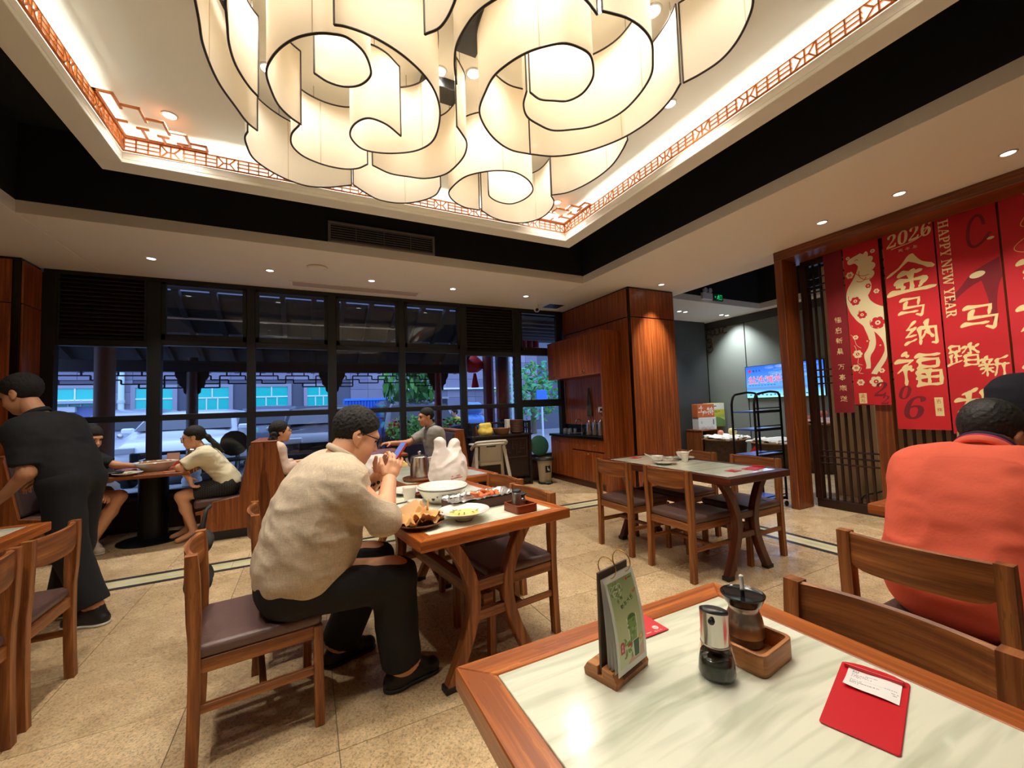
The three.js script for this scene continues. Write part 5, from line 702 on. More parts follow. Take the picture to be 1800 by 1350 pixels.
  const basket = (label, x, z, r, h, topM) => { const b = thing('wicker_basket', label, 'basket', [x, 0, z], 0, 'woven baskets by the wall'); obj('body', lathe([[0, 0.01], [r * 0.8, 0.01], [r * 0.92, h * 0.3], [r, h * 0.95], [r * 0.96, h * 0.95], [r * 0.9, h * 0.4], [0, 0.05]], 40), wick, b); obj('rim', new THREE.TorusGeometry(r * 0.99, 0.016, 8, 44).rotateX(PI / 2).translate(0, h * 0.96, 0), mat([150, 112, 74], 0.7), b); obj('lining', nets((X, Y, Z) => Math.hypot(X / (r * 0.95), (Y - h) / 0.06, Z / (r * 0.95)) * 0.06 - 0.06 + (noise3(X * 14, Y * 20, Z * 14, 5) - 0.5) * 0.05, [[-r, h - 0.1, -r], [r, h + 0.1, r]], 0.016), topM ?? fabW, b); return b; };
  basket('brown woven basket with a white cloth, beside the wooden crate', 7.35, -5.4, 0.38, 0.54); basket('woven basket behind the black rack with a white cover', 7.62, -4.6, 0.38, 0.5); basket('taller woven basket with a red diamond paper behind the rack', 7.85, -3.95, 0.34, 0.86, mat([226, 190, 180], 0.9));
  const dia = (label, x, y, z) => { const d = thing('paper_diamond', label, 'paper', [x, y, z], 0, 'red lucky papers'); const p = obj('sheet', at(rbox(0.004, 0.19, 0.19, 0.001), 0, 0, 0, PI / 4, 0, 0), paperR, d); obj('print', at(new THREE.PlaneGeometry(0.17, 0.17), -0.0026, 0, 0, 0, -PI / 2, 0).rotateX(PI / 4), mat(white, 0.8, { map: canvas(128, 128, '#d62a22', (x) => { x.save(); x.translate(64, 64); x.rotate(PI / 4); x.fillStyle = '#3a1410'; han(x, '福', -36, -36, 70, 0.1); x.restore(); }) }), d); return d; }; dia('red diamond lucky paper on the tall basket', 7.49, 0.66, -4.1); dia('red diamond lucky paper on the low basket behind the rack', 7.23, 0.3, -4.72);
  const fruit = (n, label, cat, x, y, z, r, m, g, sh) => { const f = thing(n, label, cat, [x, y, z], 0, g); obj('skin', sh ?? lathe([[0, -r], [r * 0.6, -r * 0.85], [r, -r * 0.1], [r * 0.8, r * 0.7], [r * 0.2, r * 0.85], [0, r * 0.75]], 18), m, f); obj('stem', rod([0, r * 0.75, 0], [0.01, r * 1.05, 0], 0.005, 6), MT.dark, f); };
  const pe = mat([236, 150, 124], 0.5); for (let i = 0; i < 6; i++) fruit('peach', 'pink peach in the heap on the tall basket', 'peach', 7.72 + (i % 3) * 0.11, 0.92 + Math.floor(i / 3) * 0.07, -4.1 + Math.floor(i / 3) * 0.07 + (i % 2) * 0.1, 0.06, pe, 'peaches on the tall basket'); fruit('peach', 'pink peach lying alone on the white cloth of the low basket', 'peach', 7.3, 0.64, -5.45, 0.055, pe); fruit('melon', 'pale yellow melon on the white cloth of the low basket', 'melon', 7.45, 0.66, -5.3, 0.08, mat([226, 206, 130], 0.5));
  const cr = thing('wooden_crate', 'upright wooden crate used as a stand under the boxes', 'crate', [7.42, 0, -5.98]); obj('side', [box(-0.24, -0.22, 0, 0.66, -0.2, 0.2), box(0.22, 0.24, 0, 0.66, -0.2, 0.2)].slice(0, 1), MT.booth, cr); obj('side', box(0.22, 0.24, 0, 0.66, -0.2, 0.2), MT.booth, cr); obj('top', box(-0.25, 0.25, 0.66, 0.68, -0.2, 0.2), MT.booth, cr); obj('back', box(-0.22, 0.22, 0, 0.66, -0.2, -0.18), MT.booth, cr);
  const pbox = (n, label, x, y, z, w, h, d, c, draw, turn = -0.25) => { const b = thing(n, label, 'box', [x, y, z], turn); obj('carton', rbox(w, h, d, 0.006, 0, h / 2, 0), mat(c, 0.7), b); obj('print', at(new THREE.PlaneGeometry(w * 0.96, h * 0.95), 0, h / 2, d / 2 + 0.0012), mat(white, 0.7, { map: canvas(256, Math.round(256 * h / w), `rgb(${c})`, draw) }), b); return b; };
  pbox('gift_box', 'white box with grey hill pattern lying on the crate', 7.44, 0.68, -5.92, 0.42, 0.25, 0.2, [222, 220, 214], (x) => { x.strokeStyle = '#7a7468'; x.lineWidth = 2; for (const c of [70, 130, 190]) for (let r = 10; r < 46; r += 9) { x.beginPath(); x.arc(c, 152, r, PI, 0); x.stroke(); } txt(x, 'lllll', 42, 60, 26, '#6a645a', { rot: PI / 2 }); x.fillStyle = '#5a5650'; x.fillRect(212, 20, 14, 70); });
  pbox('gift_box', 'orange box with large white brush lettering on top of the white box', 7.42, 0.93, -5.92, 0.4, 0.28, 0.18, [206, 104, 52], (x) => { x.fillStyle = '#f6ede0'; han(x, '土', 4, 14, 100, 0.12); han(x, '产', 70, 84, 76, 0.11); han(x, '特', 140, 40, 110, 0.11); });
  pbox('gift_bag', 'green and yellow paper gift bag standing behind the basket', 7.86, 0.72, -6.0, 0.42, 0.5, 0.14, [196, 200, 120], (x, w, h) => { x.fillStyle = '#dcdcd0'; x.fillRect(0, 0, w, 80); x.fillStyle = '#c8c03a'; x.fillRect(0, 80, w, 70); x.fillStyle = '#a8b84a'; x.fillRect(0, 150, w, 40); x.fillStyle = '#6a8a4a'; x.beginPath(); x.moveTo(0, 240); x.bezierCurveTo(80, 160, 170, 170, 256, 230); x.lineTo(256, h); x.lineTo(0, h); x.fill(); x.fillStyle = '#3c4a40'; x.fillRect(26, 22, 34, 24); x.fillRect(76, 28, 60, 12); x.fillStyle = '#5a6a2a'; [...'土特产'].forEach((c, i) => han(x, c, 56 + i * 48, 92, 40, 0.1)); });
  const stn = thing('display_stand', 'low wooden stand carrying the gift bag', 'stand', [7.86, 0, -6.05]); obj('top', box(-0.22, 0.22, 0.7, 0.72, -0.1, 0.12), MT.booth, stn); obj('body', box(-0.18, 0.18, 0, 0.7, -0.08, 0.08), MT.booth, stn);
  pbox('gift_box', 'white box with grey label inside the crate', 7.46, 0, -5.74, 0.3, 0.28, 0.22, [214, 214, 212], (x) => { x.fillStyle = '#77757a'; x.fillRect(150, 40, 60, 12); x.fillRect(150, 62, 46, 10); x.fillRect(140, 170, 70, 40); });
  const mb = thing('cable_box', 'dark metering box with a green display on the wall behind the lattice', 'meter box', [6.15, 0.42, -2.32]); obj('case', rbox(0.1, 0.2, 0.16, 0.01), mat([40, 44, 42], 0.5), mb); obj('display', box(-0.053, -0.05, 0.02, 0.06, -0.04, 0.03, { c: 0 }), mat([170, 190, 120], 0.4), mb); const cbl = thing('cable', 'black cable sagging across the foot of the lattice', 'cable', [5.6, 0, 0]); obj('wire', tube([[0.5, 0.35, -2.25], [0.15, 0.22, -2.3], [-0.02, 0.16, -2.42], [0.1, 0.03, -2.5]], 0.008, 30, 6), MT.black, cbl);
}
// ================================================================ by the windows and the wash stand
{
  const ec = thing('ebony_cabinet', 'black carved wooden cabinet with a railed top by the windows', 'cabinet', [2.84, 0, -6.19]);
  obj('carcass', box(-0.5, 0.5, 0.14, 0.82, -0.12, 0.1), MT.ebony, ec); obj('top', box(-0.54, 0.54, 0.82, 0.85, -0.14, 0.14), MT.ebony, ec);
  for (const x of [-0.5, 0.5]) for (const z of [-0.11, 0.11]) obj('post', box(x - 0.022, x + 0.022, 0, 1.06, z - 0.022, z + 0.022, { g: 1 }), MT.ebony, ec);
  for (const z of [-0.11, 0.11]) { if (z < 0) obj('gallery_rail', [box(-0.5, 0.5, 1.02, 1.05, z - 0.014, z + 0.014)], MT.ebony, ec); } for (const x of [-0.5, 0.5]) { obj('gallery_side', [box(x - 0.012, x + 0.012, 1.02, 1.05, -0.11, 0.11), box(x - 0.012, x + 0.012, 0.93, 0.95, -0.11, 0.11), box(x - 0.01, x + 0.01, 0.85, 1.02, -0.01, 0.01)], MT.ebony, ec); }
  for (const s of [-1, 1]) { const d = obj('door', box(s * 0.24 - 0.215, s * 0.24 + 0.215, 0.17, 0.8, 0.1, 0.118), MT.ebony, ec); const g = [], B = (a, b, e, f) => g.push(box(s * 0.24 + a, s * 0.24 + b, e, f, 0.118, 0.128, { c: 0.001 })); B(-0.2, 0.2, 0.46, 0.48); B(-0.2, 0.2, 0.76, 0.785); B(-0.2, -0.18, 0.48, 0.76); B(0.18, 0.2, 0.48, 0.76); for (let i = 0; i < 5; i++) { B(-0.16 + i * 0.075, -0.148 + i * 0.075, 0.5 + (i % 2) * 0.07, 0.74 - ((i + 1) % 2) * 0.07); B(-0.16 + i * 0.06, -0.1 + i * 0.06, 0.54 + (i % 3) * 0.06, 0.55 + (i % 3) * 0.06); } obj('carving', g, mat([58, 38, 32], 0.4), d); obj('pull', box(s * 0.045 - 0.012, s * 0.045 + 0.012, 0.55, 0.62, 0.118, 0.136), MT.brass, d); }
  obj('foot_rail', box(-0.5, 0.5, 0.05, 0.1, 0.09, 0.12), MT.ebony, ec);
  const cane = mat([122, 82, 52], 0.6, { bumpMap: fine, bumpScale: 0.002 });
  for (let i = 0; i < 10; i++) { const b = thing('bowl_basket', 'shallow brown basket in the tall stack on the black cabinet', 'basket', [3.14, 0.85 + i * 0.021, -6.17], 0, 'stacked baskets on the black cabinet'); obj('body', lathe([[0, 0.004], [0.07, 0.004], [0.105, 0.034], [0.11, 0.034], [0.075, 0], [0, 0]], 28), cane, b); obj('rim', new THREE.TorusGeometry(0.108, 0.006, 6, 32).rotateX(PI / 2).translate(0, 0.034, 0), mat([96, 58, 38], 0.6), b); }
  const rb = thing('bread_basket', 'round brown basket beside the yellow packet', 'basket', [2.86, 0.85, -6.16]); obj('body', lathe([[0, 0.004], [0.1, 0.004], [0.14, 0.1], [0.146, 0.1], [0.108, 0], [0, 0]], 32), cane, rb); obj('rim', new THREE.TorusGeometry(0.143, 0.008, 6, 36).rotateX(PI / 2).translate(0, 0.1, 0), cane, rb);
  const yp = thing('yellow_packet', 'crumpled yellow paper packet on the black cabinet', 'packet', [2.57, 0.85, -6.15]); obj('paper', blob([C([-0.06, 0.06, 0], [0.06, 0.06, 0], 0.065), C([-0.075, 0.16, 0], [0.07, 0.165, 0], 0.035)], 0.05, 0.012, wr(0.016, 16, 12, 16, 3)), mat([232, 204, 90], 0.8), yp); obj('fold', box(-0.09, 0.07, 0.185, 0.2, -0.004, 0.004), mat([240, 220, 120], 0.8), yp);
  const np = thing('paper_block', 'upright white block of napkins between basket and stack', 'napkins', [3.0, 0.85, -6.22]); obj('stack', rbox(0.07, 0.24, 0.08, 0.008, 0, 0.12, 0), MT.whiteplastic, np); obj('band', box(-0.037, 0.037, 0.08, 0.14, -0.042, 0.042), mat([222, 214, 200], 0.8), np);
  const bt = thing('condiment_bottle', 'small dark bottle at the corner of the black cabinet', 'bottle', [2.4, 0.85, -6.14]); obj('body', lathe([[0, 0], [0.024, 0], [0.026, 0.1], [0.011, 0.14], [0.011, 0.16], [0, 0.16]], 20), mat([120, 74, 46], 0.3), bt); obj('cap', cyl(0.013, 0.013, 0.025, 14, 0, 0.17, 0), MT.black, bt);
  // high chair
  const hc = thing('high_chair', 'grey plastic high chair folded back in front of the black cabinet', 'high chair', [2.46, 0, -5.72]), gp = mat([176, 168, 150], 0.5), gp2 = mat([198, 192, 178], 0.5);
  obj('seat_back', rbox(0.36, 0.3, 0.04, 0.03, 0, 0.6, 0, 0.12), gp, hc); obj('handle_slot', rbox(0.16, 0.02, 0.012, 0.006, 0, 0.715, 0.032), MT.black, hc); obj('tray_rim', tube([[-0.26, 0.68, -0.12], [-0.25, 0.76, 0.02], [-0.2, 0.785, 0.05], [0.2, 0.785, 0.05], [0.26, 0.76, 0.02], [0.27, 0.7, -0.12]], 0.022, 40, 8), gp2, hc); obj('tray', rbox(0.5, 0.03, 0.3, 0.014, 0, 0.74, -0.12), gp2, hc);
  for (const [a, b] of [[[0.22, 0.72, 0.0], [0.3, 0, 0.14]], [[-0.22, 0.72, 0.0], [-0.3, 0, 0.14]], [[0.2, 0.7, -0.06], [0.3, 0, -0.2]], [[-0.2, 0.7, -0.06], [-0.3, 0, -0.2]]]) obj('leg', bar(a, b, 0.05, 0.03, { c: 0.01 }), gp2, hc); obj('seat', rbox(0.36, 0.05, 0.3, 0.02, 0, 0.46, -0.12), gp, hc);
  // bin with lid up
  const bn = thing('pedal_bin', 'beige pedal bin with a black sticker and its green lid open', 'bin', [3.56, 0, -5.99]); obj('body', lathe([[0, 0.02], [0.1, 0.02], [0.125, 0.4], [0.132, 0.4], [0.132, 0.42], [0.12, 0.42], [0.1, 0.06], [0, 0.05]], 36), mat([178, 166, 140], 0.55), bn); obj('base', cyl(0.118, 0.122, 0.03, 32, 0, 0.015, 0), MT.black, bn); obj('liner', lathe([[0.1, 0.3], [0.125, 0.43], [0.15, 0.425], [0.155, 0.39]], 24), MT.black, bn); obj('pedal', rbox(0.09, 0.02, 0.06, 0.008, -0.02, 0.03, 0.13), mat([70, 92, 76], 0.5), bn);
  obj('lid', at(lathe([[0, 0.03], [0.1, 0.03], [0.17, 0.012], [0.175, 0], [0, 0]], 36), -0.02, 0.62, -0.12, 1.4, 0, 0.1), mat([36, 88, 70], 0.5), bn); obj('sticker', at(new THREE.PlaneGeometry(0.09, 0.11), -0.012, 0.25, 0.12, -0.06, -0.1, 0), mat(white, 0.5, { map: canvas(96, 118, '#141414', (x) => { x.fillStyle = '#e8e8e0'; x.beginPath(); x.arc(44, 34, 9, 0, 7); x.fill(); x.fillRect(38, 46, 14, 34); x.fillRect(58, 60, 18, 34); x.strokeStyle = '#e8e8e0'; x.lineWidth = 5; x.beginPath(); x.moveTo(48, 52); x.lineTo(68, 56); x.stroke(); }) }), bn);
  // on the counter
  const kt = (label, x, z, h) => { const k = thing('steel_jug', label, 'jug', [x, 0.8, z], 0, 'steel jugs on the counter'); obj('body', lathe([[0, 0], [0.052, 0], [0.055, 0.01], [0.05, h * 0.6], [0.043, h], [0.04, h], [0.046, 0.02], [0, 0.015]], 28), MT.steel, k); obj('lid', lathe([[0, h + 0.03], [0.01, h + 0.03], [0.012, h + 0.012], [0.044, h], [0, h]], 24), MT.steel, k); obj('handle', tube([[0, h * 0.9, 0.045], [0, h * 0.85, 0.09], [0, h * 0.4, 0.095], [0, h * 0.2, 0.052]], 0.006, 18, 6), MT.steel, k); };
  kt('steel jug with a loop handle next to the tap', 4.04, -5.36, 0.2); kt('steel jug in the middle of the counter', 4.05, -5.22, 0.21); kt('steel jug close to the cabinet side', 4.04, -5.06, 0.22); kt('steel jug tucked behind the others', 4.15, -5.12, 0.2);
  for (let i = 0; i < 5; i++) { const g = thing('drinking_glass', 'small upturned drinking glass beside the basin', 'glass', [4.13 - (i % 2) * 0.07, 0.8, -6.16 + i * 0.07], 0, 'glasses beside the basin'); obj('body', lathe([[0.032, 0], [0.029, 0.085], [0, 0.088], [0, 0.082], [0.026, 0.079], [0.029, 0]], 20), mat([226, 232, 236], 0.05, { transmission: 0.9, thickness: 0 }), g); }
  const so = thing('wall_socket', 'white double wall socket with a black plug above the jugs', 'socket', [4.237, 1.2, -5.28]); obj('plate', rbox(0.01, 0.09, 0.15, 0.004), MT.whiteplastic, so); obj('plug', rbox(0.03, 0.04, 0.04, 0.008, -0.02, 0, 0.02), MT.black, so); obj('lead', tube([[-0.035, 0, 0.02], [-0.06, -0.05, 0.03], [-0.04, -0.12, 0.12], [-0.08, -0.1, 0.22]], 0.005, 24, 6), MT.black, so);
  const cm = thing('water_boiler', 'small grey and black appliance behind the steel jugs', 'appliance', [4.13, 0.8, -4.94]); obj('body', rbox(0.14, 0.26, 0.13, 0.02, 0, 0.13, 0), MT.black, cm); obj('top', rbox(0.18, 0.03, 0.17, 0.01, -0.01, 0.28, 0), mat([130, 134, 138], 0.4), cm);
  const um = thing('hanging_cloth', 'dark grey cloth hanging on a hook in the wash stand niche', 'cloth', [4.22, 1.1, -5.56]); obj('cloth', loft([0, 0.1, 0.22, 0.34, 0.46].map((y, i) => { const r = [0.07, 0.062, 0.05, 0.035, 0.01][i]; return [...Array(10)].map((_, k) => [-0.008 + 0.012 * Math.sin(k * 0.63), y + 0.01 * Math.sin(k * 2), r * Math.cos(k * 0.628)]); })), mat([62, 58, 54], 0.9), um); obj('hook', rod([0.01, 0.47, 0], [-0.02, 0.47, 0], 0.006), MT.brass, um);
}
// ================================================================ things on the tables
{
  const T = 0.75, mp = mat(white, 0.45, { map: canvas(320, 640, '#eef0ea', (x) => {
    const g = x.createLinearGradient(0, 40, 0, 600); g.addColorStop(0, '#9db27c'); g.addColorStop(0.5, '#cfd8a8'); g.addColorStop(1, '#dce0b8'); x.fillStyle = g; x.fillRect(26, 40, 268, 560); x.fillStyle = '#d9b39a'; x.beginPath(); x.moveTo(110, 600); x.bezierCurveTo(160, 540, 240, 560, 294, 500); x.lineTo(294, 600); x.fill();
    x.strokeStyle = '#e6edd0'; x.lineWidth = 4; for (let i = 0; i < 7; i++) { x.beginPath(); x.arc(60 + i * 12, 90 + (i % 3) * 16, 22, 0, 7); x.stroke(); } x.fillStyle = '#4c6a34'; x.globalAlpha = 0.35; for (let i = 0; i < 20; i++) { x.beginPath(); x.ellipse(rr(40, 150), rr(60, 170), 16, 7, rr(0, 3), 0, 7); x.fill(); } x.globalAlpha = 1;
    x.fillStyle = '#2f4a24'; x.save(); x.rotate(-0.28); [...'一口吉祥'.slice(2)].forEach((c, i) => han(x, c, 30 + i * 36, 180, 26, 0.1)); [...'新年大吉'].forEach((c, i) => han(x, c, 40 + i * 38, 226, 34, 0.12)); x.fillStyle = '#d4472e'; [...'特产'].forEach((c, i) => han(x, c, 196 + i * 26, 216, 24, 0.1)); x.restore();
    x.fillStyle = '#cf3a2c'; x.beginPath(); x.arc(226, 62, 9, 0, 7); x.fill(); x.fillStyle = '#7a5030'; x.fillRect(240, 58, 40, 7);
    const cup = (a, b, w, h, c) => { x.fillStyle = '#f4f6e4'; x.beginPath(); x.moveTo(a - w * 0.62, b - 4); x.lineTo(a + w * 0.62, b - 4); x.lineTo(a + w * 0.46, b + h + 4); x.lineTo(a - w * 0.46, b + h + 4); x.fill(); x.fillStyle = c; x.beginPath(); x.moveTo(a - w / 2, b); x.lineTo(a + w / 2, b); x.lineTo(a + w * 0.38, b + h); x.lineTo(a - w * 0.38, b + h); x.fill(); }; cup(190, 310, 90, 170, '#8aa85e'); x.fillStyle = '#4f8038'; x.beginPath(); x.ellipse(190, 318, 44, 30, 0, PI, 0); x.fill(); for (let i = 0; i < 12; i++) { x.fillStyle = ['#5f8f42', '#79a552', '#a6c078'][i % 3]; x.beginPath(); x.ellipse(rr(150, 230), rr(330, 440), 14, 10, rr(0, 3), 0, 7); x.fill(); } cup(212, 470, 64, 110, '#2f5a34'); x.fillStyle = '#6f9a48'; for (let i = 0; i < 14; i++) { x.beginPath(); x.ellipse(rr(90, 160), rr(430, 560), 20, 8, rr(0, 3), 0, 7); x.fill(); }
    x.fillStyle = '#cf2a28'; x.beginPath(); x.arc(64, 452, 20, PI, 0); x.fill(); x.fillRect(44, 452, 40, 56); x.fillStyle = '#fff'; han(x, '吉', 52, 448, 24, 0.09); han(x, '新', 52, 476, 24, 0.09); x.fillStyle = '#c83a2e'; x.fillRect(118, 470, 46, 18); x.fillStyle = '#d8c05a'; x.beginPath(); x.arc(268, 470, 26, 0, 7); x.fill(); x.strokeStyle = '#f6eec0'; x.lineWidth = 3; for (let i = 0; i < 8; i++) { x.beginPath(); x.moveTo(268, 470); x.lineTo(268 + 22 * Math.cos(i * 0.785), 470 + 22 * Math.sin(i * 0.785)); x.stroke(); }
  }) });
  const st = thing('menu_stand', 'wooden flip menu stand with brass rings showing a green drinks page', 'menu stand', [0.569, T, -0.699], 0.27), wl = MT.tan;
  obj('base', at(ext([[-0.038, 0], [0.038, 0], [0.04, 0.012], [0.03, 0.027], [0.005, 0.029], [0.005, 0.012], [-0.005, 0.012], [-0.005, 0.029], [-0.03, 0.027], [-0.04, 0.012]], 0.116, 0.001), 0, 0, 0, 0, PI / 2, 0), wl, st); obj('inlay', at(ext([[0.006, 0.0292], [0.0302, 0.0275], [0.0405, 0.0122], [0.0405, 0.012], [0.03, 0.0265], [0.006, 0.0285]], 0.07, 0.0002), 0.0, 0.0004, 0, 0, -PI / 2, 0), mat([112, 74, 46], 0.5), st);
  obj('board', rbox(0.104, 0.196, 0.006, 0.0025, 0, 0.112, -0.001, 0.015, 0, 0), mat([86, 70, 52], 0.5), st);
  for (let i = 0; i < 4; i++) { const a = -0.05 - i * 0.032, pg = new THREE.PlaneGeometry(0.104, 0.18, 1, 12), q = pg.attributes.position; for (let k = 0; k < q.count; k++) { const y = q.getY(k); q.setZ(k, 0.006 * Math.sin((0.09 - y) / 0.18 * PI) * (i + 1) * 0.35); } pg.computeVertexNormals(); obj('page', at(pg, 0, 0.107, 0.0075 + i * 0.002, 0, 0, 0).translate(0, -0.197, 0).applyMatrix4(M4(0, 0.197, 0, a, 0, 0)), i === 3 ? mp : mat([226, 222, 216], 0.6), st); }
  for (const s of [-0.026, 0.026]) obj('ring', at(new THREE.TorusGeometry(0.0215, 0.0011, 8, 36, 5.3), s, 0.214, 0.006, 0, PI / 2, -1.0), MT.brass, st);
  const qc = thing('table_card', 'small red printed card lying behind the menu stand', 'card', [0.724, T + 0.0012, -0.79]); obj('card', box(-0.05, 0.05, 0, 0.0012, -0.04, 0.04, { c: 0.0003 }), mat([206, 36, 44], 0.45), qc); obj('print', at(new THREE.PlaneGeometry(0.098, 0.078), 0, 0.0015, 0, -PI / 2, 0, 0), mat(white, 0.45, { map: canvas(256, 204, '#d02c36', (x) => { x.fillStyle = '#f4e4e0'; x.beginPath(); x.arc(200, 150, 20, 0, 7); x.fill(); x.fillStyle = '#d02c36'; x.fillRect(186, 146, 28, 4); x.fillRect(192, 156, 16, 4); x.fillStyle = '#f0d6d0'; [...'福吉年'].forEach((c, i) => han(x, c, 160 + i * 22, 176, 18, 0.08)); for (let i = 0; i < 4; i++) x.fillRect(30 + (i % 2) * 70, 24 + Math.floor(i / 2) * 150, 40, 6); x.fillRect(20, 60, 6, 80); }) }), qc);
  const tr = thing('wooden_tray', 'small square wooden tray holding the steel jar on the near table', 'tray', [0.847, T, -0.607], 0.13); const trayGeo = (w, d, h, t, r) => { const sh = new THREE.Shape(), R = (s, a, b, q) => { s.moveTo(-a + q, -b); s.lineTo(a - q, -b); s.quadraticCurveTo(a, -b, a, -b + q); s.lineTo(a, b - q); s.quadraticCurveTo(a, b, a - q, b); s.lineTo(-a + q, b); s.quadraticCurveTo(-a, b, -a, b - q); s.lineTo(-a, -b + q); s.quadraticCurveTo(-a, -b, -a + q, -b); }; R(sh, w / 2, d / 2, r); const ho = new THREE.Path(); R(ho, w / 2 - t, d / 2 - t, r * 0.7); sh.holes.push(ho); const g = ext(sh, h, 0.002, { cs: 8, bs: 2 }).rotateX(PI / 2).translate(0, h / 2, 0); const b = cb(w - t, 0.007, d - t, 0, 0.0045, 0); return [g, b]; };
  const ty = MT.tan; { const [a, b] = trayGeo(0.128, 0.142, 0.042, 0.009, 0.02); obj('wall', a, ty, tr); obj('bottom', b, ty, tr); }
  const glassS = new THREE.MeshPhysicalMaterial({ color: 0xffffff, roughness: 0.03, transmission: 1, thickness: 0, ior: 1.45 });
  const bo = thing('sauce_bottle', 'glass and steel shaker bottle of dark sauce standing before the tray', 'bottle', [0.727, T, -0.584], 0.5);
  obj('glass', lathe([[0, 0.002], [0.036, 0.002], [0.038, 0.008], [0.0355, 0.03], [0.029, 0.06], [0.0265, 0.066]], 44), glassS, bo); obj('sauce', lathe([[0, 0.006], [0.033, 0.006], [0.0345, 0.01], [0.0325, 0.03], [0.029, 0.046], [0, 0.046]], 40), mat([36, 38, 26], 0.12), bo); obj('collar', new THREE.TorusGeometry(0.0268, 0.0015, 8, 44).rotateX(PI / 2).translate(0, 0.066, 0), MT.steel, bo);
  const cap = new THREE.CylinderGeometry(0.0265, 0.0268, 0.06, 44, 1, true), cp = cap.attributes.position; for (let i = 0; i < cp.count; i++) if (cp.getY(i) > 0) cp.setY(i, cp.getY(i) + cp.getX(i) * -0.22); cap.computeVertexNormals(); obj('sleeve', cap.translate(0, 0.0965, 0), MT.steel, bo); const ct = lathe([[0, 0.0062], [0.018, 0.006], [0.0262, 0.003], [0.0268, -0.002], [0, -0.002]], 40); const c2 = ct.attributes.position; for (let i = 0; i < c2.count; i++) c2.setY(i, c2.getY(i) + c2.getX(i) * -0.22); obj('top', ct.translate(0, 0.1265, 0), mat([34, 35, 38], 0.3), bo); obj('spout', at(lathe([[0, 0], [0.006, 0], [0.006, 0.006], [0, 0.006]], 16), -0.026, 0.118, 0, 0, 0, PI / 2), MT.black, bo);
  const ja = thing('sugar_jar', 'steel condiment jar with a black lid and a white spoon in the tray', 'jar', [0.872, T + 0.0085, -0.622]);
  obj('foot', lathe([[0, 0], [0.036, 0], [0.038, 0.004], [0.0385, 0.02], [0.0385, 0.022], [0, 0.022]], 44), mat([52, 30, 22], 0.08, { clearcoat: 1, clearcoatRoughness: 0.03 }), ja); obj('body', lathe([[0.0388, 0.02], [0.0392, 0.036], [0.036, 0.056], [0.0305, 0.07], [0.0305, 0.076], [0.0315, 0.078], [0.0315, 0.081]], 48), MT.brush, ja); obj('neck', lathe([[0.0305, 0.081], [0.034, 0.087], [0.0345, 0.09]], 40), MT.steel, ja); obj('lid', lathe([[0.034, 0.083], [0.0385, 0.089], [0.0445, 0.102], [0.0455, 0.105], [0.044, 0.1055], [0.036, 0.099], [0, 0.0985]], 48), mat([26, 26, 29], 0.16), ja); obj('knob', lathe([[0.0045, 0.098], [0.0045, 0.11], [0.003, 0.113], [0, 0.1135]], 18), MT.black, ja);
  const sp = thing('spoon', 'white plastic spoon handle sticking out of the steel jar', 'spoon', [0.872, T + 0.0085, -0.622]); obj('handle', tube([[0.0, 0.04, 0.0], [0.012, 0.08, -0.008], [0.022, 0.115, -0.016], [0.024, 0.128, -0.018]], 0.0045, 20, 8).scale(1, 1, 1), mat([226, 222, 216], 0.35), sp); obj('tip', ball(0.0052, 0.0242, 0.13, -0.0182, 1, 0.8, 1, 10), mat([226, 222, 216], 0.35), sp);
  const cl = thing('bill_clipboard', 'red plastic bill clipboard holding a white printed receipt', 'clipboard', [0.889, T, -0.407], 0.29); const redP = mat([206, 26, 40], 0.35);
  const bs = new THREE.Shape(); { const a = 0.112, b = 0.0505, q = 0.006; bs.moveTo(-a + q, -b); bs.lineTo(a - q, -b); bs.quadraticCurveTo(a, -b, a, -b + q); bs.lineTo(a, b - q); bs.quadraticCurveTo(a, b, a - q, b); bs.lineTo(-a + q, b); bs.quadraticCurveTo(-a, b, -a, b - q); bs.lineTo(-a, -b + q); bs.quadraticCurveTo(-a, -b, -a + q, -b); } obj('board', ext(bs, 0.003, 0.0008).rotateX(PI / 2).translate(0, 0.0015, 0), redP, cl);
  const clip = ext([[-0.044, 0], [0.044, 0], [0.044, 0.008], [0.03, 0.014], [0.016, 0.017], [-0.016, 0.017], [-0.03, 0.014], [-0.044, 0.008]], 0.007, 0.002, { bs: 2 }); obj('clip', clip.rotateX(-PI / 2).rotateY(-PI / 2).translate(0.09, 0.0075, 0), redP, cl); obj('hinge', rod([0.094, 0.006, -0.03], [0.094, 0.006, 0.03], 0.004), redP, cl);
  const rc = thing('receipt', 'white paper receipt with rows of black print under the clip', 'receipt', [0.889, T, -0.407], 0.29); const rg = new THREE.PlaneGeometry(0.078, 0.082, 8, 8), rp = rg.attributes.position; for (let i = 0; i < rp.count; i++) { const v = rp.getY(i), u = rp.getX(i); rp.setZ(i, 0.0006 + 0.006 * clamp(-v / 0.04 - 0.3) * clamp(0.5 - u / 0.078) + 0.0008 * Math.sin(u * 90)); } rg.computeVertexNormals();
  obj('paper', rg.rotateX(-PI / 2).rotateY(-PI / 2).translate(0.062, 0.0042, 0.002), mat(white, 0.7, { map: canvas(320, 336, '#f0eeec', (x) => { x.fillStyle = '#4a4a4e'; const row = (y, a, b, h = 7) => { for (let X = a; X < b; X += rr(7, 15)) x.fillRect(X, y + rr(-1, 1), rr(4, 9), h); }; row(70, 30, 70, 12); row(88, 30, 56, 10); row(96, 110, 190); row(116, 30, 120); row(136, 30, 150); row(156, 30, 90); row(200, 30, 100); row(226, 30, 200, 9); row(250, 30, 90, 10); row(176, 230, 300); row(214, 270, 306); row(240, 280, 306); x.fillStyle = '#b8b8bc'; x.fillRect(110, 180, 180, 2); }) }), rc);
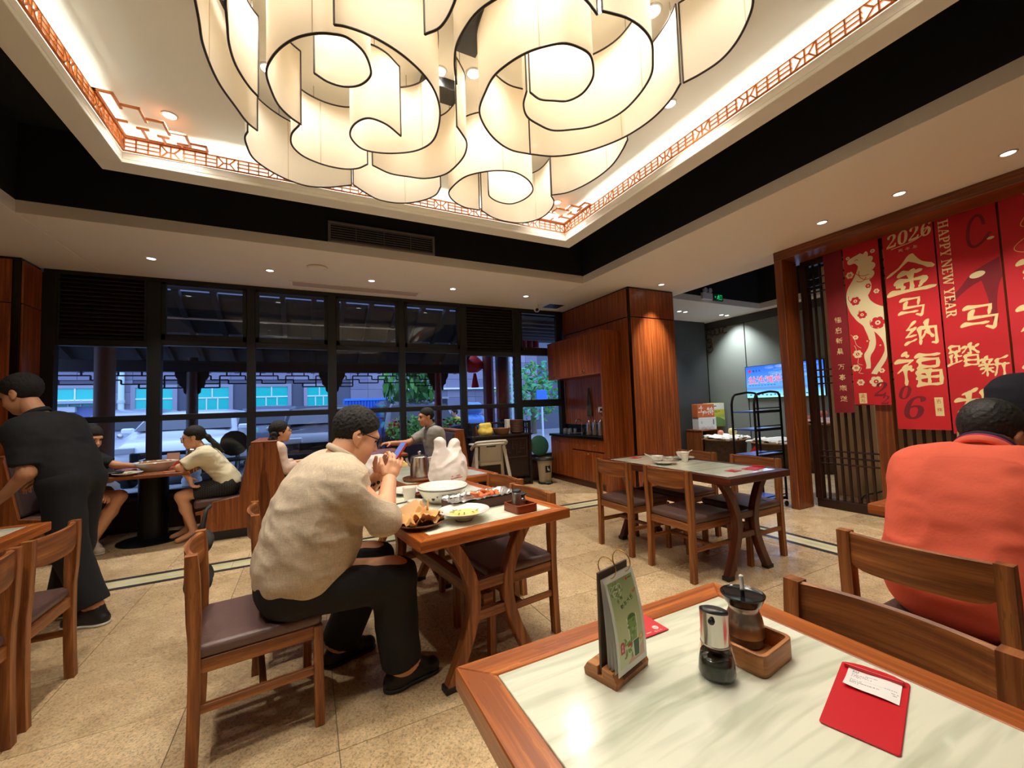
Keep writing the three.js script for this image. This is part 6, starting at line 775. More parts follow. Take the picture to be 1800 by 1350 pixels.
  // -------- dishes; every dish kind is one profile
  const P = MT.porcelain, foodY = mat([236, 208, 120], 0.5), bowlP = [[0, 0.004], [0.04, 0.004], [0.042, 0.0], [0.045, 0.004], [0.06, 0.02], [0.1, 0.036], [0.128, 0.048], [0.13, 0.051], [0.126, 0.051], [0.09, 0.04], [0.05, 0.024], [0, 0.02]], sc = (p, k, h = k) => p.map(([a, b]) => [a * k, b * h]);
  const dish = (n, label, cat, x, y, z, prof, g, m = P) => { const d = thing(n, label, cat, [x, y, z], 0, g); obj('body', lathe(prof, 48), m, d); return d; };
  const food = (d, r, y, h, m, n = 'food', s = 3, fx = 30) => obj(n, nets((X, Y, Z) => Math.hypot(X / r, (Y - y) / h, Z / r) * h - h + (noise3(X * fx, Y * fx, Z * fx, s) - 0.5) * h * 0.9, [[-r - 0.02, y - h - 0.01, -r - 0.02], [r + 0.02, y + h * 1.6 + 0.01, r + 0.02]], Math.max(0.004, r / 22)), m, d);
  const herbs = (d, r, y, n, m = mat([96, 122, 44], 0.6)) => { for (let i = 0; i < n; i++) { const a = rr(0, 6.28), q = Math.sqrt(rnd()) * r; obj('herb', at(box(-0.012, 0.012, 0, 0.002, -0.003, 0.003, { c: 0.0005 }), Math.cos(a) * q, y + rr(0, 0.002), Math.sin(a) * q, rr(-0.3, 0.3), rr(0, 3), rr(-0.3, 0.3)), m, d); } };
  { const d = dish('pasta_bowl', 'wide white bowl with leftover yellow soup at the table edge', 'bowl', 0.69, T, -1.965, bowlP); obj('soup', lathe([[0, 0.03], [0.085, 0.03], [0.09, 0.034], [0, 0.0345]], 40), mat([232, 212, 130], 0.25), d); food(d, 0.05, 0.034, 0.008, foodY); herbs(d, 0.07, 0.038, 9); }
  const tray2 = (n, label, x, z, w, dd, h, m, turn, g) => { const t = thing(n, label, 'tray', [x, T, z], turn, g), [a, b] = trayGeo(w, dd, h, 0.01, 0.02); obj('wall', a, m, t); obj('bottom', b, m, t); return t; };
  tray2('spice_tray', 'brown wooden tray with a steel shaker on the corner of the messy table', 1.005, -1.96, 0.13, 0.14, 0.042, mat(white, 0.4, { map: rimT, color: rgb(190, 150, 130) }), 0.15);
  const sk = thing('salt_shaker', 'tall steel shaker in the brown tray on the messy table', 'shaker', [0.99, T + 0.008, -1.97]); obj('body', lathe([[0, 0], [0.027, 0], [0.03, 0.01], [0.028, 0.04], [0.024, 0.06], [0.0235, 0.095], [0, 0.095]], 32), MT.brush, sk); obj('cap', lathe([[0.0245, 0.09], [0.0245, 0.104], [0, 0.106]], 28), MT.black, sk); const s2 = thing('sugar_jar', 'second dark lidded jar behind the shaker', 'jar', [1.03, T + 0.008, -2.0]); obj('body', lathe([[0, 0], [0.026, 0], [0.028, 0.03], [0.022, 0.055], [0, 0.055]], 28), MT.brush, s2); obj('lid', lathe([[0.022, 0.055], [0.033, 0.068], [0.03, 0.074], [0, 0.072]], 28), MT.black, s2);
  { const b = thing('snack_basket', 'shallow brown basket heaped with folded kraft paper', 'basket', [0.474, T, -1.975]); obj('body', lathe([[0, 0.003], [0.07, 0.003], [0.112, 0.022], [0.116, 0.024], [0.112, 0.027], [0.07, 0.01], [0, 0.008]], 44), mat([134, 82, 42], 0.6, { bumpMap: fine, bumpScale: 0.003 }), b); const kp = mat([214, 164, 104], 0.75, { side: THREE.DoubleSide });
    const sheet = (sx, sz, seedv, amp, y) => { const g = new THREE.PlaneGeometry(sx, sz, 26, 22).rotateX(-PI / 2), p = g.attributes.position; for (let i = 0; i < p.count; i++) { const u = p.getX(i), v = p.getZ(i), n = Math.abs(noise3(u * 26 + seedv, v * 26, seedv, 4) - 0.5) * 2; p.setY(i, y + amp * n - 0.25 * (u * u + v * v) * 4 * 0.3); p.setX(i, u * (0.86 + 0.1 * n)); } g.computeVertexNormals(); return g.toNonIndexed(); };
    obj('paper', at(sheet(0.2, 0.15, 1, 0.05, 0.022), 0, 0, 0.01, 0, 0.3, 0), kp, b); obj('paper', at(sheet(0.16, 0.16, 5, 0.06, 0.03), -0.02, 0.005, -0.02, 0.15, -0.4, 0.25), kp, b); obj('paper', at(sheet(0.13, 0.11, 9, 0.04, 0.03), 0.04, 0.0, 0.01, -0.2, 0.9, -0.15), kp, b);
    obj('paper', at(new THREE.PlaneGeometry(0.1, 0.1, 8, 8).rotateX(-0.7), -0.02, 0.06, -0.045, 0, 0.3, 0.3), mat([226, 184, 130], 0.7, { side: THREE.DoubleSide, transmission: 0.25, thickness: 0 }), b); }
  { const b = thing('fish_tray', 'dark square tray lined with foil holding grilled fish remains', 'tray', [0.87, T, -2.2], 0.14), [a, c] = trayGeo(0.4, 0.17, 0.05, 0.012, 0.01); obj('wall', a, mat([84, 46, 30], 0.5), b); obj('bottom', c, mat([84, 46, 30], 0.5), b);
    const g = new THREE.PlaneGeometry(0.44, 0.21, 48, 26).rotateX(-PI / 2), p = g.attributes.position; for (let i = 0; i < p.count; i++) { const u = p.getX(i), v = p.getZ(i), e = Math.max(Math.abs(u) / 0.19, Math.abs(v) / 0.075); p.setY(i, 0.016 + clamp((e - 0.8) * 4) * 0.045 + 0.014 * (noise3(u * 70, v * 70, 3, 6) - 0.5)); } g.computeVertexNormals(); obj('foil', g.toNonIndexed(), mat([206, 204, 200], 0.3, { metalness: 0.85, side: THREE.DoubleSide }), b);
    const fm = mat([206, 104, 50], 0.5, { bumpMap: fine, bumpScale: 0.003 }); for (let i = 0; i < 7; i++) obj('fish_piece', blob([C([rr(-0.03, 0), 0, 0], [rr(0.01, 0.04), rr(0, 0.02), rr(-0.02, 0.02)], 0.015, 0.008)], 0.02, 0.005, wr(0.008, 60, 60, 60, i)).rotateY(rr(0, 3)).translate(0.02 + rr(-0.05, 0.1), 0.045 + rr(0, 0.016), rr(-0.04, 0.03)), fm, b); obj('sauce', blob([C([-0.1, 0.02, 0], [-0.02, 0.02, 0.01], 0.02)], 0.02, 0.007, wr(0.01, 40, 40, 40, 2)), mat([182, 176, 160], 0.3), b); }
  { const d = dish('soup_tureen', 'large white soup tureen with dark flower spots', 'tureen', 0.72, T, -2.42, [[0, 0.004], [0.07, 0.004], [0.075, 0], [0.08, 0.004], [0.115, 0.03], [0.142, 0.075], [0.144, 0.088], [0.15, 0.09], [0.15, 0.097], [0.138, 0.099], [0.132, 0.086], [0.1, 0.035], [0, 0.02]]); obj('soup', lathe([[0, 0.07], [0.128, 0.07]], 44), mat([226, 220, 196], 0.2), d); obj('band', new THREE.TorusGeometry(0.1445, 0.0025, 6, 60).rotateX(PI / 2).translate(0, 0.084, 0), mat([132, 140, 132], 0.4), d); const spm = mat([66, 44, 46], 0.4); for (let i = 0; i < 9; i++) { const a = 0.3 + i * 0.24 + rr(0, 0.1), y = rr(0.035, 0.06), r = mix(0.119, 0.1335, (y - 0.035) / 0.025) + 0.0012; obj('spot', at(new THREE.CircleGeometry(rr(0.004, 0.011), 12), Math.cos(a) * r, y, Math.sin(a) * r, -0.55 * 0, PI / 2 - a, 0), spm, d); } }
  const cupP = [[0, 0.003], [0.022, 0.003], [0.024, 0], [0.03, 0.03], [0.036, 0.068], [0.034, 0.068], [0.027, 0.03], [0, 0.012]], ricP = [[0, 0.003], [0.026, 0.003], [0.028, 0], [0.045, 0.022], [0.056, 0.05], [0.054, 0.051], [0.04, 0.022], [0, 0.014]], plP = [[0, 0.003], [0.05, 0.003], [0.052, 0], [0.085, 0.016], [0.1, 0.02], [0.099, 0.0225], [0.05, 0.01], [0, 0.009]];
  dish('tea_cup', 'tall white cup by the arm of the man in beige', 'cup', 0.545, T, -2.52, sc(cupP, 1.15, 1.3)); dish('tea_cup', 'small white cup behind the kraft paper basket', 'cup', 0.515, T, -2.25, sc(cupP, 1.15, 0.95)); dish('rice_bowl', 'small white bowl under the forearm of the man in beige', 'bowl', 0.43, T, -2.2, ricP); { const d = dish('plate', 'white plate with green scraps behind the tureen', 'plate', 0.6, T, -2.78, sc(plP, 1.3)); herbs(d, 0.06, 0.014, 4); } { const d = dish('sauce_dish', 'dark dish of red chilli sauce beside the tall white cup', 'dish', 0.65, T, -2.62, sc(plP, 0.6, 1.2), undefined, mat([70, 34, 28], 0.4)); food(d, 0.04, 0.014, 0.01, mat([126, 34, 20], 0.3)); }
  const chop = (label, a, b) => { for (const k of [0, 0.012]) { const c = thing('chopstick', label, 'chopstick', [0, 0, 0], 0, label.replace(/^\w+ /, 'pair of ')); const A = [a[0], a[1], a[2] + k], B = [b[0], b[1], b[2] + k * 0.3]; obj('stick', rod(A, B, 0.0032, 8, 0.0022), mat([60, 40, 34], 0.4), c); obj('tip', rod(B, lerp3(B, A, -0.012), 0.0022, 8, 0.0018), mat([30, 24, 22], 0.4), c); } }; chop('dark chopsticks beside the cups of the man in beige', [0.36, T + 0.036, -2.32], [0.62, T + 0.03, -2.45]);
  // plastic carrier bags
  const bagM = mat([244, 234, 228], 0.5, { transmission: 0.25, thickness: 0 });
  const bag = (label, x, z, s, turn, sd, knot) => { const b = thing('carrier_bag', label, 'bag', [x, T, z], turn); const bp = [EL([0, 0.09, 0], [0.13, 0.095, 0.09]), EL([0.01, 0.16, 0], [0.105, 0.07, 0.075])], hs = knot ? [C([-0.06, 0.19, 0], [-0.1, 0.26, 0.02], 0.03, 0.018), C([-0.1, 0.26, 0.02], [-0.13, 0.3, 0.05], 0.018, 0.012)] : [C([-0.075, 0.17, 0], [-0.06, 0.29, 0], 0.03, 0.02), C([-0.06, 0.29, 0], [-0.045, 0.19, 0.01], 0.02, 0.024), C([0.075, 0.17, 0], [0.05, 0.275, 0], 0.028, 0.02), C([0.05, 0.275, 0], [0.04, 0.19, 0.01], 0.02, 0.02)]; const f = union([...bp, ...hs], 0.05);
    const g = nets((X, Y, Z) => Math.max(f(X / s, Y / s, Z / s) * s + 0.012 * (Math.abs(noise3(X * 12 + Y * 8, Y * 16 - X * 8, Z * 12, sd) - 0.5) * 2 - 0.45) + 0.004 * (noise3(X * 50, Y * 50, Z * 50, sd) - 0.5), 0.002 - Y), bounds([...bp, ...hs], 0.05).map((v) => v.map((q) => q * s)), 0.0065); obj('bag', g, bagM, b);
    if (!knot) { const pr = mat([206, 92, 84], 0.6); for (let i = 0; i < 4; i++) obj('print', at(box(-0.045 + i * 0.006, 0.05 - (i % 2) * 0.02, -0.002, 0.002, -0.004, 0.004, { c: 0.0005 }), -0.01, (0.075 + (i % 3) * 0.014) * s, 0.0905 * s - (i % 3) * 0.003), pr, b); } };
  bag('full white plastic carrier bag with red print standing on the messy table', 0.87, -2.77, 1.12, 0.35, 3); bag('slumped white plastic bag whose handle is pulled upwards', 0.46, -3.2, 1.0, -0.3, 8, true); { const h = thing('snack_heap', 'heap of yellow peel scraps on the white plastic bag', 'scraps', [0.52, T + 0.16, -3.05]); h.userData.kind = 'stuff'; obj('scrap', nets((X, Y, Z) => Math.hypot(X / 0.1, Y / 0.04, Z / 0.06) * 0.04 - 0.04 + (noise3(X * 40, Y * 40, Z * 40, 2) - 0.5) * 0.04, [[-0.13, -0.07, -0.09], [0.13, 0.08, 0.09]], 0.007), mat([226, 196, 120], 0.6), h); }
  { const t = thing('round_tray', 'round brown tray under the steel kettle', 'tray', [0.79, T, -3.26]); obj('body', lathe([[0, 0.004], [0.12, 0.004], [0.128, 0.02], [0.134, 0.02], [0.126, 0], [0, 0]], 44), mat([104, 64, 40], 0.45), t); obj('rim', new THREE.TorusGeometry(0.131, 0.004, 6, 48).rotateX(PI / 2).translate(0, 0.02, 0), MT.booth, t);
    const k = thing('steel_kettle', 'polished steel kettle with spout and loop handle on the round tray', 'kettle', [0.79, T + 0.006, -3.26], -0.15); obj('body', lathe([[0, 0], [0.074, 0], [0.078, 0.006], [0.075, 0.1], [0.068, 0.172], [0.066, 0.176], [0, 0.178]], 48), MT.steel, k); obj('lid', lathe([[0.067, 0.176], [0.06, 0.186], [0.014, 0.194], [0.01, 0.2], [0.016, 0.212], [0.01, 0.22], [0, 0.221]], 36), MT.steel, k); obj('handle', tube([[0.066, 0.16, 0], [0.12, 0.165, 0], [0.128, 0.13, 0], [0.112, 0.06, 0], [0.076, 0.03, 0]], 0.008, 30, 8), MT.steel, k); obj('spout', tube([[-0.07, 0.11, 0], [-0.09, 0.14, 0], [-0.1, 0.172, 0]], 0.013, 16, 10), MT.steel, k); }
  // clean table
  { const X = 2.87, pl = (label, x, z, k) => dish('plate', label, 'plate', x, T, z, sc(plP, k)); pl('white plate under the chopsticks on the clean table', 2.8, -2.66, 1.05); pl('white saucer under the bowl on the clean table', 3.16, -2.76, 0.95); const b1 = dish('rice_bowl', 'white bowl with a spoon near the kitchen side of the clean table', 'bowl', 2.83, T + 0.008, -2.77, ricP); const b2 = dish('rice_bowl', 'white bowl with a spoon on the saucer', 'bowl', 3.17, T + 0.01, -2.78, sc(ricP, 1.08)); dish('tea_cup', 'upright white cup beside the saucer on the clean table', 'cup', 3.02, T, -2.63, cupP); dish('tea_cup', 'low white cup between the two place settings', 'cup', 2.95, T, -2.74, sc(cupP, 1, 0.6));
    for (const [l, x, z, a] of [['white spoon leaning out of the bowl nearer the kitchen', 2.82, -2.78, 2.4], ['white spoon leaning out of the bowl on the saucer', 3.18, -2.79, -0.4]]) { const s = thing('soup_spoon', l, 'spoon', [x, T + 0.028, z], a); obj('handle', rod([0.01, 0.01, 0], [0.095, 0.05, 0], 0.006, 8, 0.004), P, s); obj('bowl', ball(0.022, 0, 0.008, 0, 1.2, 0.4, 0.8, 12), P, s); } chop('dark chopsticks on the plate of the clean table', [2.9, T + 0.026, -2.6], [2.72, T + 0.026, -2.72]);
    const fo = thing('bill_clipboard', 'red bill clipboard lying on the end of the clean table', 'clipboard', [3.12, T, -2.06], 0.2); obj('board', rbox(0.2, 0.004, 0.1, 0.0018, 0, 0.002, 0), redP, fo); obj('clip', rbox(0.02, 0.008, 0.08, 0.003, 0.085, 0.008, 0), redP, fo); const rc2 = thing('table_card', 'small red card beside the clipboard on the clean table', 'card', [2.9, T, -2.08], 0.1); obj('card', rbox(0.1, 0.0016, 0.08, 0.0006, 0, 0.0012, 0), redP, rc2); obj('mark', at(new THREE.CircleGeometry(0.012, 20), 0.02, 0.0022, 0.01, -PI / 2, 0, 0), P, rc2); const rc3 = thing('table_card', 'small red card at the kitchen end of the clean table', 'card', [2.9, T, -3.12], 0.3); obj('card', rbox(0.1, 0.0016, 0.08, 0.0006, 0, 0.0012, 0), redP, rc3); obj('mark', at(new THREE.CircleGeometry(0.012, 20), 0.02, 0.0022, 0.01, -PI / 2, 0, 0), P, rc3); }
  // corner window table
  { const Y = 0.752; const d = dish('serving_bowl', 'large oval white serving bowl with leftover pieces on the window table', 'bowl', -1.47, Y, -5.72, [[0, 0.004], [0.1, 0.004], [0.103, 0], [0.15, 0.05], [0.178, 0.085], [0.192, 0.09], [0.192, 0.096], [0.172, 0.096], [0.14, 0.05], [0, 0.03]]); food(d, 0.13, 0.075, 0.03, mat([150, 106, 66], 0.5)); const g = dish('plate', 'shallow plate with green sauce at the table edge by the window bowl', 'plate', -1.62, Y, -5.45, sc(plP, 1.2)); obj('sauce', lathe([[0, 0.014], [0.08, 0.014], [0.08, 0.016], [0, 0.016]], 30), mat([150, 160, 110], 0.4), g); herbs(g, 0.06, 0.018, 6); const k = dish('iron_plate', 'black iron plate by the young man in black', 'plate', -1.78, Y, -5.52, sc(plP, 1.1, 1.6), undefined, MT.black); food(k, 0.05, 0.022, 0.014, mat([70, 54, 40], 0.6)); const m = dish('plate', 'white plate with brown meat pieces on the window table', 'plate', -1.66, Y, -5.64, sc(plP, 0.8)); food(m, 0.06, 0.022, 0.018, mat([150, 84, 50], 0.5)); dish('rice_bowl', 'small white bowl by the elbow of the woman in cream', 'bowl', -1.22, Y, -5.83, ricP); dish('plate', 'small white saucer by the elbow of the woman in cream', 'plate', -1.2, Y, -5.68, sc(plP, 0.75)); const nk = thing('napkin', 'folded white napkin by the young man\'s hand', 'napkin', [-1.77, Y, -5.72], 0.2); obj('fold', rbox(0.16, 0.014, 0.05, 0.005, 0, 0.007, 0), MT.whiteplastic, nk); obj('upper_fold', rbox(0.1, 0.012, 0.045, 0.005, 0.04, 0.018, 0), MT.whiteplastic, nk);
    const sg = thing('table_sign', 'small folded picture card at the window end of the table', 'card', [-1.42, Y, -6.16]); obj('front_leaf', at(box(-0.06, 0.06, 0, 0.15, -0.002, 0.002), 0, 0, 0.03, -0.2, 0, 0), mat([186, 140, 122], 0.6), sg); obj('back_leaf', at(box(-0.06, 0.06, 0, 0.15, -0.002, 0.002), 0, 0, -0.03, 0.2, 0, 0), mat([90, 88, 84], 0.6), sg); obj('red_band', at(box(-0.06, 0.06, 0, 0.05, 0.0025, 0.004), 0, 0, 0.03, -0.2, 0, 0), mat([170, 52, 44], 0.6), sg); const kk = thing('steel_jug', 'steel jug at the window end of the corner table', 'jug', [-1.24, Y, -6.12]); obj('body', lathe([[0, 0], [0.055, 0], [0.05, 0.15], [0.045, 0.19], [0, 0.19]], 28), MT.steel, kk); obj('handle', tube([[0.045, 0.16, 0], [0.09, 0.14, 0], [0.085, 0.06, 0], [0.05, 0.04, 0]], 0.006, 18, 6), MT.steel, kk); const pc = thing('pepper_pot', 'small metal pot near the window frame on the corner table', 'pot', [-1.66, Y, -6.12]); obj('body', lathe([[0, 0], [0.028, 0], [0.026, 0.07], [0, 0.075]], 20), MT.brush, pc); obj('cap', cyl(0.026, 0.026, 0.02, 20, 0, 0.08, 0), MT.black, pc); const mn = thing('menu_sheet', 'long red and white menu sheet on the edge of the window table', 'menu', [-1.22, Y, -5.46], -0.12); obj('sheet', rbox(0.26, 0.003, 0.08, 0.001, 0, 0.0015, 0), mat([206, 92, 66], 0.4), mn); obj('strip', rbox(0.2, 0.003, 0.025, 0.001, 0, 0.004, 0.02), P, mn); }
  const hb = thing('shoulder_bag', 'dark grey bag hanging on the chair back behind the man in beige', 'bag', [-0.54, 0.42, -2.84], 0.1); obj('body', blob([C([0, 0.0, -0.06], [0, 0.0, 0.08], 0.06), C([0.01, 0.2, -0.05], [0.01, 0.2, 0.07], 0.05)], 0.08, 0.01, wr(0.012, 14, 10, 14, 6)), mat([52, 54, 54], 0.85), hb); obj('strap', tube([[0.01, 0.22, 0.08], [0.03, 0.36, 0.06], [0.05, 0.385, 0.0], [0.03, 0.36, -0.05], [0.01, 0.22, -0.06]], 0.009, 30, 6), mat([40, 42, 42], 0.8), hb);
}

// ================================================================ outside: veranda, cars, building
{
  const pave = mat([150, 152, 150], 0.85, { bumpMap: fine, bumpScale: 0.002 }); struct('ground_street', box(-40, 40, -0.2, -0.02, -60, -6.5, { c: 0 }), mat([128, 130, 132], 0.9)); const vf = struct('floor_veranda', box(-6.4, 9, -0.02, 0.17, -8.75, -6.55), mat([90, 88, 84], 0.8));
  for (let x = -5.2; x < 6; x += 0.8) for (let z = -8.72; z < -6.7; z += 0.7) obj('paving_slab', box(x + 0.004, x + 0.796, 0.17, 0.2, z + 0.004, Math.min(z + 0.696, -6.6), { c: 0.004 }), pave, vf);
  const cm = mat([62, 44, 38], 0.5), rc = mat([104, 34, 28], 0.45), nm = mat([104, 82, 70], 0.6), st = mat([186, 190, 190], 0.8);
  const column = (label, x, z, r, m, top) => { const c = thing('veranda_column', label, 'column', [x, 0.2, z], 0, 'veranda columns'); obj('shaft', cyl(r, r, top - 0.2, 28, 0, (top - 0.2) / 2, 0), m, c); obj('stone_base', lathe([[0, 0], [r * 1.5, 0], [r * 1.5, 0.03], [r * 1.7, 0.08], [r * 1.6, 0.13], [r * 1.35, 0.15], [r * 1.6, 0.2], [r * 1.55, 0.26], [r * 1.2, 0.3], [0, 0.3]], 32), st, c); return c; };
  const brk = (c, s) => obj('bracket', at(ext([[0, 0], [0.16, 0], [0.15, -0.08], [0.11, -0.14], [0.1, -0.22], [0.05, -0.26], [0.04, -0.34], [0, -0.38]].map(([a, b]) => [a * s, b]).slice()[s < 0 ? 'reverse' : 'slice'](), 0.05, 0.004), s * 0.07, 1.86, 0), MT.black, c);
  for (const [l, x, m] of [['dark veranda column in front of the white car', -1.7, cm], ['dark veranda column seen past the head of the man in beige', 0.42, cm], ['dark veranda column beside the leafy tree', 2.46, rc]]) { const c = column(l, x, -8.4, 0.08, m, 2.3); brk(c, 1); brk(c, -1); }
  column('red veranda column beyond the black carved cabinet', 3.62, -8.4, 0.12, rc, 2.6); column('thick dark veranda column close to the red one', 4.02, -8.5, 0.16, MT.black, 2.6); column('round brown column just outside the corner window', -2.385, -7.2, 0.105, nm, 2.9); column('thin dark post outside beside the leafy tree', 2.78, -7.6, 0.04, MT.black, 2.7);
  // roof of the veranda with two rows of skylights
  const rs = struct('roof_veranda', null), rd = mat([40, 40, 44], 0.8), slope = (z) => 3.22 - (-6.5 - z) * 0.42, strip = (z0, z1) => obj('roof_panel', [loft([[[-6.4, slope(z0), z0], [-6.4, slope(z1), z1], [-6.4, slope(z1) + 0.06, z1], [-6.4, slope(z0) + 0.06, z0]], [[3.2, slope(z0), z0], [3.2, slope(z1), z1], [3.2, slope(z1) + 0.06, z1], [3.2, slope(z0) + 0.06, z0]]], true)], rd, rs);
  strip(-6.5, -6.9); strip(-7.02, -7.9); strip(-8.0, -9.0); for (let x = -6.2; x < 3.2; x += 0.42) obj('rafter', bar([x, slope(-6.5) - 0.03, -6.5], [x, slope(-9) - 0.03, -9], 0.1, 0.07), rd, rs);
  obj('eave_beam', box(-6.4, 3.0, 2.06, 2.24, -8.48, -8.32), MT.black, rs); obj('wall_beam', box(-6.4, 8, 3.0, 3.4, -6.7, -6.52), rd, rs); obj('light_bar', rod([-4.5, 2.76, -7.4], [1.6, 2.76, -7.4], 0.016, 8), mat([226, 232, 240], 0.3), rs); obj('roof_panel', box(3.2, 8.4, 2.95, 3.05, -9.2, -6.5), rd, rs); for (let i = 0; i < 6; i++) obj('lath', box(3.2, 6.5, 2.9, 2.95, -6.9 - i * 0.36, -6.86 - i * 0.36), mat([110, 116, 126], 0.7), rs);
  // hanging fret between the columns
  const fr = (x0, x1, label) => { const t = thing('fret_frieze', label, 'lattice', [0, 0, -8.4], 0, 'veranda friezes'), g = [], H = (a, b, y) => g.push(box(a, b, y - 0.01, y + 0.01, -0.012, 0.012, { c: 0.001 })), Vv = (x, a, b) => g.push(box(x - 0.01, x + 0.01, Math.min(a, b), Math.max(a, b), -0.012, 0.012, { c: 0.001 })), w = x1 - x0, n = 4, u = w / n; for (let i = 0; i < n; i++) { const a = x0 + i * u, e = i === 0 || i === n - 1 ? 0.1 : 0, y = [2.0, 1.93, 1.865, 1.8]; H(a, a + u * 0.35, y[0]); Vv(a + u * 0.35, y[0], y[1]); H(a + u * 0.35, a + u * 0.85, y[1]); Vv(a + u * 0.85, y[1], y[2]); H(a + u * 0.85, a + u, y[2]); H(a, a + u * 0.6, y[2]); Vv(a + u * 0.6, 2.0, y[2]); H(a + u * 0.6, a + u, y[0]); Vv(a + u * 0.2, 2.06, y[0]); Vv(a + u * 0.8, 2.06, y[0]); if (e) { Vv(a + u * 0.15, y[2], y[3]); H(a + u * (i ? 0.15 : 0), a + u * (i ? 1 : 0.6), y[3]); Vv(a + u * 0.6, y[2], y[3]); } } obj('fret', g.slice(0, 1), MT.black, t); g.slice(1).forEach((q) => obj('fret', q, MT.black, t)); };
  fr(-4.6, -1.78, 'black fret frieze hanging above the white car'); fr(-1.62, 0.34, 'black fret frieze in front of the green windows'); fr(0.5, 2.38, 'black fret frieze in front of the tree and blue container');
  // building across the street
  const bd = struct('wall_building', box(-16, 16, -0.1, 9, -20.6, -20.02, { c: 0 }), mat([86, 88, 100], 0.8)), tl = [mat([128, 124, 140], 0.75), mat([118, 116, 134], 0.75), mat([138, 134, 148], 0.75)], gg = mat([20, 196, 176], 0.25), fm = mat([232, 236, 236], 0.5), wins = [[-7.9, -6.9], [-5.75, -4.65], [-3.95, -2.85], [-1.95, -0.75], [0.0, 0.95]], wy = [1.15, 2.5];
  const plates = [0, 1, 2].map(() => cb(0.752, 0.452, 0.05, 0, 0, 0, { c: 0.006 }));
  for (let x = -10.4; x < 11; x += 0.76) for (let y = 0.5; y < 3.9; y += 0.46) { if (wins.some(([a, b]) => x + 0.7 > a - 0.1 && x < b + 0.1) && y + 0.44 > wy[0] - 0.1 && y < wy[1] + 0.1) continue; const o = obj('cladding_tile', plates[Math.floor(rnd() * 3)], tl[Math.floor(rnd() * 3)], bd); o.position.set(x + 0.38, y + 0.23, -20.0 + rr(-0.004, 0.004)); }
  wins.forEach(([a, b], i) => { const w = struct('window_' + (i + 10)); obj('surround', [box(a - 0.14, b + 0.14, wy[0] - 0.14, wy[0], -20.02, -19.94), box(a - 0.14, b + 0.14, wy[1], wy[1] + 0.12, -20.02, -19.94), box(a - 0.14, a, wy[0], wy[1], -20.02, -19.94), box(b, b + 0.14, wy[0], wy[1], -20.02, -19.94)], mat([150, 148, 160], 0.8), w); const m = (b - a) / 3, ty = wy[1] - 0.42; for (let k = 0; k < 3; k++) obj('pane', box(a + m * k, a + m * (k + 1), wy[0], ty, -19.99, -19.98, { c: 0 }), gg, w); for (let k = 0; k < 2; k++) obj('pane', box(a + m * 1.5 * k, a + m * 1.5 * (k + 1), ty, wy[1], -19.99, -19.98, { c: 0 }), gg, w); obj('glazing_bar', [box(a, b, ty - 0.025, ty + 0.025, -19.98, -19.95), box(a + m - 0.02, a + m + 0.02, wy[0], ty, -19.98, -19.95), box(a + 2 * m - 0.02, a + 2 * m + 0.02, wy[0], ty, -19.98, -19.95), box(a + 1.5 * m - 0.02, a + 1.5 * m + 0.02, ty, wy[1], -19.98, -19.95)], fm, w); });
  const pp = thing('drain_pipe', 'pale thick drain pipe on the stone building', 'pipe', [-6.12, 0, -19.85]); obj('pipe', cyl(0.09, 0.09, 8, 16, 0, 4, 0), mat([206, 226, 214], 0.6), pp); obj('collar', cyl(0.11, 0.11, 0.12, 16, 0, 2, 0), mat([190, 206, 198], 0.6), pp);
  const sd = thing('shop_shutter', 'grey blue roller shutter with a small awning and wall unit', 'shutter', [-7.5, 0, -19.9]); obj('shutter', box(-0.9, 0.9, 0, 1.85, -0.06, 0.02), mat([96, 112, 160], 0.6), sd); obj('awning', box(-1.1, 1.1, 1.95, 2.03, -0.05, 0.3), mat([160, 168, 178], 0.6), sd); obj('wall_unit', rbox(0.6, 0.2, 0.18, 0.02, -0.1, 1.75, 0.08), mat([190, 196, 200], 0.5), sd);
  obj('ledge', box(3.2, 10, 2.28, 2.36, -20.0, -19.8), fm, bd);
  // shipping container
  const cn = thing('shipping_container', 'blue corrugated shipping container behind the parked cars', 'container', [2.4, 0, -15.6]), bm = mat([42, 104, 196], 0.5); obj('shell', box(-1.25, 1.25, 0.15, 1.78, -0.5, 0.3), bm, cn); for (let i = 0; i < 18; i++) obj('rib', box(-1.2 + i * 0.1, -1.15 + i * 0.1, 0.3, 1.68, 0.3, 0.34), bm, cn); for (let i = 0; i < 7; i++) obj('end_rail', box(0.66, 1.24, 0.4 + i * 0.19, 0.46 + i * 0.19, 0.3, 0.34), bm, cn); obj('top_rail', box(-1.25, 1.25, 1.7, 1.78, 0.3, 0.35), mat([70, 136, 220], 0.5), cn);
  // cars: side profile pushed across, tumblehome cabin, glass, lamps, wheels
  const car = (label, x, z, turn, c, o = {}) => {
    const t = thing('car', label, 'car', [x, 0, z], turn, 'cars parked in the street'), L = o.L ?? 4.6, W = 1.84, H = o.H ?? 1.6, pm = mat(c, 0.3, { clearcoat: 0.8, clearcoatRoughness: 0.05 }), gl = mat([26, 34, 44], 0.08), n = 24, body = [];
    const prof = spline([[-L / 2, 0.42], [-L / 2 - 0.02, 0.72], [-L / 2 + 0.06, 0.98], [-L / 2 + 0.35, H - 0.16], [-L / 2 + 0.75, H], [0, H + 0.01], [0.55, H - 0.06], [1.15, 1.08], [1.45, 1.0], [L / 2 - 0.25, 0.86], [L / 2, 0.66], [L / 2 - 0.02, 0.36]], 44).map((p) => [p[0], p[1]]);
    const ring = (zz, k, y0) => { const q = prof.map(([a, b]) => [a * k, y0 + (b - y0) * (b > 1 ? 1 : 1), zz]); q.push([L / 2 - 0.1, 0.26, zz], [-L / 2 + 0.1, 0.26, zz]); return q; };
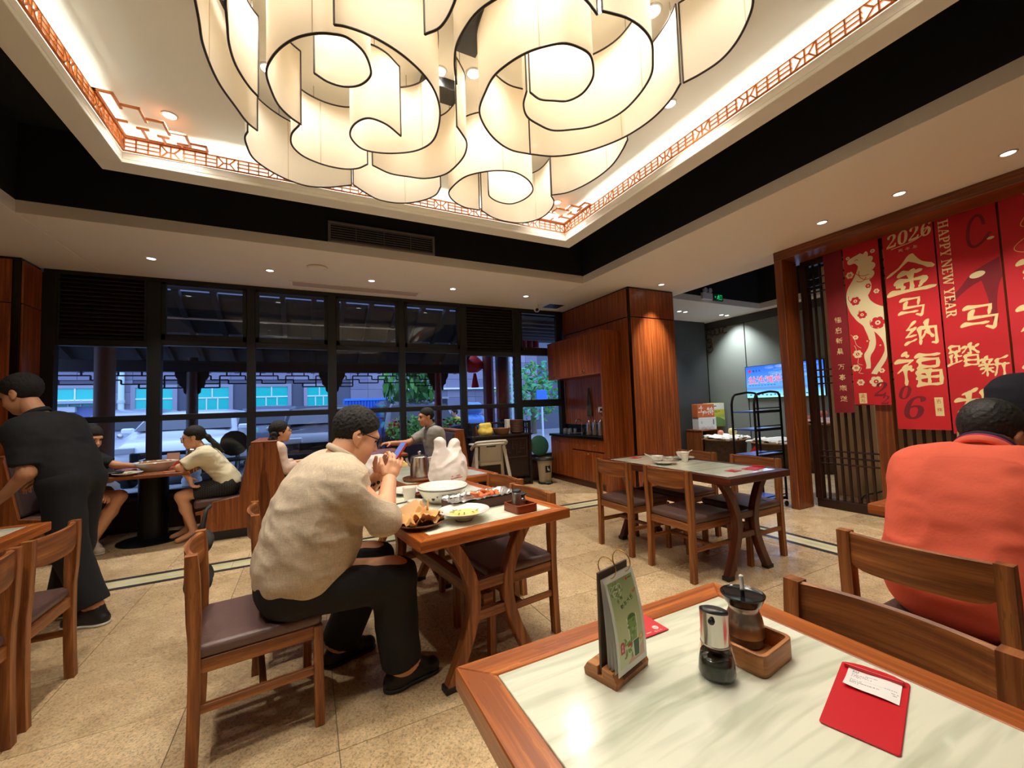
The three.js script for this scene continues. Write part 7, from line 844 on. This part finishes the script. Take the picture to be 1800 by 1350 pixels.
    for (let i = 0; i <= 8; i++) { const s = i / 4 - 1, q = ring(s * W / 2, 1 - 0.02 * s * s, 0.3).map(([a, b, d]) => [a * (1 - 0.025 * s ** 4), b - (b > 0.95 ? 0.05 * s ** 4 : 0), d * (b > 0.95 ? 1 - 0.17 * (b - 0.95) / (H - 0.95) : 1)]); body.push(q); }
    obj('body', loft(body), pm, t);
    const y0 = 1.0, w0 = W / 2 * 0.86; obj('rear_window', loft([-1, 1].map((s) => [[-L / 2 + 0.05, 1.04, s * w0], [-L / 2 + 0.34, H - 0.17, s * w0 * 0.88], [-L / 2 + 0.38, H - 0.17, s * w0 * 0.88], [-L / 2 + 0.12, 1.04, s * w0]]).map((l) => l.map(([a, b, d]) => [a - 0.035, b + 0.01, d])), true), gl, t); obj('windscreen', loft([-1, 1].map((s) => [[1.2, 1.06, s * w0], [0.6, H - 0.09, s * w0 * 0.88], [0.5, H - 0.12, s * w0 * 0.88], [1.1, 1.04, s * w0]]).map((l) => l.map(([a, b, d]) => [a + 0.03, b + 0.02, d])), true), gl, t);
    for (const s of [-1, 1]) { obj('side_window', ext([[-L / 2 + 0.45, 1.04], [-L / 2 + 0.62, H - 0.17], [0.45, H - 0.15], [1.0, 1.04]], 0.06, 0.005).rotateX(0).translate(0, 0, s * W / 2 * 0.905), gl, t); for (const u of [-1, 1]) { const wh = obj('wheel', at(lathe([[0.2, -0.1], [0.31, -0.1], [0.33, -0.06], [0.33, 0.06], [0.31, 0.1], [0.2, 0.1]], 28), u * 1.35, 0.33, s * (W / 2 - 0.09), PI / 2, 0, 0), MT.black, t); obj('rim', at(lathe([[0, 0.03], [0.06, 0.035], [0.2, 0.02], [0.21, -0.02], [0, -0.02]], 24), u * 1.35, 0.33, s * (W / 2 - 0.02), s * PI / 2, 0, 0), MT.brush, wh); } obj('tail_lamp', rbox(0.06, 0.14, 0.36, 0.02, -L / 2 + 0.0, 0.94, s * 0.66), mat([170, 30, 34], 0.2), t); obj('head_lamp', rbox(0.1, 0.12, 0.36, 0.03, L / 2 - 0.1, 0.76, s * 0.66), mat([226, 232, 240], 0.1), t); obj('mirror', rbox(0.12, 0.12, 0.2, 0.04, 0.9, 1.08, s * 0.98), pm, t); }
    obj('rear_bumper', rbox(0.12, 0.22, W - 0.1, 0.05, -L / 2 + 0.02, 0.42, 0), o.dark ? MT.black : pm, t); obj('front_bumper', rbox(0.12, 0.24, W - 0.1, 0.05, L / 2 - 0.03, 0.4, 0), MT.black, t); obj('grille', rbox(0.06, 0.2, 1.1, 0.03, L / 2 - 0.03, 0.62, 0), MT.blackmetal, t); if (o.bar) obj('lamp_bar', rbox(0.05, 0.09, W - 0.24, 0.02, -L / 2 - 0.015, 0.98, 0), mat([92, 26, 34], 0.2), t); obj('emblem', at(lathe([[0, 0.01], [0.05, 0.008], [0.06, 0]], 20), -L / 2 - 0.025, 0.88, 0, 0, 0, PI / 2), MT.steel, t);
    if (o.plate) { const [tx, bg, fg, py] = o.plate; const pl = obj('number_plate', rbox(0.015, 0.14, 0.46, 0.004, -L / 2 - 0.035, py, o.pz ?? 0), mat(bg, 0.4), t); obj('print', at(new THREE.PlaneGeometry(0.45, 0.13), -L / 2 - 0.0435, py, o.pz ?? 0, 0, -PI / 2, 0), mat(white, 0.4, { map: canvas(256, 76, `rgb(${bg})`, (x) => { txt(x, tx, 128, 40, 54, fg, { style: 'bold' }); }) }), pl); }
  };
  car('white electric car with a green number plate, its back to the corner window', -2.25, -11.75, -PI / 2, [232, 236, 238], { bar: true, H: 1.46, plate: ['A GW7796', [126, 214, 178], '#103a30', 0.88], pz: -0.72 });
  car('black hatchback with a blue number plate, its back to the windows', 0.38, -11.7, -PI / 2, [22, 24, 30], { H: 1.5, plate: ['A E0033', [40, 70, 170], '#e8eefa', 0.56], pz: -0.3 });
  car('grey car facing the windows between the white and black cars', -1.1, -17.3, PI / 2, [86, 94, 108], {}); car('dark car parked further along behind the leafy tree', 2.6, -12.6, PI / 2, [40, 42, 52], {}); car('silver car far along the street', -4.6, -17.2, PI / 2, [150, 158, 170], {}); car('dark blue car beyond the silver one', -7.2, -13.5, -PI / 2, [52, 66, 96], {});
  // tree, bushes
  const leafM = [mat([46, 120, 44], 0.6, { transmission: 0.3, thickness: 0, side: THREE.DoubleSide }), mat([96, 170, 60], 0.6, { transmission: 0.3, thickness: 0, side: THREE.DoubleSide }), mat([150, 190, 110], 0.6, { transmission: 0.3, thickness: 0, side: THREE.DoubleSide })];
  const leafG = (() => { const g = new THREE.PlaneGeometry(1, 0.36, 4, 2), p = g.attributes.position; for (let i = 0; i < p.count; i++) { const u = p.getX(i) + 0.5; p.setY(i, p.getY(i) * Math.sin(Math.min(1, u * 1.02 + 0.02) * PI)); p.setZ(i, -0.25 * u * u); } g.translate(0.5, 0, 0); g.computeVertexNormals(); return g; })();
  const plant = (name, label, cat, p, n, R, size, droop, ms, trunk) => { const t = thing(name, label, cat, p); if (trunk) obj('trunk', trunk, mat([96, 84, 66], 0.85), t); ms.forEach((m, j) => { const k = Math.floor(n / ms.length), im = new THREE.InstancedMesh(leafG, m, k); im.name = 'foliage'; im.userData = { kind: 'stuff' }; im.castShadow = true; const M = new THREE.Matrix4(), e = new THREE.Euler(); for (let i = 0; i < k; i++) { const a = rr(0, 6.28), v = rr(-1, 1), q = Math.cbrt(rnd()), s = size * rr(0.6, 1.2); e.set(rr(-0.8, 0.8), rr(0, 6.28), -droop + rr(-0.6, 0.6), 'YZX'); M.makeRotationFromEuler(e).scale(V(s, s, s)).setPosition(Math.cos(a) * Math.sqrt(1 - v * v) * R[0] * q, R[3] + v * R[1] * q, Math.sin(a) * Math.sqrt(1 - v * v) * R[2] * q); im.setMatrixAt(i, M); } t.add(im); }); return t; };
  plant('drooping_tree', 'tree with long drooping leaves behind the window frame', 'tree', [2.55, 0, -11.2], 420, [0.75, 0.95, 0.6, 2.0], 0.34, 1.2, [leafM[0], leafM[0], leafM[1]], tube([[0, 0, 0], [0.05, 0.8, 0], [0, 1.6, 0.05], [0.1, 2.6, 0]], 0.06, 20, 8));
  plant('leafy_bush', 'bright green bush in a planter below the drooping tree', 'bush', [2.25, 0.25, -10.2], 520, [0.62, 0.34, 0.4, 0.62], 0.13, 0.3, [leafM[1], leafM[1], leafM[2]], cyl(0.03, 0.04, 0.5, 8, 0, 0.2, 0)); plant('leafy_bush', 'green bush beyond the thin post', 'bush', [3.15, 0.0, -10.3], 360, [0.5, 0.32, 0.4, 0.82], 0.13, 0.3, [leafM[1], leafM[0]], cyl(0.03, 0.04, 0.5, 8, 0, 0.2, 0)); plant('street_tree', 'round crowned tree far off beside the steel mast', 'tree', [9.6, 0, -17], 700, [1.7, 1.5, 1.2, 2.0], 0.3, 0.4, [leafM[0], leafM[1], mat([70, 180, 130], 0.6)], cyl(0.1, 0.14, 2, 10, 0, 1, 0));
  const pt = thing('planter_box', 'brown round planter under the bushes', 'planter', [2.3, -0.02, -10.15]); obj('pot', lathe([[0, 0], [0.4, 0], [0.48, 0.5], [0.5, 0.5], [0.5, 0.54], [0.42, 0.54], [0.4, 0.4], [0, 0.4]], 36), mat([92, 56, 48], 0.7), pt); obj('soil', cyl(0.42, 0.42, 0.04, 28, 0, 0.45, 0), mat([50, 40, 34], 0.9), pt);
  const gv = thing('grass_verge', 'strip of short grass at the kerb by the parked cars', 'grass', [0, 0, 0]); gv.userData.kind = 'stuff'; { const im = new THREE.InstancedMesh(leafG, leafM[1], 1500), M = new THREE.Matrix4(); im.name = 'blades'; im.userData = { kind: 'stuff' }; for (let i = 0; i < 1500; i++) { M.makeRotationFromEuler(new THREE.Euler(rr(-0.4, 0.4), rr(0, 6.28), 1.2 + rr(-0.4, 0.4), 'YZX')).scale(V(0.16, 0.16, 0.16)).setPosition(rr(-2.2, 1.8), -0.02, rr(-9.25, -8.95)); im.setMatrixAt(i, M); } gv.add(im); obj('kerb', box(-3.4, 2.4, -0.02, 0.12, -9.4, -9.3), st, gv); }
  // odds and ends outside
  const ln = thing('red_lantern', 'red cloth lantern hanging under the veranda roof edge', 'lantern', [3.34, 2.26, -8.6]); obj('body', lathe([[0, 0.2], [0.1, 0.2], [0.24, 0.06], [0.26, 0], [0.22, -0.08], [0.1, -0.16], [0, -0.16]], 24), mat([206, 30, 36], 0.6), ln); obj('tassel', cyl(0.03, 0.09, 0.32, 14, 0.04, -0.34, 0), mat([200, 30, 36], 0.8), ln); const l2 = thing('red_lantern', 'row of dark red lanterns seen through the high corner pane', 'lantern', [4.6, 2.72, -8.8]); for (let i = 0; i < 4; i++) obj('drum', cyl(0.08, 0.08, 0.34 - i * 0.03, 16, i * 0.17, 0.05 * i, 0), mat([140, 24, 40], 0.6), l2);
  const ms = thing('steel_mast', 'pale lattice steel mast outside the corner window', 'mast', [6.0, 0, -12]), gm = mat([206, 216, 220], 0.5); for (const [a, b] of [[0, 0], [0.3, 0], [0.15, 0.25]]) obj('leg', rod([a, 0, b], [a, 4.5, b], 0.03), gm, ms); for (let i = 0; i < 8; i++) obj('brace', rod([i % 2 ? 0 : 0.3, i * 0.55, 0], [i % 2 ? 0.3 : 0, i * 0.55 + 0.55, 0], 0.02), gm, ms); const bx1 = thing('blue_booth', 'blue sign board on the street beyond the mast', 'sign', [8.6, 0, -14.5]); obj('board', rbox(0.5, 0.7, 0.06, 0.02, 0, 1.6, 0), mat([40, 110, 210], 0.5), bx1); obj('post', cyl(0.04, 0.04, 1.3, 10, 0, 0.6, 0), gm, bx1); const bb = thing('blue_crate', 'pale blue tarpaulin covered crate beside the red column', 'crate', [4.2, 0, -10.9]); obj('cover', blob([C([-0.15, 0.9, 0], [0.15, 0.9, 0], 0.2), C([-0.12, 1.3, 0], [0.12, 1.3, 0], 0.16)], 0.08, 0.03, wr(0.03, 8, 4, 8, 5)), mat([110, 160, 226], 0.6), bb); obj('stand', box(-0.3, 0.3, 0, 0.75, -0.2, 0.2), MT.black, bb); const ub = thing('water_tank', 'dark blue rounded bin outside by the thin post', 'bin', [2.72, 0.2, -7.9]); obj('body', lathe([[0, 0], [0.2, 0], [0.24, 0.62], [0.22, 0.72], [0.12, 0.78], [0, 0.79]], 28), mat([40, 60, 96], 0.4), ub); obj('handle', new THREE.TorusGeometry(0.06, 0.012, 8, 20).translate(0, 0.79, 0), MT.black, ub);
  const ob = thing('roadside_board', 'grey menu board standing outside the windows', 'board', [3.2, 0, -10.9]); obj('board', rbox(0.5, 1.1, 0.06, 0.01, 0, 1.05, 0), mat([70, 76, 82], 0.5), ob); obj('edge', box(-0.28, 0.28, 1.58, 1.63, -0.04, 0.04), mat([200, 206, 208], 0.5), ob);
  for (const [l, x, z] of [['dark outdoor chair beside the booth bench outside', -0.95, -7.6]]) { const c = thing('outdoor_chair', l, 'chair', [x, 0.2, z], 0.4, 'chairs on the veranda'); for (const a of [-0.2, 0.2]) for (const b of [-0.2, 0.2]) obj('leg', rod([a, 0, b], [a, 0.44, b], 0.014), MT.black, c); obj('seat', rbox(0.44, 0.03, 0.44, 0.012, 0, 0.45, 0), MT.black, c); obj('backrest', loft([0, 0.5, 1].map((k) => [...Array(14)].map((_, i) => { const a = i / 14 * 2 * PI; return [0.2 * Math.cos(a), 0.68 + 0.2 * Math.sin(a), -0.2 - 0.02 * k - 0.04 * (1 - Math.cos(a) ** 2)]; }))), MT.black, c); }
  person({ label: 'person in a yellow top sitting outside beyond the black cabinet', p: [4.0, 0.02, -11.6], turn: PI, cell: 0.02, hcell: 0.009, t: [[0.0, 0.55, 0.07, 0.12], [0.02, 0.7, 0.065, 0.11], [0.05, 0.84, 0.08, 0.11], [0.07, 0.95, 0.075, 0.08]], J: { neck: [0.09, 1.02, 0], head: [0.13, 1.15, 0], shR: [0.07, 0.95, 0.17], elR: [0.15, 0.72, 0.2], wrR: [0.36, 0.7, 0.1], shL: [0.07, 0.95, -0.17], elL: [0.15, 0.72, -0.2], wrL: [0.36, 0.7, -0.1], hipR: [0.02, 0.52, 0.09], hipL: [0.02, 0.52, -0.09], knR: [0.43, 0.5, 0.1], knL: [0.43, 0.5, -0.1], anR: [0.4, 0.09, 0.1], anL: [0.4, 0.09, -0.1], toeR: [0.54, 0.036, 0.1], toeL: [0.54, 0.036, -0.1], handR: [[1, 0, 0], [0, -1, 0], [0.4, 0.4, 0.4, 0.4]], handL: [[1, 0, 0], [0, -1, 0], [0.4, 0.4, 0.4, 0.4]] }, shirt: { m: cloth([226, 200, 60]), sleeve: 0.7 }, legs: { m: cloth([200, 200, 210]) }, shoes: MT.black }); const bch = thing('street_bench', 'low grey bench outside under the person in yellow', 'bench', [4.0, -0.02, -11.6]); obj('seat', box(-0.25, 0.25, 0.38, 0.43, -0.4, 0.4), st, bch); for (const z of [-0.3, 0.3]) obj('leg', box(-0.2, 0.2, 0, 0.38, z - 0.04, z + 0.04), st, bch);
}
renderer.render(scene, camera);
